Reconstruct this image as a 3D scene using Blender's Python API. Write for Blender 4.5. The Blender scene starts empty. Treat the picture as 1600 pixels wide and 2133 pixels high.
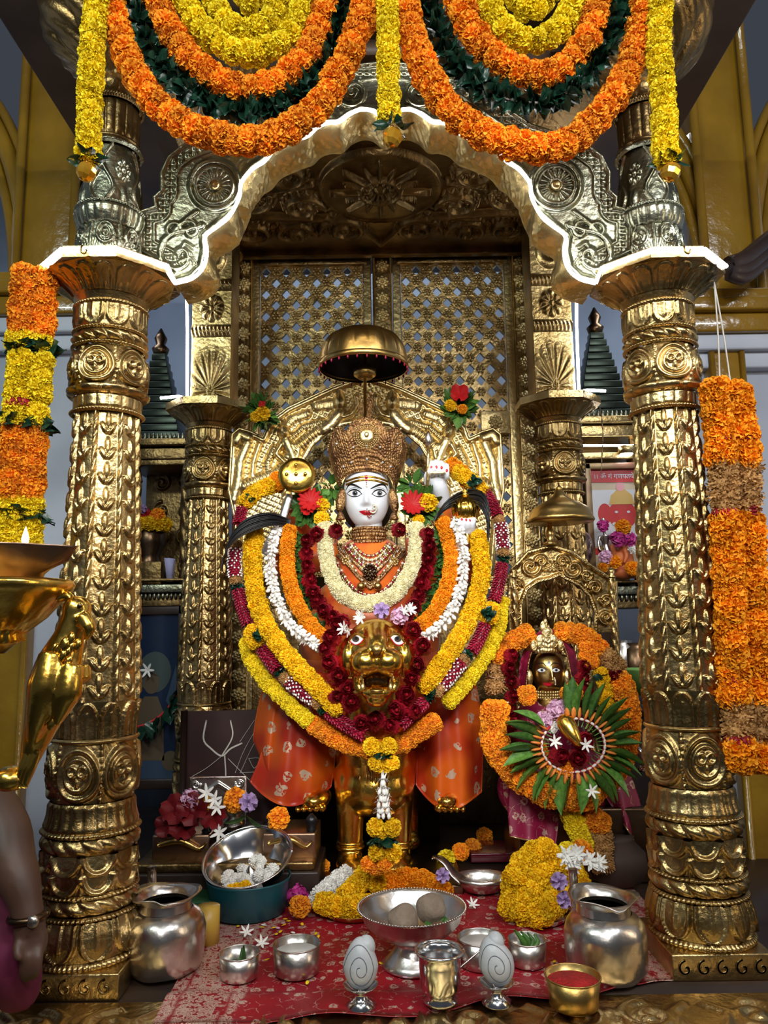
import bpy, bmesh, math, random
import numpy as np
from mathutils import Vector, Matrix
random.seed(7); RNG = np.random.RandomState(7)
scene = bpy.context.scene
COL = scene.collection
PI = math.pi
# ---------------------------------------------------------------- camera
FPX = 1600.0
CAM = Vector((0, 0, 1.25))
_p, _r = math.radians(8.5), math.radians(0.9)
_f = Vector((0, math.cos(_p), math.sin(_p))); _u0 = Vector((0, -math.sin(_p), math.cos(_p))); _x0 = Vector((1, 0, 0))
_R = _x0*math.cos(_r) - _u0*math.sin(_r); _U = _u0*math.cos(_r) + _x0*math.sin(_r)
cd = bpy.data.cameras.new('camera'); cam = bpy.data.objects.new('camera', cd); COL.objects.link(cam)
cd.sensor_fit = 'HORIZONTAL'; cd.sensor_width = 36; cd.lens = 36*FPX/1600; cd.clip_start = .05
m3 = Matrix((_R, _U, -_f)).transposed()
cam.matrix_world = Matrix.Translation(CAM) @ m3.to_4x4()
scene.camera = cam
scene.view_settings.view_transform = 'Standard'; scene.view_settings.look = 'None'
scene.view_settings.gamma = 1; scene.view_settings.exposure = 0.5; scene.view_settings.use_curve_mapping = False
# ---------------------------------------------------------------- world, hall lamps and added lights
w = bpy.data.worlds.new('hall_ambience'); scene.world = w; w.use_nodes = True
w.node_tree.nodes['Background'].inputs[0].default_value = (.62, .72, .92, 1)
w.node_tree.nodes['Background'].inputs[1].default_value = .05
def area(name, loc, target, sx, sy, power, col):
    l = bpy.data.lights.new(name, 'AREA'); l.shape = 'RECTANGLE'; l.size = sx; l.size_y = sy; l.energy = power; l.color = col
    o = bpy.data.objects.new(name, l); COL.objects.link(o); o.location = loc
    o.rotation_euler = (Vector(target)-Vector(loc)).to_track_quat('-Z', 'Y').to_euler(); return o
area('hall_tube_light', (-1.3, -.2, 3.1), (-.2, 2.2, 1.2), 1.3, .10, 26, (.86, 1, .95))
area('hall_tube_light', (1.35, .0, 3.1), (.2, 2.2, 1.2), 1.3, .10, 26, (.95, .98, 1))
area('hall_ceiling_light', (0.1, -1.2, 2.9), (0, 2.4, 1.2), .8, .5, 24, (1, .97, .92))
def spot(name, loc, target, power, col, ang, size=.12):
    l = bpy.data.lights.new(name, 'SPOT'); l.energy = power; l.color = col; l.spot_size = math.radians(ang); l.spot_blend = .7; l.shadow_soft_size = size
    o = bpy.data.objects.new(name, l); COL.objects.link(o); o.location = loc; o.rotation_euler = (Vector(target)-Vector(loc)).to_track_quat('-Z', 'Y').to_euler(); return o
spot('idol_fill_spot', (-.55, -.9, 2.6), (-.05, 2.6, 1.45), 150, (1, .97, .93), 30, .2)  # added spot, brightens the idol from the front; no visible source
spot('idol_fill_spot', (.75, -.9, 2.6), (.1, 2.6, 1.45), 120, (1, .97, .95), 32, .2)  # second added spot on the idol, from the other side
area('warm_side_light', (3.2, .6, 1.9), (0, 2.2, 1.1), .6, 1.4, 9, (1, .8, .55))  # warm area light aimed at the shrine from the right
area('rear_wall_fill', (0, 3.62, 3.4), (0, 4.0, 1.8), 1.6, .1, 2.2, (.8, .9, 1))  # added light, brightens the wall behind the lattice holes
area('side_rear_light', (-1.5, 3.0, 3.2), (-1.3, 3.6, 1.2), .8, .2, 5, (.75, .85, 1))  # cool area light high at the left rear
area('side_rear_light', (1.6, 3.0, 3.2), (1.4, 3.6, 1.2), .8, .2, 8, (.85, .92, 1))  # cool area light high at the right rear

def ray(px, py):
    return _f + _R*((px-800)/FPX) + _U*((1066.5-py)/FPX)
def P(px, py, Y):
    d = ray(px, py); return CAM + d*(Y/d.y)
def Pz(px, py, z):
    d = ray(px, py); return CAM + d*((z-CAM.z)/d.z)
def S(n, Y, py=1066):                       # length in metres of n pixels at depth Y
    d = ray(800, py); return n/FPX*Y/d.y
def path(pts, Y=None):
    return [P(p[0], p[1], p[2] if len(p) > 2 else Y) for p in pts]
# ---------------------------------------------------------------- materials
def nt(name):
    m = bpy.data.materials.new(name); m.use_nodes = True
    n = m.node_tree.nodes; return m, n, m.node_tree.links, n['Principled BSDF']
def node(n, t, **k):
    x = n.new(t)
    for a, b in k.items():
        if a in x.inputs.keys(): x.inputs[a].default_value = b
        else: setattr(x, a, b)
    return x
def ramp(n, stops):
    r = n.new('ShaderNodeValToRGB'); e = r.color_ramp.elements
    while len(e) < len(stops): e.new(.5)
    for i, (p, c) in enumerate(stops): e[i].position = p; e[i].color = (*c, 1) if len(c) == 3 else c
    return r
def mat(name, c1, c2=None, rough=.5, metal=0, scale=8, bump=0, bscale=60, coat=0, sss=0, spec=.5, rough2=None, rnd=0, trans=0, sheen=0, emit=None, es=0, detail=3):
    m, n, l, b = nt(name); tc = n.new('ShaderNodeTexCoord')
    b.inputs['Roughness'].default_value = rough; b.inputs['Metallic'].default_value = metal
    b.inputs['Specular IOR Level'].default_value = spec; b.inputs['Coat Weight'].default_value = coat
    b.inputs['Sheen Weight'].default_value = sheen
    if trans: b.inputs['Transmission Weight'].default_value = trans
    if sss:
        b.inputs['Subsurface Weight'].default_value = sss; b.inputs['Subsurface Radius'].default_value = (.02, .012, .008); b.inputs['Subsurface Scale'].default_value = .5
    if emit: b.inputs['Emission Color'].default_value = (*emit, 1); b.inputs['Emission Strength'].default_value = es
    if c2 is None: c2 = tuple(x*.8 for x in c1)
    t = node(n, 'ShaderNodeTexNoise', Scale=scale, Detail=detail); l.new(tc.outputs['Object'], t.inputs['Vector'])
    r = ramp(n, [(.36, c2), (.64, c1)]); l.new(t.outputs['Fac'], r.inputs[0]); out = r.outputs[0]
    if rnd:
        oi = n.new('ShaderNodeObjectInfo'); h = n.new('ShaderNodeHueSaturation')
        mr = node(n, 'ShaderNodeMapRange'); mr.inputs['To Min'].default_value = 1-rnd; mr.inputs['To Max'].default_value = 1+rnd*.6
        l.new(oi.outputs['Random'], mr.inputs['Value']); l.new(mr.outputs[0], h.inputs['Value']); l.new(out, h.inputs['Color']); out = h.outputs[0]
    l.new(out, b.inputs['Base Color'])
    if rough2 is not None:
        t2 = node(n, 'ShaderNodeTexNoise', Scale=scale*1.7, Detail=4.); l.new(tc.outputs['Object'], t2.inputs['Vector'])
        mr = node(n, 'ShaderNodeMapRange'); mr.inputs['To Min'].default_value = rough; mr.inputs['To Max'].default_value = rough2
        l.new(t2.outputs['Fac'], mr.inputs['Value']); l.new(mr.outputs[0], b.inputs['Roughness'])
    if bump:
        t3 = node(n, 'ShaderNodeTexNoise', Scale=bscale, Detail=3.); l.new(tc.outputs['Object'], t3.inputs['Vector'])
        bp = node(n, 'ShaderNodeBump', Strength=bump, Distance=.01); l.new(t3.outputs['Fac'], bp.inputs['Height']); l.new(bp.outputs[0], b.inputs['Normal'])
    return m
M = {}
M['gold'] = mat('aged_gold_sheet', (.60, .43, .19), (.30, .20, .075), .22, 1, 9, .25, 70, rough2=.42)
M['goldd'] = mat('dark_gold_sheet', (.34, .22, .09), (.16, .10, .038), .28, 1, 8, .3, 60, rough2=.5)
M['goldb'] = mat('bright_gold', (.92, .60, .12), (.70, .42, .07), .16, 1, 7, .12, 50, rough2=.3)
M['goldp'] = mat('pale_gold_sheet', (.86, .68, .34), (.66, .50, .21), .30, 1, 9, .3, 60, rough2=.42)
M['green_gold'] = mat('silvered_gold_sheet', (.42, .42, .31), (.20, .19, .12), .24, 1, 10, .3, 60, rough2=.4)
M['brass'] = mat('brass', (.70, .48, .17), (.45, .28, .08), .25, 1, 6, .1, 40, rough2=.4)
M['filigree'] = mat('antique_filigree_gold', (.50, .29, .12), (.26, .13, .06), .38, 1, 30, .6, 160)
M['silver'] = mat('worn_silver', (.74, .70, .66), (.52, .47, .43), .2, 1, 7, .18, 26, rough2=.38)
M['steel'] = mat('polished_steel', (.80, .80, .80), (.68, .68, .69), .12, 1, 4, 0, 40, rough2=.2)
M['bronze'] = mat('dark_bronze', (.22, .14, .08), (.10, .06, .035), .3, 1, 8, .1, 40)
M['copper'] = mat('copper_brown_metal', (.42, .26, .17), (.25, .15, .10), .35, 1, 6, .1, 30)
M['orange'] = mat('orange_marigold', (1.0, .42, .016), (.95, .28, .006), .6, 0, 20, rnd=.22, sheen=.1, spec=.2)
M['saffron'] = mat('saffron_marigold', (1.0, .42, .015), (.90, .27, .006), .6, 0, 20, rnd=.2, spec=.2)
M['yellow'] = mat('yellow_marigold', (1.0, .66, .015), (.90, .50, .008), .6, 0, 20, rnd=.18, spec=.2)
M['lemon'] = mat('lemon_marigold', (.98, .78, .03), (.90, .66, .015), .6, 0, 20, rnd=.15, spec=.2)
M['dryfl'] = mat('dried_straw_flower', (.62, .36, .13), (.36, .16, .05), .7, 0, 20, rnd=.25, spec=.2)
M['cream'] = mat('cream_chrysanthemum', (.95, .90, .66), (.85, .76, .42), .6, 0, 20, rnd=.12, spec=.2)
M['white'] = mat('white_petal', (.92, .90, .86), (.84, .80, .74), .5, 0, 20, rnd=.1, spec=.3)
M['rose'] = mat('crimson_rose_petal', (.40, .010, .026), (.20, .004, .011), .5, 0, 25, rnd=.25, spec=.25)
M['redpet'] = mat('folded_red_petal', (.34, .006, .032), (.18, .003, .016), .4, 0, 25, rnd=.1)
M['hibis'] = mat('red_hibiscus_petal', (.58, .012, .012), (.36, .006, .008), .5, 0, 25, rnd=.15)
M['hibisd'] = mat('dark_red_hibiscus_petal', (.22, .006, .010), (.11, .003, .006), .5, 0, 25, rnd=.15)
M['pink'] = mat('pale_pink_petal', (.80, .52, .68), (.66, .36, .55), .5, 0, 20, rnd=.1)
M['mauve'] = mat('mauve_lotus_petal', (.45, .33, .62), (.58, .40, .62), .45, 0, 25, rnd=.1)
M['magenta'] = mat('magenta_petal', (.62, .05, .32), (.45, .02, .2), .5, 0, 25, rnd=.15)
M['leafd'] = mat('dark_glossy_leaf', (.012, .055, .028), (.006, .03, .018), .3, 0, 12, rnd=.3)
M['leaf'] = mat('green_leaf', (.09, .22, .04), (.045, .12, .022), .4, 0, 12, rnd=.3)
M['leafl'] = mat('light_green_leaf', (.16, .34, .06), (.08, .2, .03), .4, 0, 12, rnd=.25)
M['marble'] = mat('white_marble', (.84, .87, .92), (.80, .83, .90), .22, 0, 3, 0, sss=.25, coat=.3)
M['black'] = mat('black_paint', (.008, .008, .01), (.004, .004, .005), .35)
M['hair'] = mat('black_hair', (.012, .011, .012), (.004, .004, .005), .42)
M['redp'] = mat('red_paint', (.62, .012, .03), (.5, .008, .02), .35)
M['eyew'] = mat('white_eye_enamel', (.85, .85, .86), (.8, .8, .82), .15)
M['iris'] = mat('brown_iris', (.07, .045, .035), (.04, .03, .025), .15)
M['irisg'] = mat('grey_iris', (.22, .24, .28), (.14, .15, .18), .15)
M['ruby'] = mat('ruby_stone', (.35, .01, .05), None, .1)
M['crystal'] = mat('clear_stone', (.75, .78, .8), None, .06, .6)
M['pearl'] = mat('pearl', (.85, .78, .64), (.7, .6, .45), .22)
M['wallb'] = mat('blue_grey_wall_paint', (.36, .42, .54), (.29, .345, .45), .55, 0, 3, .08, 20)
M['wallw'] = mat('pale_blue_white_paint', (.50, .54, .63), (.41, .45, .54), .5, 0, 3, .15, 14)
M['ochre'] = mat('glossy_ochre_paint', (.29, .16, .013), (.20, .105, .009), .22, 0, 4, .35, 25, coat=.4)
M['floor'] = mat('dark_stone', (.035, .035, .04), (.02, .02, .024), .35, 0, 5)
M['dark'] = mat('dark_wood', (.035, .018, .012), (.018, .01, .008), .4, 0, 6)
M['brownsof'] = mat('brown_painted_board', (.10, .06, .04), (.06, .035, .025), .5, 0, 4)
M['teal'] = mat('teal_plastic', (.006, .085, .11), (.005, .07, .09), .35)
M['dough'] = mat('grey_brown_dough', (.30, .225, .165), (.23, .165, .12), .9, 0, 25, .5, 60)
M['milk'] = mat('milk', (.85, .83, .78), (.82, .8, .75), .25)
M['shell'] = mat('white_conch', (.60, .61, .62), (.50, .51, .53), .4, 0, 14, .1, 50)
M['shelll'] = mat('dark_conch_line', (.12, .13, .16), None, .5)
M['kumkum'] = mat('red_powder', (.50, .012, .012), (.36, .006, .006), .95, 0, 40, .8, 150)
M['string'] = mat('cotton_string', (.6, .56, .5), None, .8)
M['redthread'] = mat('red_thread', (.6, .02, .03), None, .7)
M['skin'] = mat('shaded_brown_skin', (.11, .052, .032), (.08, .038, .024), .5, 0, 6, sss=.05)  # skin colour darkened to stand for the shadow over the person
M['pinkcloth'] = mat('shaded_pink_cloth', (.16, .008, .05), (.10, .005, .03), .8, 0, 5)  # pink darkened too, the person's shade put into the colour
M['led'] = mat('white_led_rope', (1, 1, 1), (1, 1, 1), .4, emit=(.93, .96, 1), es=20)
M['ledin'] = mat('white_led_rope_inner', (1, 1, 1), (1, 1, 1), .4, emit=(.93, .96, 1), es=16)
M['flame'] = mat('lamp_flame', (1, .7, .3), (1, .7, .3), .5, emit=(1, .62, .22), es=22)
M['amber'] = mat('amber_glass', (.95, .5, .05), (.8, .35, .02), .05, .75, 30)
M['greenbook'] = mat('green_cover', (.01, .09, .03), (.008, .06, .02), .4)
M['tin'] = mat('yellow_tin', (.62, .4, .06), (.55, .34, .05), .4)
M['paper'] = mat('lilac_paper', (.42, .4, .62), (.36, .34, .55), .7)
M['basket'] = mat('green_plastic', (.25, .5, .14), (.2, .42, .1), .4)
M['clay'] = mat('dark_clay', (.06, .03, .022), (.035, .018, .014), .7)
M['murti'] = mat('orange_painted_stone', (.80, .22, .07), (.66, .15, .04), .5)
def brocade(name, base, motif, scale, thr=.16, fine=True, rough=.45, border=None, base2=None):
    m, n, l, b = nt(name); tc = n.new('ShaderNodeTexCoord'); b.inputs['Roughness'].default_value = rough; 
    v = node(n, 'ShaderNodeTexVoronoi', Scale=scale); v.inputs['Randomness'].default_value = .55
    ds = node(n, 'ShaderNodeTexNoise', Scale=scale*3., Detail=1.); mx = node(n, 'ShaderNodeVectorMath', operation='SCALE'); mx.inputs['Scale'].default_value = .30/scale
    ad = node(n, 'ShaderNodeVectorMath', operation='ADD'); l.new(tc.outputs['Object'], ds.inputs['Vector']); l.new(ds.outputs['Color'], mx.inputs[0]); l.new(mx.outputs[0], ad.inputs[0]); l.new(tc.outputs['Object'], ad.inputs[1]); l.new(ad.outputs[0], v.inputs['Vector'])
    r = ramp(n, [(thr*.30, (1, 1, 1)), (thr*.36, (0, 0, 0)), (thr*.44, (0, 0, 0)), (thr*.50, (1, 1, 1)), (thr*.92, (1, 1, 1)), (thr, (0, 0, 0))]); l.new(v.outputs['Distance'], r.inputs[0]); fac = r.outputs[0]
    wv = node(n, 'ShaderNodeTexVoronoi', Scale=scale*5.5); l.new(ad.outputs[0], wv.inputs['Vector']); r2 = ramp(n, [(.30, (0, 0, 0)), (.38, (1, 1, 1))]); wv.feature = 'F1'; l.new(wv.outputs['Distance'], r2.inputs[0])
    mu = node(n, 'ShaderNodeMath', operation='MULTIPLY'); l.new(fac, mu.inputs[0]); l.new(r2.outputs[0], mu.inputs[1]); fac = mu.outputs[0]
    v3 = node(n, 'ShaderNodeTexVoronoi', Scale=scale*1.3); v3.feature = 'DISTANCE_TO_EDGE'; l.new(ad.outputs[0], v3.inputs['Vector']); r3 = ramp(n, [(.012, (1, 1, 1)), (.022, (0, 0, 0))]); l.new(v3.outputs['Distance'], r3.inputs[0])
    if fine:
        mm = node(n, 'ShaderNodeMath', operation='MULTIPLY'); vn = node(n, 'ShaderNodeTexNoise', Scale=scale*1.6, Detail=2.); l.new(tc.outputs['Object'], vn.inputs['Vector']); vr = ramp(n, [(.50, (0, 0, 0)), (.54, (.7, .7, .7))]); l.new(vn.outputs['Fac'], vr.inputs[0]); l.new(r3.outputs[0], mm.inputs[0]); l.new(vr.outputs[0], mm.inputs[1])
        mx2 = node(n, 'ShaderNodeMath', operation='MAXIMUM'); l.new(fac, mx2.inputs[0]); l.new(mm.outputs[0], mx2.inputs[1]); fac = mx2.outputs[0]
    if border is not None:                  # woven border: dense motif where the vertex attribute says border
        at = n.new('ShaderNodeAttribute'); at.attribute_name = 'border'; v4 = node(n, 'ShaderNodeTexVoronoi', Scale=scale*3.6); l.new(ad.outputs[0], v4.inputs['Vector']); v4.feature = 'F1'
        r4 = ramp(n, [(.26, (1, 1, 1)), (.30, (0, 0, 0)), (.35, (0, 0, 0)), (.39, (1, 1, 1)), (.60, (1, 1, 1)), (.65, (0, 0, 0))]); l.new(v4.outputs['Distance'], r4.inputs[0]); m4 = node(n, 'ShaderNodeMath', operation='MULTIPLY'); l.new(r4.outputs[0], m4.inputs[0]); l.new(at.outputs['Fac'], m4.inputs[1])
        m5 = node(n, 'ShaderNodeMath', operation='MAXIMUM'); l.new(m4.outputs[0], m5.inputs[0]); l.new(fac, m5.inputs[1]); fac = m5.outputs[0]
    mc = n.new('ShaderNodeMix'); mc.data_type = 'RGBA'; l.new(fac, mc.inputs['Factor']); mc.inputs['A'].default_value = (*base, 1); bn = node(n, 'ShaderNodeTexNoise', Scale=6., Detail=1.); l.new(tc.outputs['Object'], bn.inputs['Vector']); br = ramp(n, [(.40, base2 or tuple(x*.75 for x in base)), (.60, base)]); l.new(bn.outputs['Fac'], br.inputs[0]); l.new(br.outputs[0], mc.inputs['A']); mc.inputs['B'].default_value = (*motif, 1); l.new(mc.outputs['Result'], b.inputs['Base Color'])
    ml = node(n, 'ShaderNodeMath', operation='MULTIPLY'); l.new(fac, ml.inputs[0]); ml.inputs[1].default_value = .45; l.new(ml.outputs[0], b.inputs['Metallic'])
    return m
M['sari'] = brocade('orange_silk_brocade', (.60, .10, .006), (.66, .46, .32), 15, .30, False, .36, base2=(.38, .022, .006))
M['blouse'] = mat('orange_silk', (.80, .17, .012), (.55, .05, .008), .38, 0, 14, sheen=.3)
M['redcloth'] = brocade('red_brocade', (.34, .005, .016), (.66, .44, .36), 26, .30, True, .5, True)
M['pinksari'] = brocade('magenta_brocade', (.30, .008, .055), (.60, .38, .30), 24, .30, True, .45)
M['veil'] = mat('crimson_veil', (.42, .010, .07), (.3, .006, .045), .55, 0, 10)
# ---------------------------------------------------------------- mesh helpers
class G:
    def __init__(s): s.V = []; s.F = []
    def add(s, V, F):
        o = len(s.V); s.V += [tuple(v) for v in V]; s.F += [tuple(i+o for i in f) for f in F]; return s
    def mesh(s, name, m, smooth=True):
        me = bpy.data.meshes.new(name); me.from_pydata(s.V, [], s.F)
        if smooth: me.polygons.foreach_set('use_smooth', [True]*len(me.polygons))
        me.materials.append(M[m] if isinstance(m, str) else m); me.update(); return me
    def obj(s, name, m, parent=None, smooth=True): return link(name, s.mesh(name, m, smooth), parent)
def link(name, me, parent=None):
    o = bpy.data.objects.new(name, me); COL.objects.link(o)
    if parent is not None:
        o.parent = parent; o.matrix_parent_inverse = Matrix.Translation(-Vector(parent.location)) if parent.type == 'EMPTY' else Matrix()
    return o
def tag(o, label, cat, group=None):
    o['label'] = label; o['category'] = cat
    if group: o['group'] = group
    return o
def struct(o): o['kind'] = 'structure'; return o
def thing(name, loc, label, cat, group=None):
    o = bpy.data.objects.new(name, None); COL.objects.link(o); o.location = loc; o.empty_display_size = .05
    return tag(o, label, cat, group)
def inst(name, me, parent, loc, rot=None, sc=1):
    o = bpy.data.objects.new(name, me); COL.objects.link(o); o.parent = parent
    if parent.type == 'EMPTY': o.matrix_parent_inverse = Matrix.Translation(-Vector(parent.location))
    o.location = loc; o.scale = (sc, sc, sc) if np.isscalar(sc) else sc
    if rot is not None:
        o.rotation_mode = 'QUATERNION'; o.rotation_quaternion = rot
    return o
def copy_tree(root, loc, label=None, mirror=False):
    r = root.copy(); COL.objects.link(r); r.location = loc
    if mirror: r.scale = (-1, 1, 1)
    if label: r['label'] = label
    for ch in root.children:
        c = ch.copy(); COL.objects.link(c); mi = ch.matrix_parent_inverse.copy(); c.parent = r; c.matrix_parent_inverse = mi
        for g in ch.children:
            d = g.copy(); COL.objects.link(d); mi = g.matrix_parent_inverse.copy(); d.parent = c; d.matrix_parent_inverse = mi
    return r
def gridF(nu, nv, cu=False, cv=False, flip=False):
    F = []
    for i in range(nu if cu else nu-1):
        for j in range(nv if cv else nv-1):
            a = i*nv+j; b = ((i+1) % nu)*nv+j; c = ((i+1) % nu)*nv+(j+1) % nv; d = i*nv+(j+1) % nv
            F.append((a, d, c, b) if flip else (a, b, c, d))
    return F
def spline(pts, n):
    p = np.array([tuple(q) for q in pts], float); k = len(p)
    if k == 2: t = np.linspace(0, 1, n)[:, None]; return p[0]*(1-t)+p[1]*t
    e = np.vstack([2*p[0]-p[1], p, 2*p[-1]-p[-2]])
    d = np.r_[0, np.cumsum(np.linalg.norm(np.diff(p, axis=0), axis=1))]; d /= d[-1]
    out = []
    for t in np.linspace(0, 1, n):
        i = min(max(np.searchsorted(d, t, 'right')-1, 0), k-2); u = (t-d[i])/max(d[i+1]-d[i], 1e-9)
        a, b, c, f = e[i], e[i+1], e[i+2], e[i+3]
        out.append(.5*((2*b)+(-a+c)*u+(2*a-5*b+4*c-f)*u*u+(-a+3*b-3*c+f)*u**3))
    return np.array(out)
def arclen(pts, step):
    q = spline(pts, 400); d = np.r_[0, np.cumsum(np.linalg.norm(np.diff(q, axis=0), axis=1))]
    n = max(2, int(round(d[-1]/step))+1); t = np.linspace(0, d[-1], n)
    return np.stack([np.interp(t, d, q[:, k]) for k in range(3)], 1)
def frames(q):
    T = np.gradient(q, axis=0); T /= np.linalg.norm(T, axis=1)[:, None]+1e-12
    a = np.array([0, 0, 1.]) if abs(T[0][2]) < .9 else np.array([0, 1., 0])
    N = np.cross(T[0], a); N /= np.linalg.norm(N); Ns = [N]
    for i in range(1, len(q)):
        N = Ns[-1]-T[i]*np.dot(Ns[-1], T[i]); N /= np.linalg.norm(N)+1e-12; Ns.append(N)
    Ns = np.array(Ns); return T, Ns, np.cross(T, Ns)
def tube(pts, r, n=8, k=None, flat=1.0, hf=None, closed=False):
    q = np.array([tuple(p) for p in pts], float) if k is None else spline(pts, k)
    if not closed: r = np.interp(np.linspace(0, 1, len(q)), np.linspace(0, 1, len(r)), r) if not np.isscalar(r) else np.full(len(q), r)
    else: r = np.full(len(q), r)
    T, N, B = frames(q); V = []
    for i in range(len(q)):
        for j in range(n):
            a = 2*PI*j/n; rr = r[i]*(1 if hf is None else hf(i, a))
            V.append(q[i]+N[i]*math.cos(a)*rr+B[i]*math.sin(a)*rr*flat)
    F = gridF(len(q), n, closed, True)
    if not closed: F += [tuple(range(n))[::-1], tuple((len(q)-1)*n+j for j in range(n))]
    return V, F
def lathe(prof, n=32, c=(0, 0, 0), hf=None, caps=True):
    c = Vector(c); V = []
    for i, (r, z) in enumerate(prof):
        for j in range(n):
            a = 2*PI*j/n; rr = r+(hf(a, i/(len(prof)-1)) if hf else 0)
            V.append((c.x+rr*math.cos(a), c.y+rr*math.sin(a), c.z+z))
    F = gridF(len(prof), n, False, True, True)
    if caps: F += [tuple(range(n))[::-1], tuple((len(prof)-1)*n+j for j in range(n))]
    return V, F
def ell(c, r, nu=16, nv=10, rot=None):
    c = Vector(c); r = (r, r, r) if np.isscalar(r) else r; V = []
    for i in range(nv+1):
        t = PI*i/nv
        for j in range(nu):
            a = 2*PI*j/nu; v = Vector((r[0]*math.sin(t)*math.cos(a), r[1]*math.sin(t)*math.sin(a), r[2]*math.cos(t)))
            if rot is not None: v = rot @ v
            V.append(c+v)
    return V, gridF(nv+1, nu, False, True)
def box(c, s, bev=0, rotz=0):
    bm = bmesh.new(); bmesh.ops.create_cube(bm, size=1)
    for v in bm.verts: v.co = Vector((v.co.x*s[0], v.co.y*s[1], v.co.z*s[2]))
    if bev: bmesh.ops.bevel(bm, geom=bm.edges[:], offset=bev, segments=2, affect='EDGES', profile=.6)
    R = Matrix.Rotation(rotz, 3, 'Z'); V = [R @ v.co+Vector(c) for v in bm.verts]; bm.verts.index_update()
    F = [tuple(v.index for v in f.verts) for f in bm.faces]; bm.free(); return V, F
def prism(poly, vec):                       # polygon (3D points) extruded along vec
    n = len(poly); V = [Vector(p) for p in poly]+[Vector(p)+Vector(vec) for p in poly]
    return V, [tuple(range(n))[::-1], tuple(range(n, 2*n))]+[(i, (i+1) % n, n+(i+1) % n, n+i) for i in range(n)]
def slab(Pt, th):                           # grid [nu][nv] of points -> closed sheet of thickness th (vector)
    nu, nv = len(Pt), len(Pt[0]); A = [Vector(p) for r in Pt for p in r]; th = Vector(th); o = nu*nv
    F = gridF(nu, nv)+[tuple(o+i for i in f[::-1]) for f in gridF(nu, nv)]
    rim = [i*nv for i in range(nu)]+[(nu-1)*nv+j for j in range(1, nv)]+[i*nv+nv-1 for i in range(nu-2, -1, -1)]+[j for j in range(nv-2, 0, -1)]
    F += [(rim[i], rim[(i+1) % len(rim)], o+rim[(i+1) % len(rim)], o+rim[i]) for i in range(len(rim))]
    return A+[a+th for a in A], F
def inpoly(x, y, poly):
    c = np.zeros(x.shape, bool); j = len(poly)-1
    for i in range(len(poly)):
        xi, yi = poly[i][:2]; xj, yj = poly[j][:2]
        c ^= ((yi > y) != (yj > y)) & (x < (xj-xi)*(y-yi)/(yj-yi+1e-12)+xi); j = i
    return c
def dist_poly(x, y, pts):                   # distance to a polyline
    d = np.full(x.shape, 1e9)
    for (x0, y0), (x1, y1) in zip(pts[:-1], pts[1:]):
        dx, dy = x1-x0, y1-y0; t = np.clip(((x-x0)*dx+(y-y0)*dy)/(dx*dx+dy*dy+1e-12), 0, 1)
        d = np.minimum(d, np.hypot(x-x0-t*dx, y-y0-t*dy))
    return d
def spiral(cx, cy, r0, turns, a0, sgn=1, n=40, tail=None):
    pts = [(cx+r0*(1-t)*math.cos(a0+sgn*2*PI*turns*t), cy+r0*(1-t)*math.sin(a0+sgn*2*PI*turns*t)) for t in np.linspace(0, .92, n)]
    return ([tail] if tail else [])+pts
def bumpf(d, w): return np.clip(1-(d/w)**2, 0, 1)
def relief(x0, x1, y0, y1, n, m, hf, to3, poly=None):   # heightfield panel in its own 2D frame; to3(x,y,h) -> world point
    X, Y = np.meshgrid(np.linspace(x0, x1, n), np.linspace(y0, y1, m), indexing='ij'); H = hf(X, Y)
    V = [to3(X[i, j], Y[i, j], H[i, j]) for i in range(n) for j in range(m)]; F = gridF(n, m)
    if poly is not None:
        ok = inpoly(X, Y, poly).ravel(); F = [f for f in F if all(ok[i] for i in f)]
        used = sorted({i for f in F for i in f}); mp = {a: b for b, a in enumerate(used)}
        V = [V[i] for i in used]; F = [tuple(mp[i] for i in f) for f in F]
    return V, F
# ---------------------------------------------------------------- flower meshes (unit radius, shared by every copy)
def quat_to(v, spin=None):
    q = Vector(v).to_track_quat('Z', 'Y')
    return q @ Matrix.Rotation(random.random()*6.28 if spin is None else spin, 3, 'Z').to_quaternion()
def pompom(name, m, n=95, wid=.30, inner=.35, ruf=.12, seed=1, zmin=-.75, flat=.86):
    rs = random.Random(seed); g = G()
    for k in range(n):
        z = 1-(1-zmin)*(k+.5)/n; a = k*2.39996; r = math.sqrt(max(0, 1-z*z)); d = Vector((r*math.cos(a), r*math.sin(a), z))
        q = d.to_track_quat('Z', 'Y') @ Matrix.Rotation(rs.random()*6.28, 3, 'Z').to_quaternion(); L = rs.uniform(.86, 1.06); w = wid*rs.uniform(.8, 1.2)
        loc = [(-.05, 0, inner), (.05, 0, inner), (-w*.7, rs.uniform(-ruf, ruf), L*.82), (w*.7, rs.uniform(-ruf, ruf), L*.82),
               (-w*.9, rs.uniform(-ruf, ruf)*1.6, L*.97), (0, rs.uniform(-ruf, ruf)*1.8, L*1.03), (w*.9, rs.uniform(-ruf, ruf)*1.6, L*.97)]
        V = [q @ Vector(p) for p in loc]; V = [(v.x, v.y, v.z*flat) for v in V]
        g.add(V, [(0, 1, 3, 2), (2, 3, 5), (2, 5, 4), (3, 6, 5)])
    g.add(*ell((0, 0, 0), (.62, .62, .55), 10, 6)); return g.mesh(name, m, False)
def petal(L, w, cup, curl, nu=4, nv=3, tip=.35):           # petal from origin along +Z, face to -Y
    Pt = []
    for i in range(nu+1):
        t = i/nu; ww = w*math.sin(PI*(.12+.88*min(1, t*(1-tip*.35)+.02)) if t < 1 else PI*(1-tip*.3))
        Pt.append([(ww*s, cup*w*(s*s-.4)-curl*L*t*t, L*t) for s in np.linspace(-1, 1, nv)])
    return Pt
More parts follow.
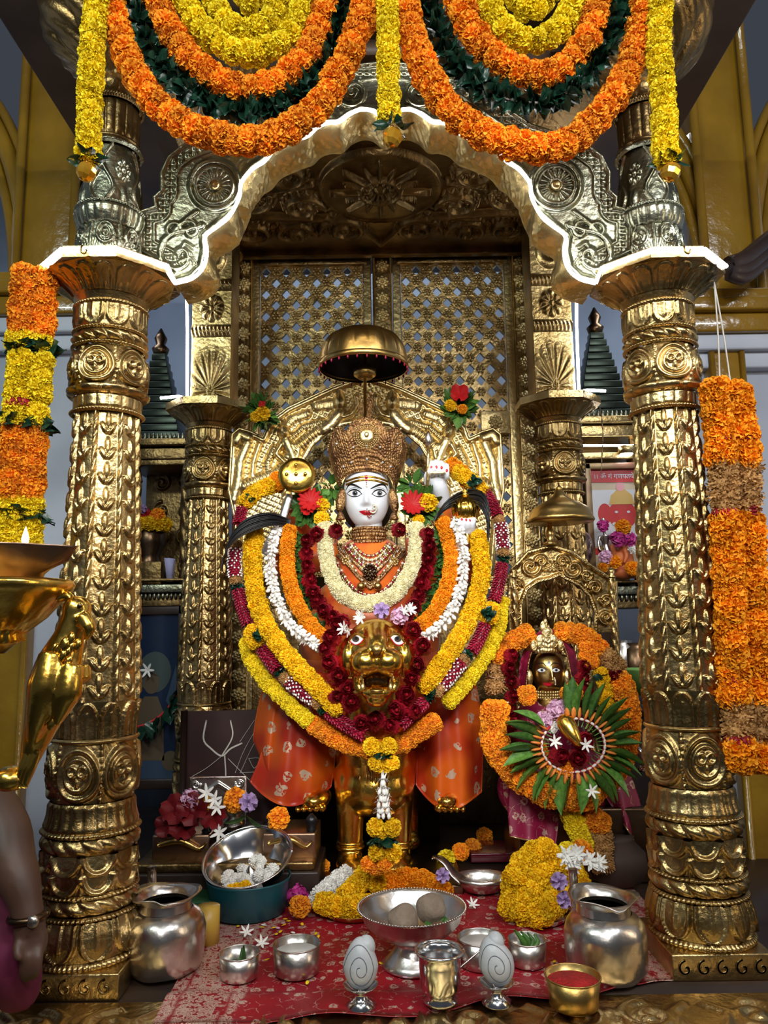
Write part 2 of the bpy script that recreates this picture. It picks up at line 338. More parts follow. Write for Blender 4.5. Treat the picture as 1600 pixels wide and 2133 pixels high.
def addgrid(g, Pt, f=lambda p: p):
    nu, nv = len(Pt), len(Pt[0]); g.add([f(Vector(p)) for r in Pt for p in r], gridF(nu, nv))
def rose_mesh(name, m, seed=1):
    rs = random.Random(seed); g = G(); k = 0
    for ring, (cnt, rad, op, L, w) in enumerate([(3, .22, -.10, .62, .26), (4, .46, .0, .64, .40), (5, .74, .12, .64, .52), (5, 1.0, .32, .62, .64), (6, 1.22, .62, .58, .66)]):
        for j in range(cnt):
            a = 2*PI*j/cnt+ring*.7+rs.uniform(-.15, .15); R = Matrix.Rotation(a, 3, 'Z'); T = Matrix.Rotation(-op*rs.uniform(.85, 1.15), 3, 'X')
            Pt = petal(L, w*rs.uniform(.9, 1.1), .85, .10+.22*max(0, op), 5, 7, .9)
            addgrid(g, Pt, lambda p: R @ (Vector((0, rad*.40, -.18-.05*ring)) + T.inverted() @ Vector((p.x, p.y*-1, p.z))))
    g.add(*ell((0, 0, .12), (.13, .13, .26), 8, 6)); return g.mesh(name, m)
def star_mesh(name, m, n=6, w=.16, up=.25, tubeL=.6):
    g = G()
    for j in range(n):
        R = Matrix.Rotation(2*PI*j/n, 3, 'Z'); T = Matrix.Rotation(-(PI/2-up), 3, 'X')
        addgrid(g, petal(1, w, .3, .1, 4, 3), lambda p: R @ (T @ p))
    g.add(*tube([(0, 0, -tubeL), (0, 0, .05)], [.05, .09], 6)); return g.mesh(name, m)
def open_mesh(name, m, n=5, w=.5, up=.5, lay=1):          # hibiscus or lotus like bloom
    g = G()
    for q in range(lay):
        for j in range(n):
            R = Matrix.Rotation(2*PI*j/n+q*.6, 3, 'Z'); T = Matrix.Rotation(-(PI/2-up-q*.35), 3, 'X')
            addgrid(g, petal(1-.12*q, w, .5, .18, 5, 5), lambda p: R @ (T @ p))
    return g.mesh(name, m)
def bud_mesh(name, m):
    g = G(); g.add(*lathe([(.05, -1), (.10, -.5), (.14, 0), (.26, .45), (.30, .7), (.18, .95), (.02, 1.08)], 7)); return g.mesh(name, m)
def leaf_mesh(name, m, w=.28, fold=.35, curl=.25, wav=0, th=0):
    Pt = []
    for i in range(9):
        t = i/8; ww = w*math.sin(PI*min(1, .04+.96*t**.85))
        Pt.append([(ww*s, -fold*ww*abs(s)-curl*t*t+wav*math.sin(9*t+s), t) for s in (-1, -.5, 0, .5, 1)])
    g = G(); addgrid(g, Pt); return g.mesh(name, m)
FL = {}
for c in ('orange', 'saffron', 'yellow', 'lemon'): FL[c] = [pompom(c+'_marigold_flower', c, 170, .20, .35, .10, s) for s in (1, 2)]
FL['dryfl'] = [pompom('dried_flower', 'dryfl', 70, .13, .3, .05, 5)]
FL['cream'] = [pompom('cream_chrysanthemum_flower', 'cream', 150, .10, .3, .06, s, flat=.8) for s in (3, 4)]
FL['rose'] = [rose_mesh('rose_flower', 'rose', s) for s in (1, 2)]
FL['hibis'] = [open_mesh('hibiscus_flower', 'hibis', 5, .5, .55)]
FL['hibisd'] = [open_mesh('dark_hibiscus_flower', 'hibisd', 5, .5, .55)]
FL['gerb'] = [open_mesh('red_daisy_flower', 'hibis', 13, .2, .3, 1)]
FL['mauve'] = [open_mesh('lotus_flower', 'mauve', 6, .45, .9, 2)]
FL['pinkfl'] = [pompom('pink_flower', 'pink', 60, .3, .3, .12, 8)]
FL['magenta'] = [pompom('magenta_flower', 'magenta', 40, .45, .3, .2, 9)]
FL['whitefl'] = [pompom('white_daisy_flower', 'white', 80, .16, .3, .06, 6, flat=.7)]
FL['star'] = [star_mesh('star_jasmine_flower', 'white')]
FL['bud'] = [bud_mesh('tuberose_bud', 'white')]
FL['leafd'] = [leaf_mesh('dark_leaf', 'leafd', .3, .5, .3, .03), leaf_mesh('dark_leaf', 'leafd', .36, .2, -.2, .05)]
FL['leaf'] = [leaf_mesh('leaf', 'leaf', .28, .3, .3), leaf_mesh('leaf', 'leaf', .22, .4, -.1)]
FL['leafl'] = [leaf_mesh('light_leaf', 'leafl', .26, .3, .25)]
def flower(kind, parent, loc, d, sc, name=None, spin=None):
    me = random.choice(FL[kind]); return inst(name or me.name.split('.')[0], me, parent, loc, quat_to(d, spin), sc)
FACE = np.array([0, -1., .12])
def string_flowers(parent, pts, kind, rad, step, around=3, off=.55, jit=.25, bias=.25, arc=None, name=None, fs=(.80, .98)):
    """flowers threaded round a string: `around` heads per step, set at off*rad from the string"""
    q = arclen(pts, step); T, N, B = frames(q); n = 0
    for i in range(len(q)):
        ph = i*1.1+random.random()*.4
        if arc is not None: ph = 0
        for k in range(around):
            if arc is None: a = ph+2*PI*k/around; d = N[i]*math.cos(a)+B[i]*math.sin(a)
            else:
                side = np.cross(T[i], FACE); side /= np.linalg.norm(side)+1e-9; fr = np.cross(side, T[i]); fr = fr if np.dot(fr, FACE) > 0 else -fr
                a = (k-(around-1)/2)*arc + (random.random()-.5)*.3; d = fr*math.cos(a)+side*math.sin(a)
            d = d+(RNG.rand(3)-.5)*jit+FACE*bias; d /= np.linalg.norm(d)
            flower(kind, parent, q[i]+d*rad*off+(RNG.rand(3)-.5)*rad*.15, d+T[i]*random.uniform(-.35, .35), rad*random.uniform(*fs) if around > 1 else rad*random.uniform(.95, 1.1), name); n += 1
    return n
def cord(parent, pts, r=.003, m='string', name='string'):
    return G().add(*tube(pts, r, 6, k=40)).obj(name, m, parent)
# ================================================================ the setting
PZ = .468                                   # top of the shrine platform
def zpx(py, Y, px=800): return P(px, py, Y).z
struct(G().add(*box((0, 1.2, -.05), (8, 7, .1))).obj('floor', 'floor'))
struct(G().add(*box((0, 4.06, 1.9), (8, .1, 3.9))).obj('wall_back', 'wallb'))
struct(G().add(*box((-2.6, 2.9, 1.9), (.1, 2.4, 3.9))).obj('wall_left', 'wallw'))
struct(G().add(*box((2.6, 2.9, 1.9), (.1, 2.4, 3.9))).obj('wall_right', 'wallw'))
def pier(px0, px1, strip, sgn, Y, ycor, name, n):
    a, b = P(px0, 1000, Y), P(px1, 1000, Y); xa, xb = sorted((a.x, b.x)); cx = (xa+xb)/2; wd = xb-xa
    zc = zpx(ycor, Y-.1, px0)
    struct(G().add(*box((cx, Y+.15, zc/2), (wd, .3, zc))).obj('wall_pier_'+name, 'wallw'))
    s0, s1 = P(strip[0], 1000, Y-.03).x, P(strip[1], 1000, Y-.03).x; sc = (s0+s1)/2; sw = abs(s1-s0)
    g = G().add(*box((sc, Y-.02, zc/2), (sw, .06, zc), .008))
    for k in (-1, 1): g.add(*tube([(sc+k*sw*.42, Y-.05, 0), (sc+k*sw*.42, Y-.05, zc)], sw*.09, 8))
    struct(g.obj('trim_%d' % n, 'ochre'))
    g = G(); 
    for dz, h, e in ((.0, .07, .10), (.07, .05, .13), (.12, .04, .11)): g.add(*box((cx, Y+.15-e/2, zc+dz+h/2), (wd+e*1.4, .3+e, h), .008))
    struct(g.obj('trim_%d' % (n+1), 'ochre'))
    g = G()
    for dz, h, e in ((-.06, .06, .075), (-.12, .06, .045)): g.add(*box((cx, Y+.15-e/2, zc+dz+h/2), (wd+e*1.4, .3+e, h), .008))
    struct(g.obj('trim_%d' % (n+2), 'wallw'))
    # ribs of the painted arch springing from the pier
    z0 = zc+.16; g = G(); g.add(*box((cx+sgn*.03, Y+.1, z0+.75), (wd*.50, .16, 1.5), .01))
    for k in (-.26, .26): g.add(*tube([(cx+sgn*.03+k*wd, Y+.0, z0), (cx+sgn*.03+k*wd, Y+.0, z0+1.5)], .018, 8))
    for s, reach in ((-1, .62), (1, .5)):
        pts = [(cx+s*(.06+reach*(1-math.cos(t))), Y+.08, z0+1.05*math.sin(t)) for t in np.linspace(0, 1.35, 24)]
        for o, rr in ((0, .035), (.05, .02), (-.05, .02)): g.add(*tube([(p[0]-s*o, p[1]-.02, p[2]+o*.35) for p in pts], rr, 8))
    struct(g.obj('trim_%d' % (n+3), 'ochre'))
pier(-70, 168, (5, 80), 1, 2.75, 655, 'left', 1)
pier(1470, 1700, (1492, 1568), -1, 2.75, 690, 'right', 5)
struct(G().add(*box((0, 2.55, 3.0), (2.12, 2.0, .08), .005)).obj('ceiling_eave', 'brownsof'))
# platform with embossed gilt front
plat = G().add(*box((0, 2.56, PZ/2), (3.2, 2.1, PZ))).obj('floor_platform', 'dark'); struct(plat)
def hf_front(X, Y):
    h = np.zeros_like(X)
    for k in range(-4, 5):
        cx = k*.36+.08
        for s in (-1, 1):
            h = np.maximum(h, .012*bumpf(dist_poly(X, Y, spiral(cx+s*.075, 1.665, .062, 1.6, PI/2, s)), .014))
            h = np.maximum(h, .010*bumpf(dist_poly(X, Y, [(cx+s*.15, 1.62), (cx+s*.12, 1.68), (cx+s*.16, 1.72)]), .012))
        h = np.maximum(h, .010*bumpf(np.hypot((X-cx)*1.2, Y-1.68), .03))
    return h*np.clip((Y-1.54)*20, 0, 1)*np.clip((1.755-Y)*40, 0, 1)
V, F = relief(-1.4, 1.4, 1.49, 1.765, 420, 70, hf_front, lambda x, y, h: (x, y, PZ+.002+h*.8-max(0, 1.512-y)*1.6))
o = G().add(V, F).obj('trim_9', 'gold'); struct(o)
struct(G().add(*prism([(-1.4, 1.49, PZ-.04), (1.4, 1.49, PZ-.04), (1.4, 1.49, 0), (-1.4, 1.49, 0)], (0, .016, 0))).obj('baseboard_front', 'goldd'))
# ---------------------------------------------------------------- relief bands for the turned columns
def lathe_np(zs, rs, H, nth):
    th = np.linspace(0, 2*PI, nth, endpoint=False); R = rs[:, None]+H
    V = np.stack([R*np.cos(th), R*np.sin(th), np.repeat(zs[:, None], nth, 1)], -1).reshape(-1, 3)
    return [tuple(v) for v in V], gridF(len(zs), nth, False, True, True)
def cellu(TH, n, sh=0): return (np.mod(TH*n/(2*PI)+sh, 1)-.5)*2           # -1..1 in each of n cells
def D_none(TH, T): return TH*0
def D_rope(TH, T): return .010*np.abs(np.sin(TH*8+T*2.6))**.6*np.sin(PI*T)**.6-.002
def D_bead(TH, T): return .005*np.sqrt(np.clip(np.abs(np.sin(TH*34)), 0, 1))*np.sin(PI*T)
def D_flute(n, h=.006): return lambda TH, T: h*np.sqrt(np.clip(1-cellu(TH, n)**2, 0, 1))*np.clip(np.sin(PI*T)*3, 0, 1)
def D_petal(n, up=False, h=.008):
    def f(TH, T):
        t = T if up else 1-T; u = cellu(TH, n)
        e = np.abs(u)-.92*np.sqrt(np.clip(1-np.clip((t-.35)/.62, 0, 1)**2.4, 0, 1))
        body = np.clip(-e*4, 0, 1); ridge = bumpf(np.abs(e+.10), .12)
        return h*(.35*body+.9*ridge*(t < 1)+.35*bumpf(np.abs(u), .1)*(t < .7))
    return f
def D_scroll(n, h=.010):
    def f(TH, T):
        u = cellu(TH, n); t = (T-.5)*2; d = np.hypot(u*.95, t*1.0+.15*u*u)
        r = bumpf(np.abs(d-.82), .13)+.8*bumpf(np.abs(d-.52), .10)
        for s in (-1, 1): r = np.maximum(r, bumpf(np.abs(np.hypot(u-s*.2, t-.12)-.17), .08))
        r = np.maximum(r, .9*bumpf(np.hypot(u*2.2, (t+.25)), .28)); r = np.maximum(r, .6*bumpf(1-np.abs(u), .09)*(np.abs(np.sin(T*28)) > .3))
        return h*r
    return f
def D_scales(TH, T):
    h = 0*TH
    for k, (a, b) in enumerate(((.5, 1.), (0, .5))):
        t = np.clip((T-a)/(b-a), 0, 1); m = (T >= a) & (T <= b); u = cellu(TH, 9, k*0)
        e = np.hypot(u*.98, np.clip(1-t-.12, 0, 1)*1.02); h = h+m*(.010*bumpf(np.abs(e-.84), .16)+.006*bumpf(1-np.abs(u), .12))
    return h
def D_shaft(TH, T):
    u = cellu(TH, 8); h = .011*bumpf(1-np.abs(u), .22)*(.45+.55*np.abs(np.sin(T*62+np.sign(u)*(1-np.abs(u))*9)))
    s = np.mod(T*11, 1); v = u*.30
    def le(cx, cy, a, L, W):
        x, y = v-cx, (s-cy)*.36; c, sn = math.cos(a), math.sin(a); p, q = (x*c+y*sn)/L, (-x*sn+y*c)/W
        return np.sqrt(np.clip(1-p*p-q*q, 0, 1))*(1-.25*bumpf(np.abs(q), .18))
    L = np.maximum(le(0, .64, PI/2, .14, .062), np.maximum(le(.090, .34, .75, .115, .055), le(-.090, .34, PI-.75, .115, .055)))
    L = np.maximum(L, .8*le(0, .2, 0, .03, .03)); L = np.maximum(L, np.maximum(.55*le(.16, .5, .3, .05, .02), .55*le(-.16, .5, PI-.3, .05, .02)))
    return h+.010*L*(np.abs(u) < .8)
def D_leafdrum(TH, T):
    u = cellu(TH, 7); d = np.hypot(u, (T-.72)*2.1); h = .008*(bumpf(np.abs(d-.55), .12)+bumpf(np.abs(d-.3), .1)+bumpf(d, .12))
    f = np.abs(np.sin((np.abs(u)*1.2+T*1.0)*13))*.007*(T < .62)*bumpf(np.abs(u), .95); return np.maximum(h, f)+.006*bumpf(1-np.abs(u), .1)
def D_flower(TH, T):
    u = cellu(TH, 4); d = np.hypot(u*1.0, (T-.58)*1.9); a = np.arctan2((T-.58)*1.9, u)
    h = .007*bumpf(d, .12)+.007*bumpf(np.abs(d-.26), .12)*(.5+.5*np.cos(a*8)); h = h+.007*bumpf(np.abs(np.abs(u)-.75+.25*np.sin(T*7)), .09)
    return h+.007*bumpf(np.hypot(u*1.6, (T-.12)*3), .5)*(.5+.5*np.cos(u*18))
BANDS = [  # name, y bottom, y top (pixels on the column's front), r bottom, r top, relief, bulge
    ('bead_ring', 1984, 1966, .112, .112, D_bead, .004), ('lotus_band', 1966, 1888, .111, .102, D_petal(9, False, .012), .006), ('bead_ring', 1888, 1876, .104, .104, D_bead, .004),
    ('rope_band', 1876, 1842, .101, .101, D_rope, .004), ('bead_ring', 1842, 1832, .103, .103, D_bead, .004), ('scale_band', 1832, 1754, .100, .099, D_scales, .002),
    ('rope_band', 1754, 1718, .100, .100, D_rope, .004), ('bead_ring', 1718, 1706, .104, .104, D_bead, .004), ('fluted_band', 1706, 1650, .104, .093, D_flute(22), -.004),
    ('scroll_drum', 1650, 1526, .090, .092, D_scroll(6), .008), ('collar_ring', 1526, 1516, .098, .098, D_none, .004), ('petal_band', 1516, 1440, .088, .096, D_petal(11, True, .010), -.002),
    ('shaft', 1440, 852, .095, .072, D_shaft, 0), ('bead_ring', 852, 842, .083, .083, D_bead, .004), ('fluted_band', 842, 814, .079, .080, D_flute(16, .004), 0),
    ('wave_collar', 814, 797, .082, .092, D_flute(9, .008), .006), ('scroll_drum', 797, 712, .084, .080, D_scroll(6, .009), .010), ('bead_ring', 712, 704, .087, .087, D_bead, .003),
    ('rope_band', 704, 679, .083, .083, D_rope, .004), ('bead_ring', 679, 672, .086, .086, D_bead, .003), ('tongue_band', 672, 627, .081, .083, D_petal(9, False, .009), .002),
    ('bead_ring', 627, 617, .086, .086, D_bead, .003), ('neck', 617, 604, .083, .092, D_none, 0)]
SHAPE = {'shaft': (288, 420), 'scroll_drum': (220, 50), 'scale_band': (200, 40), 'lotus_band': (200, 40), 'petal_band': (200, 36), 'bead_ring': (272, 7), 'rope_band': (176, 14)}
def build_column(name, cx, cy, label, group):
    zb = lambda y: P(1440, y, 1.835).z if y > 1000 else P(230, y, 1.797).z
    root = thing(name, (cx, cy, PZ), label, 'column', group)
    G().add(*box((cx, cy, PZ+.028), (.225, .225, .056), .004)).obj('plinth', 'gold', root)
    g = G()
    for k in range(-2, 3):
        for s in (-1, 1): g.add(*tube([(cx+k*.042+s*p[0], cy-.114, PZ+.028+p[1]) for p in spiral(0, 0, .017, 1.2, PI/2, s, 16)], .003, 5))
    g.obj('plinth_ornament', 'gold', root)
    zlast = None
    for nm, y0, y1, r0, r1, D, bul in BANDS:
        nth, nz = SHAPE.get(nm, (160, 16)); zs = np.linspace(zb(y0), zb(y1), nz); T = np.linspace(0, 1, nz)
        rs = r0+(r1-r0)*T+bul*np.sin(PI*T); TH, TT = np.meshgrid(np.linspace(0, 2*PI, nth, endpoint=False), T)
        V, F = lathe_np(zs, rs, D(TH, TT), nth); V = [(v[0]+cx, v[1]+cy, v[2]) for v in V]
        G().add(V, F).obj(nm, 'gold', root)
    # flaring octagonal capital and its abacus
    zc0, zc1 = zb(604), 2.138; n = 192; V = []; th = np.linspace(0, 2*PI, n, endpoint=False)+PI/8
    octr = lambda a, ap: ap/np.cos(np.mod(a-PI/8+PI/8, PI/4)-PI/8)
    for i in range(26):
        t = i/25; rad = .088+.062*t**1.5; k = min(1, t*1.3)
        for a in th:
            o8 = octr(a, rad*1.0); rr = rad*(1-k)+o8*k; u = (np.mod(a*16/(2*PI), 1)-.5)*2
            e = abs(u)-.85*math.sqrt(max(0, 1-max(0, (t-.55)/.36)**2)) if t < .91 else 1
            rr += .009*max(0, 1-(abs(e+.12)/.14)**2)*(t > .06)+.004*max(0, -e)*(t > .06)
            V.append((cx+rr*math.cos(a), cy+rr*math.sin(a), zc0+(zc1-zc0)*t))
    G().add(V, gridF(26, n, False, True, True)).obj('capital', 'gold', root)
    ap = .158; R8 = ap/math.cos(PI/8); oc = [(cx+R8*math.cos(PI/8+k*PI/4), cy+R8*math.sin(PI/8+k*PI/4)) for k in range(8)]
    G().add(*prism([(x, y, zc1) for x, y in oc], (0, 0, .028))).obj('abacus', 'gold', root, False)
    return root, oc
cyL, cyR = 1.885, 1.935; cxL, cxR = -.696, .732
colL, octL = build_column('temple_column', cxL, cyL, 'tall embossed gold column beside the oil lamp with the gold parrot', 'front columns of the shrine')
colR, octR = build_column('temple_column', cxR, cyR, 'tall embossed gold column beside the long orange garland on white cords', 'front columns of the shrine')
for o1, o2 in zip(sorted(colL.children, key=lambda o: o.name), sorted(colR.children, key=lambda o: o.name)): pass
rear = []
for px, lab, oc in ((434, 'slimmer looking gold column in front of the dark framed blue picture', octL), (1168, 'gold column behind the bell-shaped brass canopy', octR)):
    b = P(px, 1000, 2.9); r = copy_tree(colL, (b.x, 2.9, PZ), lab); r.scale = (.97, .97, .965); r['group'] = 'rear columns of the shrine'; rear.append(b.x)
# ---------------------------------------------------------------- upper columns, standing on the abacus
UB = [('leaf_drum', 2.166, 2.275, .078, .074, D_leafdrum, .004), ('fluted_collar', 2.275, 2.325, .072, .086, D_flute(22, .005), .004), ('bead_ring', 2.325, 2.338, .082, .082, D_bead, .004),
      ('upper_shaft', 2.338, 2.50, .076, .062, D_flower, 0), ('collar_ring', 2.50, 2.515, .070, .070, D_bead, .004), ('collar_ring', 2.515, 2.53, .068, .066, D_none, .006), ('fluted_shaft', 2.53, 2.63, .060, .062, D_flute(16, .006), 0),
      ('bead_ring', 2.63, 2.645, .070, .070, D_bead, .004), ('bulb', 2.645, 2.70, .062, .066, D_flute(12, .005), .012)]
def build_upper(cx, cy, label):
    root = thing('upper_column', (cx, cy, 2.166), label, 'column', 'upper columns above the capitals')
    for nm, z0, z1, r0, r1, D, bul in UB:
        nth, nz = {'leaf_drum': (200, 40), 'upper_shaft': (220, 60), 'bead_ring': (272, 7)}.get(nm, (160, 16)); T = np.linspace(0, 1, nz); TH, TT = np.meshgrid(np.linspace(0, 2*PI, nth, endpoint=False), T)
        V, F = lathe_np(np.linspace(z0, z1, nz), r0+(r1-r0)*T+bul*np.sin(PI*T), D(TH, TT), nth)
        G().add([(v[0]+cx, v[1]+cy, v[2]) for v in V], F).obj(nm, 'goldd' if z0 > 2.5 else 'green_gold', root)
    T = np.linspace(0, 1, 40); TH, TT = np.meshgrid(np.linspace(0, 2*PI, 200, endpoint=False), T)
    rs = .064+.135*np.sin(T*PI/2)**1.6; H = (.020*np.sqrt(np.abs(np.sin(TH*5+TT*1.2)))+.008*np.abs(np.sin(TH*10+TT*14)))*np.sin(PI*np.clip(TT*1.1, 0, 1))
    V, F = lathe_np(2.70+.20*T, rs, H, 200); G().add([(v[0]+cx, v[1]+cy, v[2]) for v in V], F).obj('leaf_capital', 'goldd', root)
    V, F = lathe_np(2.90+.06*np.linspace(0, 1, 7), .197+.008*np.sin(PI*np.linspace(0, 1, 7)), D_bead(*np.meshgrid(np.linspace(0, 2*PI, 272, endpoint=False), np.linspace(0, 1, 7))), 272)
    G().add([(v[0]+cx, v[1]+cy, v[2]) for v in V], F).obj('bead_ring', 'goldd', root)
build_upper(cxL-.012, cyL, 'dark upper column above the capital above the parrot lamp column')
build_upper(cxR-.005, cyR, 'dark upper column above the capital above the column by the white cords')
# ---------------------------------------------------------------- cusped arch
AX = 803
LED_L = [(365, 590), (400, 580), (424, 556), (431, 522), (428, 492), (455, 470), (478, 450), (498, 412), (503, 380), (526, 352), (552, 335), (575, 308), (612, 291), (640, 284), (660, 266), (682, 256), (706, 254), (728, 238), (752, 228), (776, 231), (803, 246)]
EXT_L = [(345, 548), (292, 522), (290, 442), (325, 432), (322, 412), (338, 398), (337, 360), (352, 328), (385, 303), (430, 285), (500, 262), (570, 215), (640, 165), (720, 140), (803, 130)]
mir = lambda L: [(2*AX-x, y) for x, y in L][::-1]
ledpath = LED_L+mir(LED_L)[1:]; ext = EXT_L+mir(EXT_L)[1:]
polyA = ledpath[::-1]+ext; YA = 1.90
def hf_arch(X, Y):
    X = np.where(X > AX, 2*AX-X, X); h = np.zeros_like(X)
    dl = dist_poly(X, Y, LED_L); h = np.maximum(h, .010*bumpf(np.abs(dl-7), 7))
    de = dist_poly(X, Y, EXT_L); h = np.maximum(h, .008*bumpf(de, 9)); h = np.maximum(h, .007*bumpf(np.abs(de-30), 4)); h = np.maximum(h, .006*(de < 26)*(de > 8)*np.abs(np.sin(X*.22)*np.sin(Y*.22)))
    a = np.arctan2(Y-385, X-447); d = np.hypot(X-447, Y-385)
    h = np.where(d < 62, 0, h); h = np.maximum(h, .012*bumpf(np.abs(d-50), 8)); h = np.maximum(h, .012*bumpf(d, 11))
    h = np.maximum(h, .010*bumpf(np.abs(d-26), 15)*(.55+.45*np.cos(a*18))); h = np.maximum(h, .010*bumpf(np.abs(d-38), 5))
    for c, wd in ((spiral(372, 530, 48, 1.25, -PI/2, -1, tail=(420, 470)), 8), (spiral(395, 480, 24, 1.3, PI, 1), 6), (spiral(360, 480, 20, 1.2, 0, -1), 5), ([(330, 545), (345, 500), (375, 465), (410, 440)], 5), ([(372, 530), (385, 505), (400, 515)], 5), ([(372, 545), (395, 535), (404, 548)], 5)):
        h = np.maximum(h, .011*bumpf(dist_poly(X, Y, c), wd))
    for c, wd in ((spiral(640, 235, 30, 1.4, 0, 1), 7), (spiral(735, 190, 34, 1.4, PI, -1), 7), (spiral(560, 275, 22, 1.3, 0, 1), 6), (spiral(685, 215, 18, 1.3, 0, -1), 6)):
        h = np.maximum(h, .012*bumpf(dist_poly(X, Y, c), wd))
    return h
arch = thing('cusped_arch', P(AX, 300, YA), 'gold cusped arch with round medallions joining the two front columns', 'arch')
V, F = relief(286, 1320, 126, 594, 500, 230, hf_arch, lambda x, y, h: P(x, y, YA-h), polyA); G().add(V, F).obj('front_panel', 'green_gold', arch)
G().add(*prism([P(x, y, YA+.012) for x, y in polyA], (0, .02, 0))).obj('back_panel', 'goldd', arch, False)
G().add(*tube(path(ext, YA-.004), .006, 8)).obj('edge_moulding', 'green_gold', arch)
for m in (447, 2*AX-447):
    c = P(m, 385, YA-.012); G().add(*ell(c, (.014, .010, .014))).obj('medallion_boss', 'gold', arch)
sp = spline([(x, y, 0) for x, y in ledpath], 320)
cus = np.abs(np.sin(np.linspace(0, 1, 320)*PI*11)); Pt = []
for i, q in enumerate(sp):
    row = []
    for t in np.linspace(0, 1, 16):
        p = P(q[0], q[1], YA-.004); c = P(AX, 700, YA); d = (c-p).normalized(); b = .030*math.sin(PI*t)**.7*cus[i]+.003*math.sin(i*1.1)*math.sin(t*19)*(.2 < t < .85)
        row.append(Vector((p.x, YA-.004+.135*t, p.z))+d*b)
    Pt.append(row)
g = G(); addgrid(g, Pt); g.obj('soffit', 'goldp', arch)
# ---------------------------------------------------------------- rope lights
def led(name, pts, r, m, label):
    o = G().add(*tube(pts, r, 8)).obj(name, m); return tag(o, label, 'led light')
led('led_rope_light', [P(x, y, YA-.017) for x, y, _ in spline([(x, y, 0) for x, y in ledpath], 160)], .0048, 'led', 'glowing white rope light along the scalloped arch edge')
for oc, s, lab in ((octL, 1, 'glowing white rope light round the capital by the oil lamp side'), (octR, -1, 'glowing white rope light round the capital by the white wall side')):
    P8 = sorted(oc, key=lambda p: p[1]); fr = [p for p in P8[:4]]; fr = sorted(fr, key=lambda p: s*p[0]); cc = np.mean(oc, axis=0)
    pts = [(cc[0]+(p[0]-cc[0])*1.02, cc[1]+(p[1]-cc[1])*1.02, 2.156) for p in fr]
    inner = P(365, 590, YA-.017) if s > 0 else P(2*AX-365, 590, YA-.017); pts.append((inner.x, inner.y, inner.z)) if s > 0 else pts.append((inner.x, inner.y, inner.z))
    led('led_rope_light', pts, .0052, 'led', lab)
# ---------------------------------------------------------------- sanctum ceiling with the sun disc
ZC = 2.88
def hf_ceil(X, Y):
    cx, cy = P(792, 385, 2.65).x, 2.655; dx, dy = X-cx, Y-cy; d = np.hypot(dx, dy); a = np.arctan2(dy, dx); h = np.zeros_like(X)
    R = .222; ins = d < R; h = np.where(ins, .012, h); h = np.maximum(h, .02*bumpf(np.abs(d-R), .008))
    ray_ = np.abs(np.mod(a*16/(2*PI)+.5, 1)-.5)*2; ln = np.where(np.mod(np.round(a*16/(2*PI)), 2) == 0, .19, .15)
    h = np.maximum(h, ins*(.012+.022*np.clip(1-ray_/np.clip(1.05-d/ln, .02, 1), 0, 1)*(d > .07)*(d < ln)))
    h = np.maximum(h, ins*(.012+.018*bumpf(np.abs(d-.075), .012))); h = np.maximum(h, ins*(.014+.016*bumpf(np.abs(d-.048), .02)*(.5+.5*np.cos(a*14)))); h = np.maximum(h, ins*(.012+.016*bumpf(d, .03)))
    X2 = np.abs(dx); out = ~ins
    for sx, sy, r0, tn, a0, sg in ((.30, 2.78, .085, 1.6, PI, 1), (.15, 2.95, .10, 1.7, 0, -1), (.36, 2.98, .09, 1.6, PI, 1), (.33, 2.56, .09, 1.6, -PI/2, 1), (.50, 2.72, .08, 1.5, PI, -1), (.52, 2.95, .08, 1.5, 0, 1), (.50, 2.48, .08, 1.5, 0, 1)):
        c = spiral(sx, sy, r0, tn, a0, sg); dd = dist_poly(X2, Y, c); h = np.maximum(h, out*.024*bumpf(dd, .016)); h = np.maximum(h, out*.014*bumpf(np.abs(dd-.022), .010)*np.abs(np.sin(np.arctan2(Y-sy, X2-sx)*9)))
        h = np.maximum(h, out*.026*bumpf(np.hypot(X2-sx, Y-sy), .022))
    for c in ([(.0, 3.08), (.10, 2.90), (.22, 2.86), (.40, 2.88)], [(.25, 2.62), (.40, 2.66), (.60, 2.60)], [(.28, 2.86), (.45, 2.84), (.62, 2.86)]): h = np.maximum(h, out*.02*bumpf(dist_poly(X2, Y, c), .014))
    return h
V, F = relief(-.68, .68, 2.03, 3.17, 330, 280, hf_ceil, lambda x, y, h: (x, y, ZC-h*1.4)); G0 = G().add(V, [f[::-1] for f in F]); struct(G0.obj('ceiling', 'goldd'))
struct(G().add(*box((0, 3.16, ZC-.012), (1.36, .03, .03), .004)).obj('trim_10', 'goldd'))
struct(G().add(*box((0, 2.6, ZC+.03), (1.5, 1.2, .05))).obj('ceiling_slab', 'brownsof'))
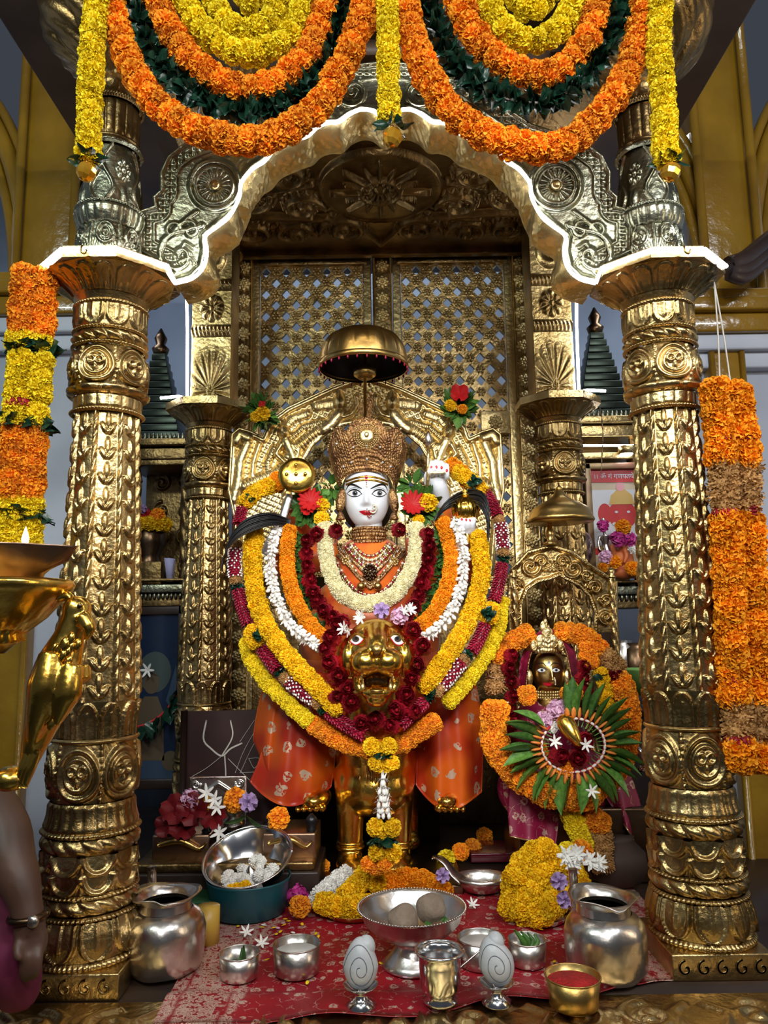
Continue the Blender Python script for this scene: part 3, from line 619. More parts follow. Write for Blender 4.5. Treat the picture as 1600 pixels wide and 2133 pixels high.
# piers above the rear capitals with their rope lights, and corner colonnettes
for s, rx in ((-1, rear[0]), (1, rear[1])):
    z0 = PZ+(2.166-PZ)*.965; pr = thing('rear_pier', (rx, 2.9, z0), 'gold panelled pier standing on the rear capital above %s' % ('the blue picture' if s < 0 else 'the bell-shaped brass canopy'), 'pier', 'piers above the rear capitals')
    cx = rx-s*.02; wd = .15; zt = ZC
    G().add(*box((cx, 2.9, (z0+zt)/2), (wd, .16, zt-z0), .004)).obj('core', 'gold', pr)
    def hfp(X, Z):
        t = (Z-z0)/(zt-z0); u = (X-cx)/(wd/2); h = np.zeros_like(X)
        a = np.arctan2(t-.05, u*.18); d = np.hypot(u*.18, t-.05); h = np.maximum(h, .008*bumpf(d, .24)*np.abs(np.cos(a*9))*(t < .30))
        for c in (.36, .60): h = np.maximum(h, .014*bumpf(np.abs(t-c), .03)*(.6+.4*np.abs(np.sin(u*16+t*30))))
        d = np.hypot(u*.12, t-.48); h = np.maximum(h, .010*bumpf(np.abs(d-.045), .03)*(.6+.4*np.cos(np.arctan2(t-.48, u*.12)*8))); h = np.maximum(h, .012*bumpf(d, .015))
        d = np.hypot(u*.12, t-.75); h = np.maximum(h, .010*bumpf(np.abs(d-.06), .03)); return h+.002
    V, F = relief(cx-wd/2, cx+wd/2, z0, zt, 60, 200, hfp, lambda x, z, h: (x, 2.9-.08-h, z)); G().add(V, F).obj('relief_panel', 'gold', pr)
    xo = cx+s*wd*.55; tp = P(370 if s < 0 else 1222, 620, 2.8)
    led('led_rope_light', [(xo+s*.02, 2.80, z0+.60), (xo+s*.005, 2.80, z0+.28), (xo, 2.80, z0+.012), (xo+s*.03, 2.79, z0+.012), (xo+s*.10, 2.80, z0+.010)], .0055, 'ledin', 'glowing rope light down the rear pier %s' % ('on the blue picture side' if s < 0 else 'on the elephant picture side'))
    cx2 = P(464 if s < 0 else 1130, 560, 3.12).x; cl = thing('corner_colonnette', (cx2, 3.12, PZ), 'dark slim colonnette with a carved capital near the %s' % ('low seat of blooms' if s < 0 else 'bell-shaped brass canopy'), 'column', 'corner colonnettes')
    G().add(*lathe([(.036, PZ), (.036, 2.60), (.045, 2.62), (.04, 2.64)], 20, (cx2, 3.12, 0))).obj('shaft', 'goldd', cl)
    T = np.linspace(0, 1, 30); TH, TT = np.meshgrid(np.linspace(0, 2*PI, 140, endpoint=False), T); V, F = lathe_np(2.64+.20*T, .045+.035*T**1.5+.006*np.sin(T*20), D_petal(9, True, .008)(TH, TT), 140)
    G().add([(v[0]+cx2, v[1]+3.12, v[2]) for v in V], F).obj('capital', 'goldd', cl)
    G().add(*lathe([(.085, 2.84), (.088, 2.85), (.088, 2.875)], 24, (cx2, 3.12, 0))).obj('abacus', 'goldd', cl)
# ---------------------------------------------------------------- lattice doors
YD = 3.22
def rosette(name, n, m, r=1, lay=2):
    g = G()
    for L in range(lay):
        for j in range(n):
            a = 2*PI*j/n+L*PI/n; rr = .62-.25*L; g.add(*ell((math.cos(a)*rr, math.sin(a)*rr, .12+.14*L), (.33-.08*L, .28-.05*L, .17), 8, 5, Matrix.Rotation(a, 3, 'Z')))
    g.add(*ell((0, 0, .3), (.2, .2, .16), 8, 5)); return g.mesh(name, m)
ros_s = rosette('rosette', 6, 'goldp', 1, 1); ros_b = rosette('flower_boss', 8, 'goldp', 1, 2)
def lattice(root, x0, x1, z0, z1, nx, nz, ph):
    px, pz = (x1-x0)/nx, (z1-z0)/nz; g = G(); hw, hz = px*.47, pz*.47; spots = []
    for i in range(nx):
        for j in range(nz):
            cx, cz = x0+(i+.5)*px, z1-(j+.5)*pz; o = [(cx-px/2, cz-pz/2), (cx, cz-pz/2), (cx+px/2, cz-pz/2), (cx+px/2, cz), (cx+px/2, cz+pz/2), (cx, cz+pz/2), (cx-px/2, cz+pz/2), (cx-px/2, cz)]
            if (i+j+ph) % 2 == 0:
                q = [(cx, cz-hz), (cx+hw, cz), (cx, cz+hz), (cx-hw, cz)]; W = [(x, YD, z) for x, z in o+q]+[(x, YD+.018, z) for x, z in q]
                g.add(W, [(0, 1, 8), (0, 8, 11), (0, 11, 7), (1, 2, 8), (2, 9, 8), (2, 3, 9), (3, 4, 9), (4, 10, 9), (4, 5, 10), (5, 6, 10), (6, 11, 10), (6, 7, 11), (8, 9, 13, 12), (9, 10, 14, 13), (10, 11, 15, 14), (11, 8, 12, 15)])
            else: g.add([(x, YD, z) for x, z in (o[0], o[2], o[4], o[6])], [(0, 1, 2, 3)]); spots.append((cx, cz))
    g.obj('lattice_panel', 'gold', root, False)
    for x, z in spots: inst('rosette', ros_s, root, (x, YD-.002, z), Matrix.Rotation(PI/2, 3, 'X').to_quaternion(), (px*.50, px*.50, px*.7))
def strip(root, x, z0, z1, w, pitch, sc):
    G().add(*box((x, YD-.005, (z0+z1)/2), (w, .03, z1-z0), .004)).obj('stile', 'gold', root)
    for s in (-1, 1): G().add(*tube([(x+s*w*.43, YD-.021, z0), (x+s*w*.43, YD-.021, z1)], .004, 6)).obj('bead_moulding', 'gold', root)
    z = z1-pitch*.6
    while z > z0: inst('flower_boss', ros_b, root, (x, YD-.018, z), Matrix.Rotation(PI/2, 3, 'X').to_quaternion(), sc); z -= pitch
zt = zpx(537, YD); zm = zpx(1080, YD); X = lambda px, py=700: P(px, py, YD).x
for s, a, b, mid, lab in ((0, 533, 766, 508, 'left'), (1, 828, 1062, 1088, 'right')):
    root = thing('lattice_door', (X((a+b)/2), YD, PZ), 'gold lattice door pierced with diamonds behind the %s' % ('gold shield of the idol' if s == 0 else 'raised marble hand of the idol'), 'door', 'lattice doors behind the idol')
    x0, x1 = X(a), X(b); lattice(root, x0+.02, x1-.02, zm-.35, zt-.035, 10, 29, s)
    for zz in (zt-.02, zm-.36): G().add(*box(((x0+x1)/2, YD-.005, zz), (x1-x0, .03, .035), .004)).obj('rail', 'gold', root)
    for xx in (x0+.0, x1-.0): G().add(*box((xx, YD-.002, (zt+PZ)/2), (.036, .03, zt-PZ), .004)).obj('stile', 'goldp', root)
    G().add(*box(((x0+x1)/2, YD-.005, (PZ+zm-.37)/2), (x1-x0, .03, zm-.37-PZ), .004)).obj('lower_panel', 'goldd', root)
    pr = thing('door_post', (X(mid), YD, PZ), 'gold outer door post studded with flower bosses on the %s side' % ('gold shield' if s == 0 else 'raised hand'), 'post', 'flower studded door posts')
    strip(pr, X(mid), PZ, zt, .075, .077, .036)
pr = thing('door_post', (X(798), YD-.01, PZ), 'gold middle post studded with flower bosses between the two lattice doors', 'post', 'flower studded door posts'); strip(pr, X(798), PZ, zt, .085, .077, .034)
struct(G().add(*box((0, YD, zt+.04), (1.5, .04, .08), .004)).obj('trim_11', 'goldd'))
# plate across the right door with one boss
pl = thing('latch_plate', (X(1035, 880), YD-.03, zpx(880, YD)), 'plain gold plate with one flower boss across the lattice door beside the raised hand', 'plate'); a, b = P(1000, 858, YD-.02), P(1062, 905, YD-.02)
G().add(*box(((a.x+b.x)/2, YD-.028, (a.z+b.z)/2), (b.x-a.x, .02, a.z-b.z), .004)).obj('plate', 'goldp', pl); inst('flower_boss', ros_b, pl, ((a.x+b.x)/2, YD-.037, (a.z+b.z)/2), Matrix.Rotation(PI/2, 3, 'X').to_quaternion(), .034)

# dark cable bundle on the white wall side, hooks on the capitals, thin chain
cb = thing('cable_bundle', P(1600, 520, 2.6), 'dark bundle of cloth-wrapped cables over the ochre cornice', 'cable')
for k, (dy, r_) in enumerate(((0, .030), (22, .026), (40, .022))): G().add(*tube(path([(1518, 552+dy*.5, 2.5), (1550, 540+dy, 2.52), (1600, 500+dy, 2.6), (1680, 440+dy, 2.7)]), r_, 10, k=20)).obj('cable', 'dark', cb)
for px, cc, lab in ((172, octL, 'small brass hook on the capital edge above the parrot lamp'), (1424, octR, 'small brass hook on the capital edge on the white wall side')): q_ = P(px, 520, min(p[1] for p in cc)-.012); u = thing('brass_hook', q_, lab, 'hook'); G().add(*tube([q_+Vector((0, .012, .008)), q_+Vector((0, -.004, .006)), q_+Vector((0, -.008, -.008)), q_+Vector((.008, -.008, -.014)), q_+Vector((.013, -.008, -.004))], .0028, 8, k=14)).obj('hook', 'brass', u)
ch_ = thing('thin_chain', P(1247, 850, 2.78), 'thin dark chain hanging from the rear capital before the elephant picture', 'chain'); G().add(*tube(path([(1249, 848, 2.78), (1256, 900, 2.78), (1252, 985, 2.78)]), .0022, 5, k=40, hf=lambda i, a: 1+.5*math.sin(i*1.6))).obj('links', 'bronze', ch_)
# ================================================================ festoons over the arch
def petal_roll(parent, pts, rad, m='redpet', name='petal_roll', dot=None, step=.008, n=9, ps=.010):
    """tightly folded petals packed round the string, joined as one part; optional white tips"""
    q = arclen(pts, step); T, N, B = frames(q); g = G(); g2 = G(); g.add(*tube([tuple(p) for p in q], rad*.75, 8))
    for i in range(len(q)):
        for k in range(n):
            a = 2*PI*k/n+(i % 2)*PI/n+random.uniform(-.1, .1); d = N[i]*math.cos(a)+B[i]*math.sin(a); c = q[i]+d*rad*.85; R = Vector(d*.7+T[i]*.7).to_track_quat('Z', 'Y').to_matrix()
            g.add(*ell(c, (ps*.42, ps*.28, ps*.85), 6, 4, R))
            if dot and random.random() < .75: g2.add(*ell(c+d*ps*.55+T[i]*ps*.35, (ps*.34, ps*.34, ps*.42), 5, 4, R))
    o = g.obj(name, m, parent); o['kind'] = 'stuff'
    if dot: o2 = g2.obj('white_tips', dot, parent); o2['kind'] = 'stuff'
def leaf_garland(parent, pts, L, step, around=5, kind='leafd', tilt=.5):
    q = arclen(pts, step); T, N, B = frames(q)
    for i in range(len(q)):
        for k in range(around):
            a = i*.9+2*PI*k/around+random.uniform(-.3, .3); d = N[i]*math.cos(a)+B[i]*math.sin(a)+T[i]*random.uniform(-tilt, tilt)
            flower(kind, parent, q[i]-d*L*.1, d, L*random.uniform(.8, 1.15), 'leaf')
def swag(name, pts, kind, rad, step, around, label, Y=1.6, cat='garland'):
    p = path(pts, Y); r = thing(name, p[0], label, cat, 'swags of the festoon'); cord(r, p)
    if kind == 'leafd': leaf_garland(r, p, rad, step, around)
    else: string_flowers(r, p, kind, rad, step, around, .5, fs=(.92, 1.1))
    return r
L_out = [(228, -15), (240, 30), (262, 110), (308, 195), (370, 250), (450, 286), (530, 296), (595, 272), (668, 215), (718, 130), (755, 40), (772, -30)]
R_out = [(843, -20), (852, 50), (876, 125), (915, 200), (970, 258), (1040, 293), (1120, 308), (1190, 296), (1245, 245), (1295, 175), (1328, 90), (1345, -20)]
swag('marigold_swag', L_out, 'orange', .0265, .033, 3, 'longest orange marigold swag on the side of the clear glass ball above the parrot lamp', 1.60)
swag('marigold_swag', R_out, 'orange', .0265, .033, 3, 'longest orange marigold swag on the side of the white wall and hanging cords', 1.60)
swag('leaf_swag', [(282, 10), (308, 90), (352, 152), (412, 200), (480, 228), (550, 228), (620, 200), (668, 148), (702, 75), (722, -20)], 'leafd', .042, .014, 7, 'dark green folded leaf swag hanging above the parrot lamp column', 1.615)
swag('leaf_swag', [(888, -10), (922, 90), (968, 152), (1030, 196), (1100, 214), (1160, 204), (1220, 158), (1265, 88), (1298, -20)], 'leafd', .042, .014, 7, 'dark green folded leaf swag hanging above the white wall side column', 1.615)
swag('marigold_swag', [(320, -20), (352, 60), (398, 122), (458, 170), (520, 186), (580, 170), (630, 128), (662, 66), (684, -20)], 'orange', .026, .033, 3, 'shorter orange marigold swag inside the leaf swag above the parrot lamp', 1.605)
swag('marigold_swag', [(945, -20), (982, 66), (1028, 116), (1080, 150), (1130, 158), (1182, 136), (1222, 86), (1252, -20)], 'orange', .026, .033, 3, 'shorter orange marigold swag inside the leaf swag on the white wall side', 1.605)
swag('marigold_swag', [(378, -20), (415, 55), (468, 98), (530, 112), (588, 88), (622, 40), (634, -20)], 'lemon', .023, .030, 3, 'yellow marigold swag nested in the orange one above the parrot lamp', 1.60)
swag('marigold_swag', [(1000, -20), (1040, 48), (1080, 80), (1122, 84), (1170, 55), (1208, -20)], 'lemon', .023, .030, 3, 'yellow marigold swag nested in the orange one on the white wall side', 1.60)
swag('marigold_swag', [(440, -20), (468, 45), (512, 66), (560, 46), (592, -20)], 'lemon', .022, .030, 3, 'smallest yellow marigold swag at the heart of the festoon above the parrot lamp', 1.605)
swag('marigold_swag', [(1062, -20), (1084, 10), (1105, 20), (1130, 6), (1148, -20)], 'lemon', .022, .030, 3, 'smallest yellow marigold swag at the heart of the festoon on the white wall side', 1.605)
swag('marigold_swag', [(500, -30), (520, 6), (545, -30)], 'lemon', .022, .025, 4, 'yellow marigold tuft at the very top of the festoon', 1.61)
swag('marigold_swag', [(225, -8), (265, -2), (310, -10)], 'orange', .022, .025, 4, 'short orange marigold strand tied along the top beam', 1.62)
def bell(parent, c, r):
    rs = random.Random(3); V, F = ell((0, 0, 0), 1, 9, 6); V = [Vector(v) for v in V]; R = Matrix.Rotation(.3, 3, 'Y')
    G().add([Vector(c)+(R @ v)*r for v in V], F).obj('glass_bead', 'amber', parent, False)
    G().add(*lathe([(r*.25, r*.9), (r*.2, r*1.25)], 10, c)).obj('bead_cap', 'brass', parent)
def drop(pts, Y, rad, bx, by, label):
    p = path(pts, Y); r = thing('marigold_drop', p[0], label, 'garland', 'yellow hanging strings'); cord(r, p)
    string_flowers(r, p, 'lemon', rad, .024, 3, .42, fs=(.92, 1.08))
    e = P(bx, by, Y)
    for k in range(7):
        a = k*.9; flower('leafd', r, e+Vector((math.cos(a)*.008, math.sin(a)*.008, .030)), (math.cos(a), math.sin(a)-.2, -.25+.3*(k % 2)), .040, 'leaf')
    bell(r, e, S(21, Y, by))
drop([(205, -10), (192, 100), (188, 200), (186, 318)], 1.57, .0235, 180, 358, 'yellow marigold string with leaf and amber bead above the parrot lamp')
drop([(808, -20), (809, 120), (811, 236)], 1.57, .0215, 818, 286, 'yellow marigold string with leaf and amber bead hanging at the arch crown')
drop([(1378, -20), (1372, 100), (1383, 220), (1388, 328)], 1.57, .0235, 1397, 358, 'yellow marigold string with leaf and amber bead on the white wall side')
# ---------------------------------------------------------------- garlands hanging beside the columns
def hanging(label, segs, Y, half):
    p0 = P(segs[0][1][0], segs[0][1][1], Y); r = thing('hanging_garland', p0, label, 'garland', 'garlands hanging beside the columns')
    for kind, a, b in segs:
        for s in (-1, 1):
            q = [P(a[0]+s*half, a[1]+(6 if s > 0 else 0), Y+(.02 if s > 0 else 0)), P(b[0]+s*half, b[1], Y+(.02 if s > 0 else 0))]
            if kind == 'band':
                leaf_garland(r, [q[0]+Vector((0, 0, .002)), q[1]], .056, .010, 8, 'leafd', .1)
            elif kind == 'redband': petal_roll(r, q, .026, 'rose', 'rose_petal_band', None, .006, 12, .018)
            else: string_flowers(r, q, kind, S(half, Y)*1.08, S(half, Y)*.95, 3, .45, fs=(.92, 1.1))
    return r
hg = hanging('long hanging garland of orange and yellow marigolds behind the burning oil lamp', [('orange', (72, 572), (66, 690)), ('lemon', (65, 705), (62, 716)), ('band', (65, 722), (65, 730)), ('lemon', (65, 748), (58, 825)), ('redband', (58, 836), (58, 842)), ('lemon', (56, 852), (54, 872)), ('band', (54, 879), (54, 884)), ('orange', (50, 900), (44, 1026)), ('lemon', (42, 1046), (42, 1066)), ('band', (42, 1072), (42, 1078)), ('lemon', (42, 1092), (40, 1150))], 1.80, 21)
hg2 = hanging('long hanging garland of orange marigolds and dried flowers tied by two white cords', [('saffron', (1512, 812), (1522, 905)), ('redband', (1522, 914), (1524, 920)), ('saffron', (1526, 932), (1526, 955)), ('dryfl', (1530, 968), (1532, 1052)), ('redband', (1533, 1062), (1534, 1068)), ('saffron', (1536, 1082), (1552, 1425)), ('redband', (1552, 1408), (1553, 1413)), ('saffron', (1553, 1440), (1554, 1450)), ('dryfl', (1556, 1465), (1560, 1522)), ('redband', (1562, 1534), (1562, 1540)), ('saffron', (1564, 1560), (1566, 1585))], 1.84, 24)
G().add(*tube(path([(1488, 588), (1496, 700), (1500, 805)], 1.84), .0022, 5, k=12)).obj('cord', 'string', hg2); G().add(*tube(path([(1488, 588), (1508, 700), (1524, 812)], 1.84), .0022, 5, k=12)).obj('cord', 'string', hg2)
G().add(*tube(path([(96, 545), (92, 562), (80, 580)], 1.80), .002, 5, k=8)).obj('cord', 'string', hg)
# ================================================================ the goddess, her back plate, canopy, lion and garlands
YF = 2.50                                             # front of the face
def decal(parent, name, m, pts, surf, eps=.0012, th=.0006):       # star-shaped outline laid on a surface; surf(px,py)->point, n
    cx, cy = np.mean(pts, axis=0); g = G(); n = len(pts); V = [surf(cx, cy, eps)]
    for k in (.35, .7, 1.0): V += [surf(cx+(x-cx)*k, cy+(y-cy)*k, eps) for x, y in pts]
    F = [(0, 1+i, 1+(i+1) % n) for i in range(n)]
    for r in range(2): F += [(1+r*n+i, 1+(r+1)*n+i, 1+(r+1)*n+(i+1) % n, 1+r*n+(i+1) % n) for i in range(n)]
    return g.add(V, F).obj(name, m, parent)
def stroke(parent, name, m, pts, surf, r, k=24, eps=.0006, rr=None):
    q = spline([(x, y, 0) for x, y in pts], k); return G().add(*tube([surf(a, b, eps) for a, b, _ in q], rr or r, 6)).obj(name, m, parent)
def circ(cx, cy, r, n=20, ry=None): return [(cx+r*math.cos(2*PI*i/n), cy+(ry or r)*math.sin(2*PI*i/n)) for i in range(n)]
def almond(cx, cy, w, h, tilt=0, n=24):
    o = []
    for i in range(n):
        a = 2*PI*i/n; x = w*math.cos(a); y = h*math.sin(a)*(1-abs(math.cos(a))**3*.75); o.append((cx+x, cy+y+tilt*x))
    return o
def ga(x, z, cx, cz, sx, sz): return np.exp(-((x-cx)/sx)**2-((z-cz)/sz)**2)
def head_shape(c, rx, ry, rz, k, nu=96, nv=72):
    """rounded head facing -Y with nose, lips, sockets, chin; k scales features; returns mesh data and front(x,z)->y"""
    def width(z): t = z/rz; return rx*(1-.10*max(0, -t)**2.0)
    def front(x, z):
        w = width(z); q = max(0.0, 1-(x/w)**2*.98-(min(abs(z), rz*.999)/rz)**2.3); y = -ry*q**.5
        f = .020*ga(x, z, 0, -.036, .0105, .014)+.013*ga(x, z, 0, -.012, .0075, .026)+.006*(ga(x, z, .012, -.041, .007, .007)+ga(x, z, -.012, -.041, .007, .007))
        f += .0065*ga(x, z, 0, -.0605, .022, .0050)+.0065*ga(x, z, 0, -.0710, .018, .0055)-.003*ga(x, z, 0, -.0658, .022, .0018)+.006*ga(x, z, 0, -.096, .020, .014)
        for s in (-1, 1): f += -.006*ga(x, z, s*.039, .004, .020, .013)+.0045*ga(x, z, s*.039, .003, .016, .008)+.004*ga(x, z, s*.045, -.045, .024, .024)
        return y-f*k*min(1, q*3)
    V = []
    for i in range(nv+1):
        t = PI*i/nv; zz = rz*math.cos(t)
        for j in range(nu):
            a = 2*PI*j/nu; x = width(zz)*math.sin(t)*math.cos(a); y = ry*math.sin(t)*math.sin(a)
            if y < 0: y = front(x*.999, zz) if math.sin(t) > .02 else y
            V.append((c[0]+x, c[1]+y, c[2]+zz))
    return (V, gridF(nv+1, nu, False, True)), front
idol = thing('goddess_statue', P(764, 1700, 2.6), 'white marble goddess with a tall filigree crown seated on the gold lion', 'statue')
HC = P(764.5, 1032, YF+.085); k_ = YF/2.42
(hv, hfn) = head_shape((HC.x, HC.y, HC.z), .079, .085, .121, 1.0)
G().add(*hv).obj('head', 'marble', idol)
def fs(px, py, eps=.001):
    Y = YF
    for _ in range(3): q = P(px, py, Y); Y = HC.y+hfn(q.x-HC.x, q.z-HC.z)-eps
    return P(px, py, Y)
for s, ex in ((-1, 738.5), (1, 790)):
    decal(idol, 'eye_white', 'eyew', almond(ex, 1027.5, 14.5, 6.4), fs, .0012)
    decal(idol, 'iris', 'irisg', circ(ex+1, 1027.3, 5.8), fs, .0018); decal(idol, 'pupil', 'black', circ(ex+1, 1027.3, 3.8), fs, .0024)
    decal(idol, 'eye_glint', 'eyew', circ(ex+2, 1026, .8), fs, .0028)
    stroke(idol, 'eyelid_line', 'black', [(ex-16*1, 1030-(1 if s < 0 else 0)), (ex-9, 1022.5), (ex, 1020), (ex+9, 1022.5), (ex+16, 1030)], fs, [.0008, .0026, .0028, .0026, .0008])
    stroke(idol, 'eyelid_line', 'black', [(ex-15, 1029), (ex-7, 1033.5), (ex, 1034.5), (ex+7, 1033.5), (ex+15, 1029)], fs, [.0006, .0016, .0018, .0016, .0006])
    stroke(idol, 'eyelid_line', 'black', [(ex-14, 1022), (ex-5, 1016.5), (ex+5, 1016.5), (ex+14, 1022)], fs, [.0003, .0008, .0008, .0003])
    x0 = ex-4*s
    stroke(idol, 'eyebrow', 'black', [(754 if s < 0 else 772, 1018), ((738 if s < 0 else 789), 1010), ((727 if s < 0 else 801), 1010.5), ((720 if s < 0 else 808), 1022)], fs, [.0016, .0036, .0033, .0008])
decal(idol, 'lips', 'redp', [(747.5, 1065), (754, 1063.5), (760, 1062.8), (765, 1064), (770, 1062.8), (777, 1064), (783, 1065.5), (777, 1070), (770, 1073), (764, 1073.8), (758, 1072.5), (752, 1069)], fs, .0012)
stroke(idol, 'lip_line', 'black', [(750, 1066), (758, 1066.8), (765, 1067.6), (772, 1066.8), (781, 1066)], fs, .0004, eps=.0016)
for y in (995, 1001.5): stroke(idol, 'forehead_band', 'goldb', [(722, y+8), (742, y+1), (764, y-2), (787, y+1), (807, y+8)], fs, .0042, eps=-.0006)
for y, r in ((993, 3.5), (999, 3)): decal(idol, 'tilak_stone', 'ruby', circ(763, y, r, 12), fs, .0035)
for y, r in ((1005, .0022), (1009, .0018), (1013, .0034)): G().add(*ell(fs(763.5, y, .003), r, 8, 6)).obj('tilak_drop', 'pearl' if r > .003 else 'filigree', idol)
g = G()                                               # pearl nose ring
for t in np.linspace(0, 1, 15):
    a = -1.4+t*4.2; g.add(*ell(fs(777+7.5*math.cos(a), 1059+9*math.sin(a), .006), .0032, 8, 6))
for a in np.linspace(0, 6.28, 7)[:-1]: g.add(*ell(fs(780+3*math.cos(a), 1057+4*math.sin(a), .008), .0027, 8, 6))
g.obj('nose_ring_pearls', 'pearl', idol); G().add(*tube([fs(x, y, .007) for x, y in [(765, 1058), (764, 1066), (766, 1074), (771, 1076)]], .0009, 6, k=14)).obj('nose_ring_wire', 'goldb', idol)
g = G()
for x, y in ((766, 1075), (770, 1073), (773, 1076), (769, 1078)): g.add(*ell(fs(x, y, .007), .0024, 8, 6))
g.obj('nose_ring_beads', 'ruby', idol)
G().add(*ell((HC.x, HC.y+.062, HC.z+.0), (.096, .085, .125), 24, 16)).obj('hair', 'hair', idol)
# crown: flared fan of filigree
def crown_pt(u, t, h=0):
    wb, wt = 59, 84; cx = 764.5; wpx = wb+(wt-wb)*(t**.8); yb = 981+34*abs(u)**2.2; top = 877+58*abs(u)**1.4-12*math.exp(-((abs(u)-.60)/.12)**2)+12*math.exp(-((abs(u)-.34)/.07)**2)
    py = yb+(top-yb)*t; px = cx+wpx*math.sin(u*PI/2*.98); q = P(px, py, YF); return Vector((q.x, HC.y-.02-(.058+.046*min(1, t*1.3)+h)*math.cos(u*PI/2*.95), q.z))
def crown_h(u, t):
    h = .0045*abs(math.sin(u*58+t*12))*abs(math.sin(t*44+u*8))
    for cu, ct, r in ((0, .78, .2), (-.62, .70, .24), (.62, .70, .24)):
        d = math.hypot((u-cu)*1.15, (t-ct)*.62); h = max(h, .006*max(0, 1-((d-r*.62)/.022)**2), .004*max(0, 1-((d-r*.40)/.02)**2))
    for ct in (.06, .30): h = max(h, .006*max(0, 1-((t-ct)/.035)**2)*(.6+.4*abs(math.sin(u*60))))
    return h
Pt = [[crown_pt(u, t, crown_h(u, t)) for t in np.linspace(0, 1, 70)] for u in np.linspace(-1, 1, 190)]
cr = G(); addgrid(cr, Pt); cro = cr.obj('crown', 'filigree', idol)
cs_ = G().add(*ell((0, 0, 0), .0042, 8, 6)).mesh('crown_stone', 'crystal'); [inst('crown_stone', cs_, cro, crown_pt(u, t, .008)) for u, t in ((0, .22), (-.33, .24), (.33, .24), (-.55, .2), (.55, .2), (-.62, .7), (.62, .7), (0, .46), (-.25, .5), (.25, .5))]
g = G(); [g.add(*ell(crown_pt(u, 1, .002), .0035, 6, 4)) for u in np.linspace(-.98, .98, 56)]; g.obj('crown_beading', 'filigree', cro)
g = G()
for rr, k in ((.041, 40), (.034, 34), (.028, 26)):
    for a in np.linspace(0, 2*PI, k, endpoint=False): c = crown_pt(0, .64, .012); g.add(*ell((c.x+rr*math.cos(a), c.y, c.z+rr*math.sin(a)), .0026, 6, 4))
c = crown_pt(0, .64, .010); g.add(*ell(c, (.024, .006, .024), 20, 10)); g.add(*ell((c.x, c.y-.006, c.z+.003), (.008, .006, .010))); g.obj('crown_medallion', 'goldp', cro)
# plume of wire above the crown
g = G()
for k in range(26):
    a = random.uniform(-1, 1); b = P(764+a*4, 885, YF+.03); t = P(764+a*18*random.random()+a*6, random.uniform(812, 850), YF+.02); g.add(*tube([b, (b+t)/2+Vector((a*.006, 0, 0)), t], .0011, 4, k=6)); g.add(*ell(t, .003, 5, 4))
g.obj('crown_plume', 'filigree', idol)
for s, ex in ((-1, 710), (1, 820)):                   # ear covers and drops
    c = P(ex, 1043, YF+.03); V, F = ell((0, 0, 0), (.016, .012, .040), 24, 24); V = [Vector(v)*(1+.10*math.sin(v[2]*700)*math.sin(math.atan2(v[1], v[0])*6)) for v in map(Vector, V)]
    R = Matrix.Rotation(-s*.16, 3, 'Y'); ear = G().add([Vector(c)+R @ v for v in V], F).obj('ear_ornament', 'filigree', idol)
    b = P(ex+s*1, 1076, YF+.02); G().add(*lathe([(.004, .016), (.010, .008), (.015, -.006), (.016, -.010), (.003, -.012)], 14, b)).obj('ear_drop', 'filigree', ear)
# neck, torso and jewellery
G().add(*tube([P(768, 1085, YF+.09), P(769, 1135, YF+.09)], .046, 20)).obj('neck', 'marble', idol)
TC = P(771, 1205, YF+.13); trx, try_, trz = .142, .135, .150
G().add(*ell(TC, (trx, try_, trz), 36, 24)).obj('torso', 'blouse', idol)
def ts(px, py, eps=.002):
    Y = YF
    for _ in range(4):
        q = P(px, py, Y); d = 1-((q.x-TC.x)/trx)**2-((q.z-TC.z)/trz)**2; Y = TC.y-try_*math.sqrt(max(0.02, d))-eps
    return P(px, py, Y)
for y, r, kk in ((1103, .0060, 34), (1109, .0050, 40), (1116, .0075, 30), (1124, .0065, 34), (1131, .0070, 30)):
    g = G(); cx = P(769, y, YF+.09)
    for a in np.linspace(0, 2*PI, kk, endpoint=False): g.add(*ell((cx.x+.054*math.cos(a), cx.y+.050*math.sin(a), cx.z), (r*.9, r*.7, r), 6, 5))
    g.add(*lathe([(.050, -r), (.0525, 0), (.050, r)], 30, cx)); g.obj('choker', 'filigree', idol)
def chain(y0, hw, depth, r, n, m='filigree', nm='necklace', x0=771, sharp=1.0, bm=None):
    g = G(); g2 = G(); 
    for i, t in enumerate(np.linspace(-1, 1, n)):
        px = x0+hw*t; py = y0+depth*(1-abs(t)**(2*sharp) if sharp == 1 else 1-abs(t)**1.15); c = ts(px, py, .003)
        (g2 if bm and i % 3 == 1 else g).add(*ell(c, (r, r*.8, r*1.15), 6, 5))
    g.add(*tube([ts(x0+hw*t, y0+depth*(1-abs(t)**2 if sharp == 1 else 1-abs(t)**1.15), .003) for t in np.linspace(-1, 1, 60)], r*.35, 5)); o = g.obj(nm, m, idol)
    if bm: g2.obj('necklace_stones', bm, o)['kind'] = 'stuff'
chain(1132, 36, 26, .0050, 26, 'goldp', 'necklace', bm='ruby'); chain(1136, 44, 40, .0060, 30, 'filigree', bm='crystal'); chain(1140, 60, 62, .0055, 46, 'filigree', sharp=2)
chain(1142, 64, 54, .0048, 50, 'goldp', sharp=2, bm='crystal'); chain(1146, 72, 80, .0048, 58, 'filigree', sharp=2); chain(1150, 78, 94, .0055, 60, 'filigree', bm='pearl'); chain(1160, 80, 92, .0052, 58, 'goldp'); chain(1148, 66, 70, .0040, 56, 'goldp', sharp=2)
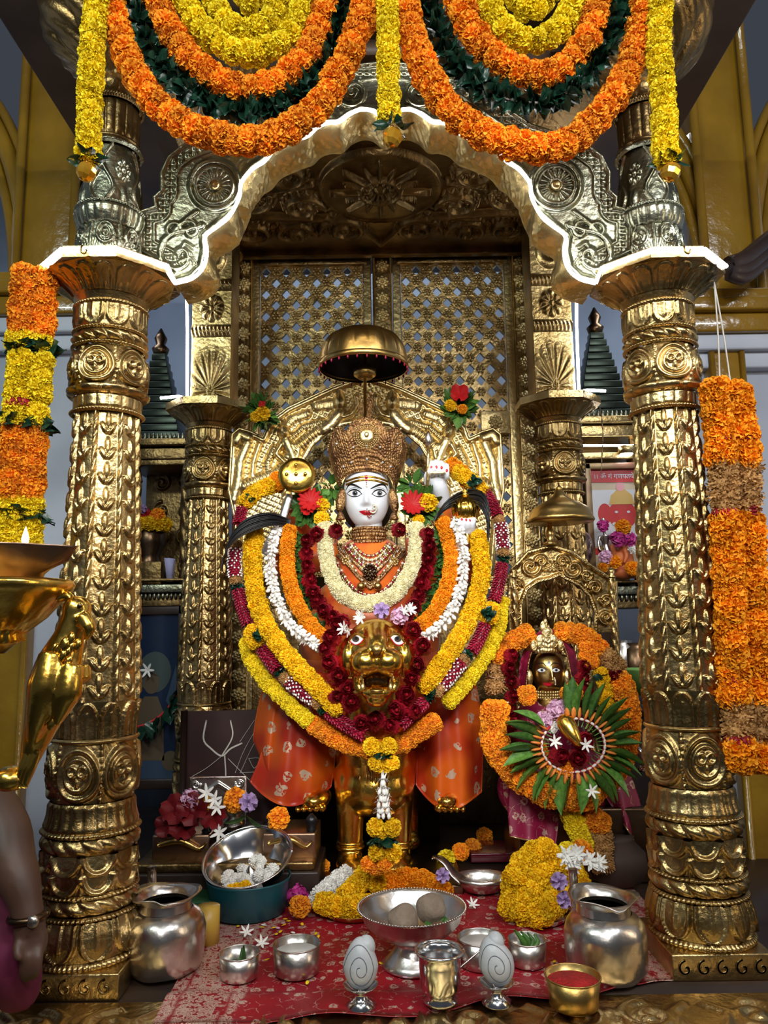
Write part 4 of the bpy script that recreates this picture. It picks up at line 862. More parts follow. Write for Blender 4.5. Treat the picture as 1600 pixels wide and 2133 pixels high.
chain(1134, 40, 33, .0052, 30, 'goldp', bm='pearl'); chain(1138, 52, 52, .0056, 40, 'goldp', sharp=2, bm='ruby'); chain(1152, 74, 62, .0050, 60, 'filigree', sharp=2); chain(1156, 79, 84, .0060, 56, 'goldp', bm='ruby'); chain(1146, 58, 80, .0044, 54, 'filigree', sharp=2, bm='pearl')
g = G()
for rr, k, rs in ((.020, 12, .0055), (.011, 8, .0045), (0, 1, .006)):
    for a in np.linspace(0, 2*PI, k, endpoint=False): c = ts(771, 1192, .010); g.add(*ell((c.x+rr*math.cos(a), c.y, c.z+rr*math.sin(a)*1.15), rs, 8, 6))
g.obj('pendant', 'bronze', idol)
for x in (752, 787): G().add(*ell(ts(x, 1221, .012), .0135, 16, 12)).obj('pendant_ball', 'brass', idol)
for x, y in ((720, 1168), (822, 1170)):
    g = G(); c = ts(x, y, .006)
    for a in np.linspace(0, 2*PI, 9, endpoint=False): g.add(*ell((c.x+.011*math.cos(a), c.y, c.z+.011*math.sin(a)), .0046, 6, 5))
    g.add(*ell(c, .006, 8, 6)); g.obj('brooch', 'goldp', idol)
for nm, pts, rr in (('arm', [(700, 1150, 2.62), (640, 1170, 2.60), (600, 1190, 2.56), (578, 1150, 2.53)], [.05, .045, .036, .028]), ('arm', [(845, 1150, 2.62), (900, 1150, 2.62), (930, 1120, 2.60), (922, 1055, 2.57)], [.05, .045, .036, .03]), ('arm', [(850, 1180, 2.62), (920, 1200, 2.60), (970, 1190, 2.55), (985, 1135, 2.50)], [.05, .045, .036, .027]), ('arm', [(700, 1130, 2.64), (650, 1120, 2.64), (620, 1090, 2.60), (606, 1050, 2.52)], [.05, .045, .036, .028])): G().add(*tube(path(pts), rr, 16, k=20)).obj(nm, 'blouse', idol)
G().add(*ell(P(770, 1330, 2.66), (.24, .12, .24), 30, 20)).obj('sash', 'leafd' if 0 else 'blouse', idol)
# lower body under the silk, feet
G().add(*ell(P(775, 1420, 2.66), (.25, .12, .26), 30, 20)).obj('waist_drape', 'blouse', idol)
def drape(outline_l, outline_r, Y0, amp, folds, name):
    L = spline([(x, y, 0) for x, y in outline_l], 40); R_ = spline([(x, y, 0) for x, y in outline_r], 40); Pt = []
    for i in range(40):
        row = []
        for t in np.linspace(0, 1, 44):
            x = L[i][0]*(1-t)+R_[i][0]*t; y = L[i][1]*(1-t)+R_[i][1]*t+46*math.sin(PI*t**.9)*(i/39)**3; f = (i/39)**.6
            row.append(P(x, y, Y0-.09*math.sin(PI*t)**.8*(.5+.5*f)+amp*f*math.sin(t*folds*PI+.6*math.sin(i*.12))))
        Pt.append(row)
    g = G(); g.add(*slab(Pt, (0, .004, 0))); return g.obj(name, 'sari', idol)
drape([(590, 1400), (562, 1500), (540, 1580), (520, 1628)], [(700, 1400), (700, 1520), (698, 1590), (690, 1640)], 2.56, .012, 5, 'sari_drape')
drape([(866, 1400), (868, 1520), (868, 1590), (866, 1634)], [(985, 1390), (1003, 1480), (1006, 1570), (1004, 1650)], 2.56, .012, 5, 'sari_drape')
drape([(560, 1400), (540, 1460), (528, 1540), (548, 1570)], [(620, 1400), (610, 1480), (590, 1560), (575, 1600)], 2.62, .008, 3, 'sari_drape')
for s, fx, fy in ((-1, 645, 1686), (1, 940, 1686)):
    g = G(); c = P(fx, fy, 2.47); g.add(*ell((c.x-s*.012, c.y+.075, c.z+.022), (.050, .095, .034), 18, 12))
    for k in range(5): g.add(*ell((c.x+s*(-.038+.0190*k), c.y+.012+.005*k, c.z+.004-.002*k), (.0140-.0010*k, .026, .0150-.0009*k), 10, 8))
    g.add(*tube([(c.x-s*.016, c.y+.13, c.z+.02), (c.x-s*.02, c.y+.135, c.z+.12)], [.033, .038], 14)); g.obj('foot', 'goldb', idol)
# ---------------------------------------------------------------- marble hands
def hand_mesh(name, parts, m, parent, vox=.0028):
    g = G()
    for p in parts: g.add(*p)
    o = g.obj(name, m, parent); r = o.modifiers.new('remesh', 'REMESH'); r.mode = 'VOXEL'; r.voxel_size = vox; r.use_smooth_shade = True
    sm = o.modifiers.new('smooth', 'SMOOTH'); sm.iterations = 4; sm.factor = .5; return o
YH = 2.52
pt = lambda x, y, d=0: P(x, y, YH+d)
parts = [tube([pt(922, 1055, .06), pt(920, 1035, .03), pt(913, 1010), pt(907, 990, -.005)], [.030, .028, .030, .031], 16, k=14), ell(pt(909, 990, .0), (.032, .020, .034), 18, 12)]
for k, (x0, y0, x1, y1) in enumerate(((896, 978, 898, 962), (908, 976, 908, 960), (919, 977, 919, 962), (930, 981, 930, 968))):
    parts.append(tube([pt(x0-1, y0+14, -.004), pt(x0, y0-2, -.018), pt(x1, y1+2, -.034), pt(x1+1, y1+12, -.050), pt(x1+1, y1+24, -.046), pt(x1+1, y1+29, -.034)], [.0105, .0105, .010, .0095, .009, .007], 10, k=14))
parts.append(tube([pt(890, 1008, -.01), pt(890, 990, -.036), pt(899, 979, -.052), pt(908, 978, -.056)], [.012, .0115, .0105, .008], 10, k=12))
hand_mesh('hand', parts, 'marble', idol)
for x, y in ((899, 974), (909, 973), (920, 974), (931, 980)): G().add(*ell(pt(x, y, -.0585), (.0040, .0022, .0060), 10, 8)).obj('nail_paint', 'redp', idol)
parts = [tube([P(985, 1135, 2.50), P(978, 1112, 2.46), P(973, 1098, 2.43)], [.026, .024, .024], 14, k=8), ell(P(972, 1096, 2.43), (.026, .020, .022), 16, 10)]
for k in range(4): parts.append(tube([P(958+k*9, 1108, 2.43), P(957+k*9, 1094, 2.405), P(960+k*9, 1084, 2.40), P(964+k*8, 1080, 2.412)], [.0095, .009, .0085, .007], 10, k=10))
parts.append(tube([P(985, 1100, 2.43), P(986, 1088, 2.405), P(978, 1080, 2.398)], [.010, .009, .007], 10, k=8)); hand_mesh('hand', parts, 'marble', idol)
for x, y in ((962, 1082), (971, 1083), (979, 1084)): G().add(*ell(P(x, y, 2.394), (.0040, .0022, .0050), 8, 6)).obj('nail_paint', 'redp', idol)
parts = [tube([P(560, 1150, 2.52), P(572, 1122, 2.48), P(582, 1105, 2.46)], [.026, .024, .024], 14, k=8), ell(P(584, 1102, 2.46), (.024, .018, .024), 16, 10)]
for k in range(4): parts.append(tube([P(572+k*3, 1092+k*8, 2.45), P(582+k*3, 1088+k*8, 2.425), P(594+k*2, 1090+k*8, 2.43), P(596+k*2, 1095+k*8, 2.45)], [.009, .009, .008, .007], 10, k=10))
hand_mesh('hand', parts, 'marble', idol)
# things held in the hands
o = thing('silver_tipped_rod', P(893, 1000, YH-.05), 'thin rod with a silver spear tip held in the raised marble hand', 'rod'); G().add(*tube([P(891, 1012, YH-.048), P(892, 950, YH-.048), P(893, 930, YH-.048)], .0058, 10)).obj('shaft', 'goldp', o)
b = P(893, 930, YH-.048); G().add(*lathe([(.006, 0), (.012, .015), (.013, .028), (.007, .044), (.001, .054)], 14, b)).obj('tip', 'silver', o); G().add(*box(P(912, 984, YH-.066), (.050, .006, .007), .001)).obj('cross_bar', 'goldp', o)
o = thing('gold_mace', P(970, 1110, 2.43), 'round ribbed gold mace head with a finial held low by the marble hand', 'mace'); c = P(970, 1062, 2.43)
V, F = lathe([(.012, -.045), (.020, -.040), (.036, -.028), (.043, -.004), (.042, .012), (.032, .030), (.018, .040), (.013, .044)], 72, c, lambda a, t: .0028*abs(math.sin(a*9))*math.sin(PI*min(1, t*1.2))); G().add(V, F).obj('mace_head', 'goldb', o)
G().add(*lathe([(.013, .044), (.016, .048), (.009, .053), (.011, .060), (.004, .068), (.001, .078)], 18, c)).obj('finial', 'goldb', o); G().add(*tube([c+Vector((0, 0, -.04)), c+Vector((.004, 0, -.11))], .009, 10)).obj('handle', 'goldb', o)
o = thing('gold_shield', P(585, 1095, 2.46), 'round gold shield with four studs on a silver handle', 'shield'); c = P(618, 990, 2.45); R = Matrix.Rotation(PI/2-.1, 3, 'X') @ Matrix.Rotation(.12, 3, 'Y')
V, F = lathe([(.001, .016), (.02, .0155), (.045, .012), (.058, .005), (.060, .001), (.058, -.003), (.045, .006), (.001, .010)], 40); G().add([Vector(c)+R @ Vector(v) for v in V], F).obj('disc', 'goldb', o)
for dx, dz in ((0, 0), (0, .030), (0, -.030), (.030, 0), (-.030, 0)): G().add(*ell((c.x+dx, c.y-.018, c.z+dz), (.0065, .006, .0065), 10, 8)).obj('stud', 'goldb', o)
G().add(*tube([P(604, 1030, 2.455), P(592, 1070, 2.45), P(580, 1112, 2.44)], [.012, .014, .008], 10, k=10, flat=.4)).obj('handle', 'silver', o)
def whisk(pts, label, w):
    p = path(pts); r = thing('hair_whisk', p[0], label, 'whisk', 'black hair whisks'); g = G(); q0 = spline(p, 16)
    for k in range(150):
        a, b = random.gauss(0, 1), random.gauss(0, 1); L = random.uniform(.8, 1.04); n = int(16*L); pts2 = [tuple(q0[min(15, i)]+np.array([a*.25, b, b*.5+a])*w*(.25+.75*math.sin(PI*min(.75, i/16)))*1.0) for i in range(max(4, min(16, n)))]
        g.add(*tube(pts2, [.0022, .0026, .0008], 4))
    o = g.obj('hair', 'hair', r); o['kind'] = 'stuff'; return r
whisk([(604, 1088, 2.43), (560, 1082, 2.38), (510, 1098, 2.36), (478, 1130, 2.36), (462, 1180, 2.38)], 'black hair whisk trailing past the gold shield handle', .010)
whisk([(905, 1082, 2.42), (930, 1052, 2.40), (965, 1036, 2.45), (1000, 1040, 2.40), (1016, 1075, 2.38), (1018, 1122, 2.38)], 'black hair whisk draped over the gold mace', .010)
# ---------------------------------------------------------------- back plate with flying figures
YP = 2.86; PX = 763
OUT = [(758, 784), (725, 795), (690, 808), (660, 822), (630, 836), (600, 850), (575, 868), (556, 890), (548, 912), (522, 900), (499, 893), (484, 905), (481, 960), (477, 1020), (490, 1080), (500, 1200)]
INN = [(612, 1200), (612, 1010), (634, 955), (650, 928), (680, 902), (715, 885), (763, 876)]
mp = lambda L: [(2*PX-x, y) for x, y in L]
polyP = OUT+INN+mp(INN[:-1])[::-1]+mp(OUT)[::-1]
def dpt(X, Y, pts):
    d = np.full(X.shape, 1e9); tt = np.zeros(X.shape); acc = 0
    for (x0, y0), (x1, y1) in zip(pts[:-1], pts[1:]):
        L = math.hypot(x1-x0, y1-y0); t = np.clip(((X-x0)*(x1-x0)+(Y-y0)*(y1-y0))/(L*L), 0, 1); q = np.hypot(X-x0-t*(x1-x0), Y-y0-t*(y1-y0)); m = q < d; d = np.where(m, q, d); tt = np.where(m, acc+t*L, tt); acc += L
    return d, tt
def hf_prab(X, Y):
    X = np.where(X > PX, 2*PX-X, X); h = .004*np.abs(np.sin(X*.3+Y*.17)*np.sin(Y*.27-X*.11))
    d = dist_poly(X, Y, OUT); h = np.maximum(h, .016*bumpf(d-4, 8)); d = dist_poly(X, Y, INN); h = np.maximum(h, .018*bumpf(d-3, 8)); h = np.maximum(h, .012*bumpf(np.abs(d-18), 8)*np.abs(np.sin((X+Y*.6)*.22)))
    def limb(pts, w, a, rib=0):
        d, t = dpt(X, Y, pts); return a*np.sqrt(np.clip(1-(d/w)**2, 0, 1))*(1-(.28*np.abs(np.sin(t*rib)) if rib else 0))
    for L, w, a, rib in (([(707, 862), (690, 882), (676, 893)], 15, .034, 0), ([(716, 868), (732, 862), (744, 842), (742, 828)], 7, .030, 0), ([(694, 868), (690, 892), (700, 905)], 6, .030, 0), ([(680, 885), (650, 905), (622, 928), (600, 950)], 14, .030, .42), ([(668, 880), (632, 890), (604, 915)], 9, .022, .42), ([(640, 862), (610, 872), (595, 890)], 10, .014, .6), ([(660, 845), (690, 842)], 12, .012, .7),
                         ([(596, 918), (606, 940), (612, 958)], 14, .030, 0), ([(586, 925), (575, 945), (592, 962)], 7, .030, 0), ([(606, 925), (622, 938), (618, 955)], 7, .026, 0), ([(605, 958), (575, 985), (535, 1000), (508, 1012)], 13, .028, .42), ([(570, 935), (556, 965), (560, 990)], 9, .020, .5), ([(515, 925), (500, 960), (495, 1005), (486, 1040)], 12, .026, 0), ([(516, 912), (500, 905), (492, 918)], 13, .030, 0), ([(540, 925), (527, 965), (524, 1010)], 7, .018, 0)): h = np.maximum(h, limb(L, w, a, rib))
    for cx, cy, r in ((708, 838, 14), (592, 900, 13)):
        e = np.sqrt(np.clip(1-((X-cx)/r)**2-((Y-cy)/(r*1.25))**2, 0, 1)); h = np.maximum(h, .040*e+.006*bumpf(np.hypot(X-cx, (Y-cy-1)*.6), 3)*(e > 0)); e = np.clip(1-np.abs(X-cx)/(r*.9)-(cy-r*.7-Y)/22, 0, 1)*(Y < cy-r*.6)*(Y > cy-r*2.2); h = np.maximum(h, .026*np.sqrt(e))
    return h
pb = thing('back_plate', P(763, 1200, YP), 'embossed gold arch plate with flying crowned figures behind the goddess', 'back plate')
V, F = relief(474, 1054, 780, 1202, 330, 240, hf_prab, lambda x, y, h: P(x, y, YP-h), polyP); G().add(V, F).obj('relief', 'goldp', pb)
G().add(*prism([P(x, y, YP+.006) for x, y in polyP], (0, .012, 0))).obj('backing', 'gold', pb, False)
G().add(*tube(path(OUT[::-1]+mp(OUT), YP-.006), .006, 8)).obj('outer_moulding', 'goldp', pb); G().add(*tube(path(INN+mp(INN[:-1])[::-1], YP-.006), .006, 8)).obj('inner_moulding', 'goldp', pb)
G().add(*box(((P(763, 1200, YP)).x, YP+.02, (PZ+P(763, 1200, YP).z)/2), (.5, .03, P(763, 1200, YP).z-PZ))).obj('support', 'goldd', pb)
def bunch(x, y, Y, fl, label, n=40, L=.066):
    c = P(x, y, Y); r = thing('flower_bunch', c, label, 'flowers', 'leafy flower bunches')
    for k in range(n):
        a = random.uniform(0, 2*PI); e = random.uniform(-.2, 1.2); d = Vector((math.cos(a), -.45-.3*random.random(), math.sin(a))); flower('leaf' if k % 4 else 'leafl', r, c+Vector((d.x*.012, .01, d.z*.012)), d, L*random.uniform(.7, 1.25), 'leaf')
    for kind, dx, dy, s in fl: flower(kind, r, P(x+dx, y+dy, Y-.03), (random.uniform(-.2, .2), -1, .25), s)
    G().add(*tube([c+Vector((0, .02, 0)), c+Vector((0, .03, -.06))], .008, 6)).obj('stem', 'leaf', r)
bunch(545, 858, 2.78, [('yellow', 2, 4, .030), ('yellow', -12, 10, .022), ('hibis', 2, -14, .018)], 'leafy bunch with yellow flowers on the back plate shoulder near the shield')
bunch(957, 850, 2.78, [('hibis', 0, -26, .045), ('yellow', -18, -6, .024), ('saffron', 6, 2, .020)], 'leafy bunch with a big red hibiscus on the back plate shoulder above the spear')
bunch(648, 1058, 2.50, [('gerb', -2, -14, .046), ('yellow', 24, -6, .024), ('yellow', 22, 22, .026), ('hibis', -6, 4, .030)], 'red and yellow flower bunch with leaves beside the ear, under the shield')
bunch(876, 1055, 2.50, [('gerb', -16, -4, .048), ('yellow', 16, -8, .032), ('yellow', -4, 28, .02)], 'red daisy and yellow flower bunch beside the ear, under the raised hand')
bunch(860, 1010, 2.58, [], 'plain green leaf sprig between the crown and the raised hand', 16, .05); bunch(690, 1015, 2.60, [], 'plain green leaf sprig between the crown and the shield', 14, .045)
# ---------------------------------------------------------------- parasol canopy
cp = thing('metal_canopy', P(757, 762, 2.5), 'gilt ribbed parasol canopy hanging above the crown', 'canopy'); c = P(757, 762, 2.5); Rm = .150; prof = []
T = np.linspace(0, 1, 40); TH, TT = np.meshgrid(np.linspace(0, 2*PI, 240, endpoint=False), T)
rs = Rm*np.cos(T*PI/2)**.62; zs = .122*np.sin(T*PI/2)**1.0; u = cellu(TH, 18); H = (.0035*np.sqrt(np.clip(1-u**2, 0, 1))+.003*np.abs(np.sin(TT*60)*np.sin(TH*54))*(np.mod(np.floor(TH*18/(2*PI)), 2) == 0))*np.sin(PI*np.clip(TT*1.1, 0, 1))
V, F = lathe_np(zs, rs, H, 240); G().add([(v[0]+c.x, v[1]+c.y, v[2]+c.z) for v in V], F).obj('dome', 'copper' if 0 else 'brass', cp)
V, F = lathe_np(zs*.96, rs*.97, H*0, 240); G().add([(v[0]+c.x, v[1]+c.y, v[2]+c.z) for v in V], [f[::-1] for f in F]).obj('lining', 'dark', cp)
G().add(*lathe([(Rm*.985, -.012), (Rm*1.02, -.010), (Rm*1.015, .006), (Rm*.99, .008)], 64, c, caps=False)).obj('rim_band', 'brass', cp)
g = G(); [g.add(*ell((c.x+Rm*math.cos(a), c.y+Rm*math.sin(a), c.z-.018), (.0035, .0035, .006), 6, 5)) for a in np.linspace(0, 2*PI, 30, endpoint=False)]; g.obj('rim_drops', 'ruby', cp)
G().add(*lathe([(.03, .116), (.022, .124), (.010, .130), (.012, .138), (.004, .148)], 18, c)).obj('finial', 'brass', cp)
g = G()
for i in range(16): g.add(*tube([Vector(c)+Vector((.005*math.cos(a)*(i % 2 == 0), .005*math.cos(a)*(i % 2), .142+i*.011+.0075*math.sin(a))) for a in np.linspace(0, 2*PI, 8)], .0013, 4))
g.obj('chain', 'brass', cp)
c2 = P(760, 776, 2.5); G().add(*lathe([(.006, .12), (.006, .03), (.022, .022), (.038, .010), (.038, -.010), (.022, -.022), (.006, -.02), (.005, -.24)], 22, c2)).obj('stem', 'brass', cp)
# ---------------------------------------------------------------- lion
lion = thing('gold_lion', P(785, 1810, 2.55), 'polished gold lion with open mouth standing under the goddess', 'lion')
YL = 2.26; q = lambda x, y, d=0: P(x, y, YL+d)
parts = [ell(q(785, 1352, .03), (.098, .105, .088), 30, 20), ell(q(785, 1316, .02), (.060, .075, .030), 24, 14), tube([q(785, 1312, -.02), q(785, 1328, -.07), q(785, 1346, -.115), q(785, 1356, -.128)], [.036, .034, .032, .024], 18, k=12, flat=.8)]
for s in (-1, 1):
    parts += [ell(q(785+s*22, 1377, -.108), (.043, .048, .038), 22, 14), ell(q(785+s*58, 1368, .02), (.032, .07, .058), 20, 14), ell(q(785+s*30, 1392, -.075), (.030, .04, .026), 18, 12), tube([q(785+s*38, 1388, -.07), q(785+s*40, 1420, -.05), q(785+s*34, 1440, -.055)], .013, 10, k=8)]
parts += [ell(q(785, 1440, -.055), (.046, .058, .024), 22, 14), ell(q(785, 1455, -.06), (.032, .045, .024), 20, 12), ell(q(785, 1410, .0), (.042, .05, .05), 20, 12)]
hd = hand_mesh('head', parts, 'goldb', lion, .005)
nose = [(771, 1346), (785, 1343), (799, 1346), (796, 1356), (785, 1369), (774, 1356)]; G().add(*prism([q(x, y, -.166) for x, y in nose], (0, .045, 0))).obj('nose', 'brass', lion)
for s in (-1, 1):
    ex = 785+s*42
    ls = lambda x, y, e: q(x, y, .03-.105*math.sqrt(max(.05, 1-((x-785)*.00138/.098)**2-((1352-y)*.00138/.088)**2))-.010-e)
    decal(lion, 'eye_white', 'eyew', almond(ex, 1333, 15, 9, s*.30), ls, .004); decal(lion, 'iris', 'iris', circ(ex+s*2, 1331, 7.5, 18, 6), ls, .006); decal(lion, 'pupil', 'black', circ(ex+s*1, 1329, 3.2), ls, .008)
    stroke(lion, 'eyelid', 'goldb', [(ex-16, 1332-s*5), (ex-8, 1323-s*2), (ex+4, 1322+s*1), (ex+16, 1334+s*5)], ls, .0045, eps=.004); stroke(lion, 'eyelid', 'redp', [(ex-14, 1332-s*4), (ex-4, 1342-s*1), (ex+6, 1343+s*2), (ex+15, 1335+s*4)], ls, .0016, eps=.006)
    g = G()
    for k in range(9): x = 785+s*(56+k*3); g.add(*tube([q(x-s*10, 1318+k*2, -.03+.008*k), q(x, 1345+k*2, -.04+.010*k), q(x+s*1, 1385, -.035+.012*k), q(x-s*3, 1412, -.02+.012*k)], [.003, .0045, .0045, .002], 6, k=14))
    g.obj('cheek_hair', 'goldb', lion)
    for x, y, L in ((785+s*33, 1394, .030), (785+s*29, 1434, -.026)): b = q(x, y, -.09); G().add(*tube([b, b+Vector((0, -.004, -L))], [.008, .002], 8)).obj('fang', 'goldp', lion)
    g = G()
    for k in range(5): g.add(*tube([q(785+s*12, 1368+k*4, -.152), q(785+s*30, 1368+k*5, -.142), q(785+s*44, 1368+k*6, -.115)], .0009, 4, k=8))
    g.obj('whisker_lines', 'brass', lion)
G().add(*ell(q(785, 1418, -.035), (.040, .02, .034), 18, 12)).obj('mouth_lining', 'bronze', lion); G().add(*ell(q(785, 1437, -.075), (.026, .045, .010), 18, 10)).obj('tongue', 'brass', lion)
parts = [ell(P(785, 1560, 2.58), (.135, .14, .20), 26, 18), ell(P(785, 1480, 2.46), (.10, .11, .13), 24, 16), ell(P(785, 1500, 2.68), (.13, .15, .14), 26, 16), ell(P(785, 1640, 2.53), (.115, .09, .09), 22, 14)]
for s in (-1, 1):
    x = 730 if s < 0 else 830
    parts += [tube([P(x+s*2, 1600, 2.56), P(x, 1660, 2.53), P(x, 1720, 2.53), P(x, 1780, 2.53)], [.056, .047, .041, .038], 18, k=14), ell((P(x, 1790, 2.50).x, 2.505, PZ+.062), (.046, .062, .03), 18, 12)]
    for k in (-1, 0, 1): parts.append(ell((P(x, 1790, 2.5).x+k*.026, 2.455, PZ+.052), (.017, .024, .019), 12, 8))
    parts += [tube([(P(785, 1500, 2.85).x+s*.09, 2.76, P(785, 1560, 2.7).z), (P(785, 1500, 2.85).x+s*.10, 2.78, PZ+.07)], [.06, .04], 14, k=8), ell((P(785, 1500, 2.85).x+s*.10, 2.75, PZ+.06), (.045, .06, .028))]
hand_mesh('body', parts, 'goldb', lion, .007)
g = G()
for k in range(90):
    a = random.uniform(-1.2, 1.2); y0 = random.uniform(1560, 1650); x = 785+a*62; dd = .085*math.cos(a*1.15); L = random.uniform(14, 30); g.add(*tube([P(x, y0, 2.555-dd*1.35), P(x-a*3+random.uniform(-2, 2), y0+L*.5, 2.548-dd*1.35), P(x-a*6, y0+L, 2.556-dd*1.3)], [.0010, .0030, .0006], 5, k=6))
g.obj('chest_fur', 'brass', lion)
for s in (-1, 1):
    for z, r in ((PZ+.105, .046), (PZ+.118, .043)): c = P(730 if s < 0 else 830, 1780, 2.53); G().add(*lathe([(r-.004, -.006), (r, 0), (r-.004, .006)], 24, (c.x, c.y, z))).obj('anklet', 'goldb', lion)
ped = G().add(*box((P(785, 1810, 2.7).x, 2.62, PZ+.015), (.52, .46, .03), .006)).obj('lion_pedestal', 'bronze'); tag(ped, 'low dark pedestal slab under the gold lion', 'pedestal')
# ---------------------------------------------------------------- garlands worn by the goddess
def worn(name, pts, label, kind=None, rad=.02, step=.02, around=3, **k):
    p = path(pts); r = thing(name, p[0], label, 'garland', 'garlands worn by the goddess')
    if kind: string_flowers(r, p, kind, rad, step, around, **k); cord(r, p, .002)
    return r, p
W, _ = worn('chrysanthemum_garland', [(676, 1100, 2.43), (679, 1150, 2.41), (690, 1198, 2.40), (715, 1238, 2.39), (764, 1258, 2.38), (818, 1240, 2.39), (850, 1200, 2.40), (866, 1150, 2.41), (868, 1100, 2.43)], 'innermost cream white chrysanthemum garland round the jewelled chest', 'cream', .0215, .014, 4)
r = thing('rose_garland', P(645, 1110, 2.42), 'garland of crimson roses between the cream and green garlands', 'garland', 'garlands worn by the goddess')
for x, y in ((660, 1112), (700, 1105), (832, 1103), (640, 1126), (638, 1152), (641, 1180), (645, 1208), (652, 1232), (662, 1252), (676, 1272), (692, 1286), (712, 1296), (890, 1112), (893, 1138), (892, 1164), (888, 1190), (880, 1215), (872, 1240), (862, 1262), (848, 1280), (832, 1294)): flower('rose', r, P(x, y, 2.40 if y < 1260 else 2.36), (random.uniform(-.35, .35), -1, random.uniform(-.05, .45)), random.uniform(.036, .043))
r = thing('leaf_garland', P(622, 1120, 2.45), 'dark green leaf garland between the roses and the orange garland', 'garland', 'garlands worn by the goddess')
for pts in ([(622, 1115, 2.45), (618, 1170, 2.44), (624, 1225, 2.43), (645, 1280, 2.42), (672, 1312, 2.41)], [(912, 1105, 2.45), (918, 1160, 2.44), (908, 1225, 2.43), (885, 1275, 2.42), (862, 1305, 2.41)]): leaf_garland(r, path(pts), .030, .012, 6, 'leaf', .8)
def pair(name, L, R_, label, kind, rad, step, around, **k):
    r = thing(name, P(L[0][0], L[0][1], L[0][2]), label, 'garland', 'garlands worn by the goddess')
    for pts in (L, R_): string_flowers(r, path(pts), kind, rad, step, around, **k); cord(r, path(pts), .002)
    return r
pair('marigold_garland', [(602, 1105, 2.43), (598, 1160, 2.42), (604, 1215, 2.40), (624, 1268, 2.38), (652, 1308, 2.36), (680, 1335, 2.34)], [(922, 1088, 2.43), (938, 1140, 2.42), (938, 1195, 2.40), (920, 1250, 2.38), (893, 1290, 2.36), (866, 1312, 2.34)], 'saffron orange marigold garland between green leaves and white buds', 'saffron', .0200, .019, 4)
tb = thing('tuberose_garland', P(572, 1100, 2.42), 'white tuberose bud garland between orange and yellow garlands', 'garland', 'garlands worn by the goddess')
for pts in ([(578, 1098, 2.42), (566, 1150, 2.40), (566, 1205, 2.39), (582, 1262, 2.37), (614, 1312, 2.35), (658, 1344, 2.33)], [(946, 1082, 2.42), (962, 1135, 2.40), (966, 1190, 2.39), (952, 1248, 2.37), (922, 1298, 2.35), (888, 1326, 2.33)]):
    q_ = arclen(path(pts), .011); T_, N_, B_ = frames(q_)
    for i in range(len(q_)):
        for k in range(5): a = i*1.3+k*1.257; d = N_[i]*math.cos(a)+B_[i]*math.sin(a)+T_[i]*.9+FACE*.3; flower('bud' if random.random() < .8 else 'star', tb, q_[i]+d*.005, d+(RNG.rand(3)-.5)*.9, random.uniform(.014, .022), 'tuberose_bud')
pair('marigold_garland', [(532, 1108, 2.43), (526, 1165, 2.41), (530, 1222, 2.40), (545, 1280, 2.38), (578, 1340, 2.35), (620, 1390, 2.32), (668, 1438, 2.29), (702, 1474, 2.27)], [(996, 1120, 2.43), (1003, 1170, 2.41), (998, 1225, 2.40), (978, 1285, 2.38), (948, 1340, 2.35), (915, 1390, 2.32), (882, 1425, 2.30)], 'thick yellow marigold garland next to the white buds', 'yellow', .0235, .022, 4)
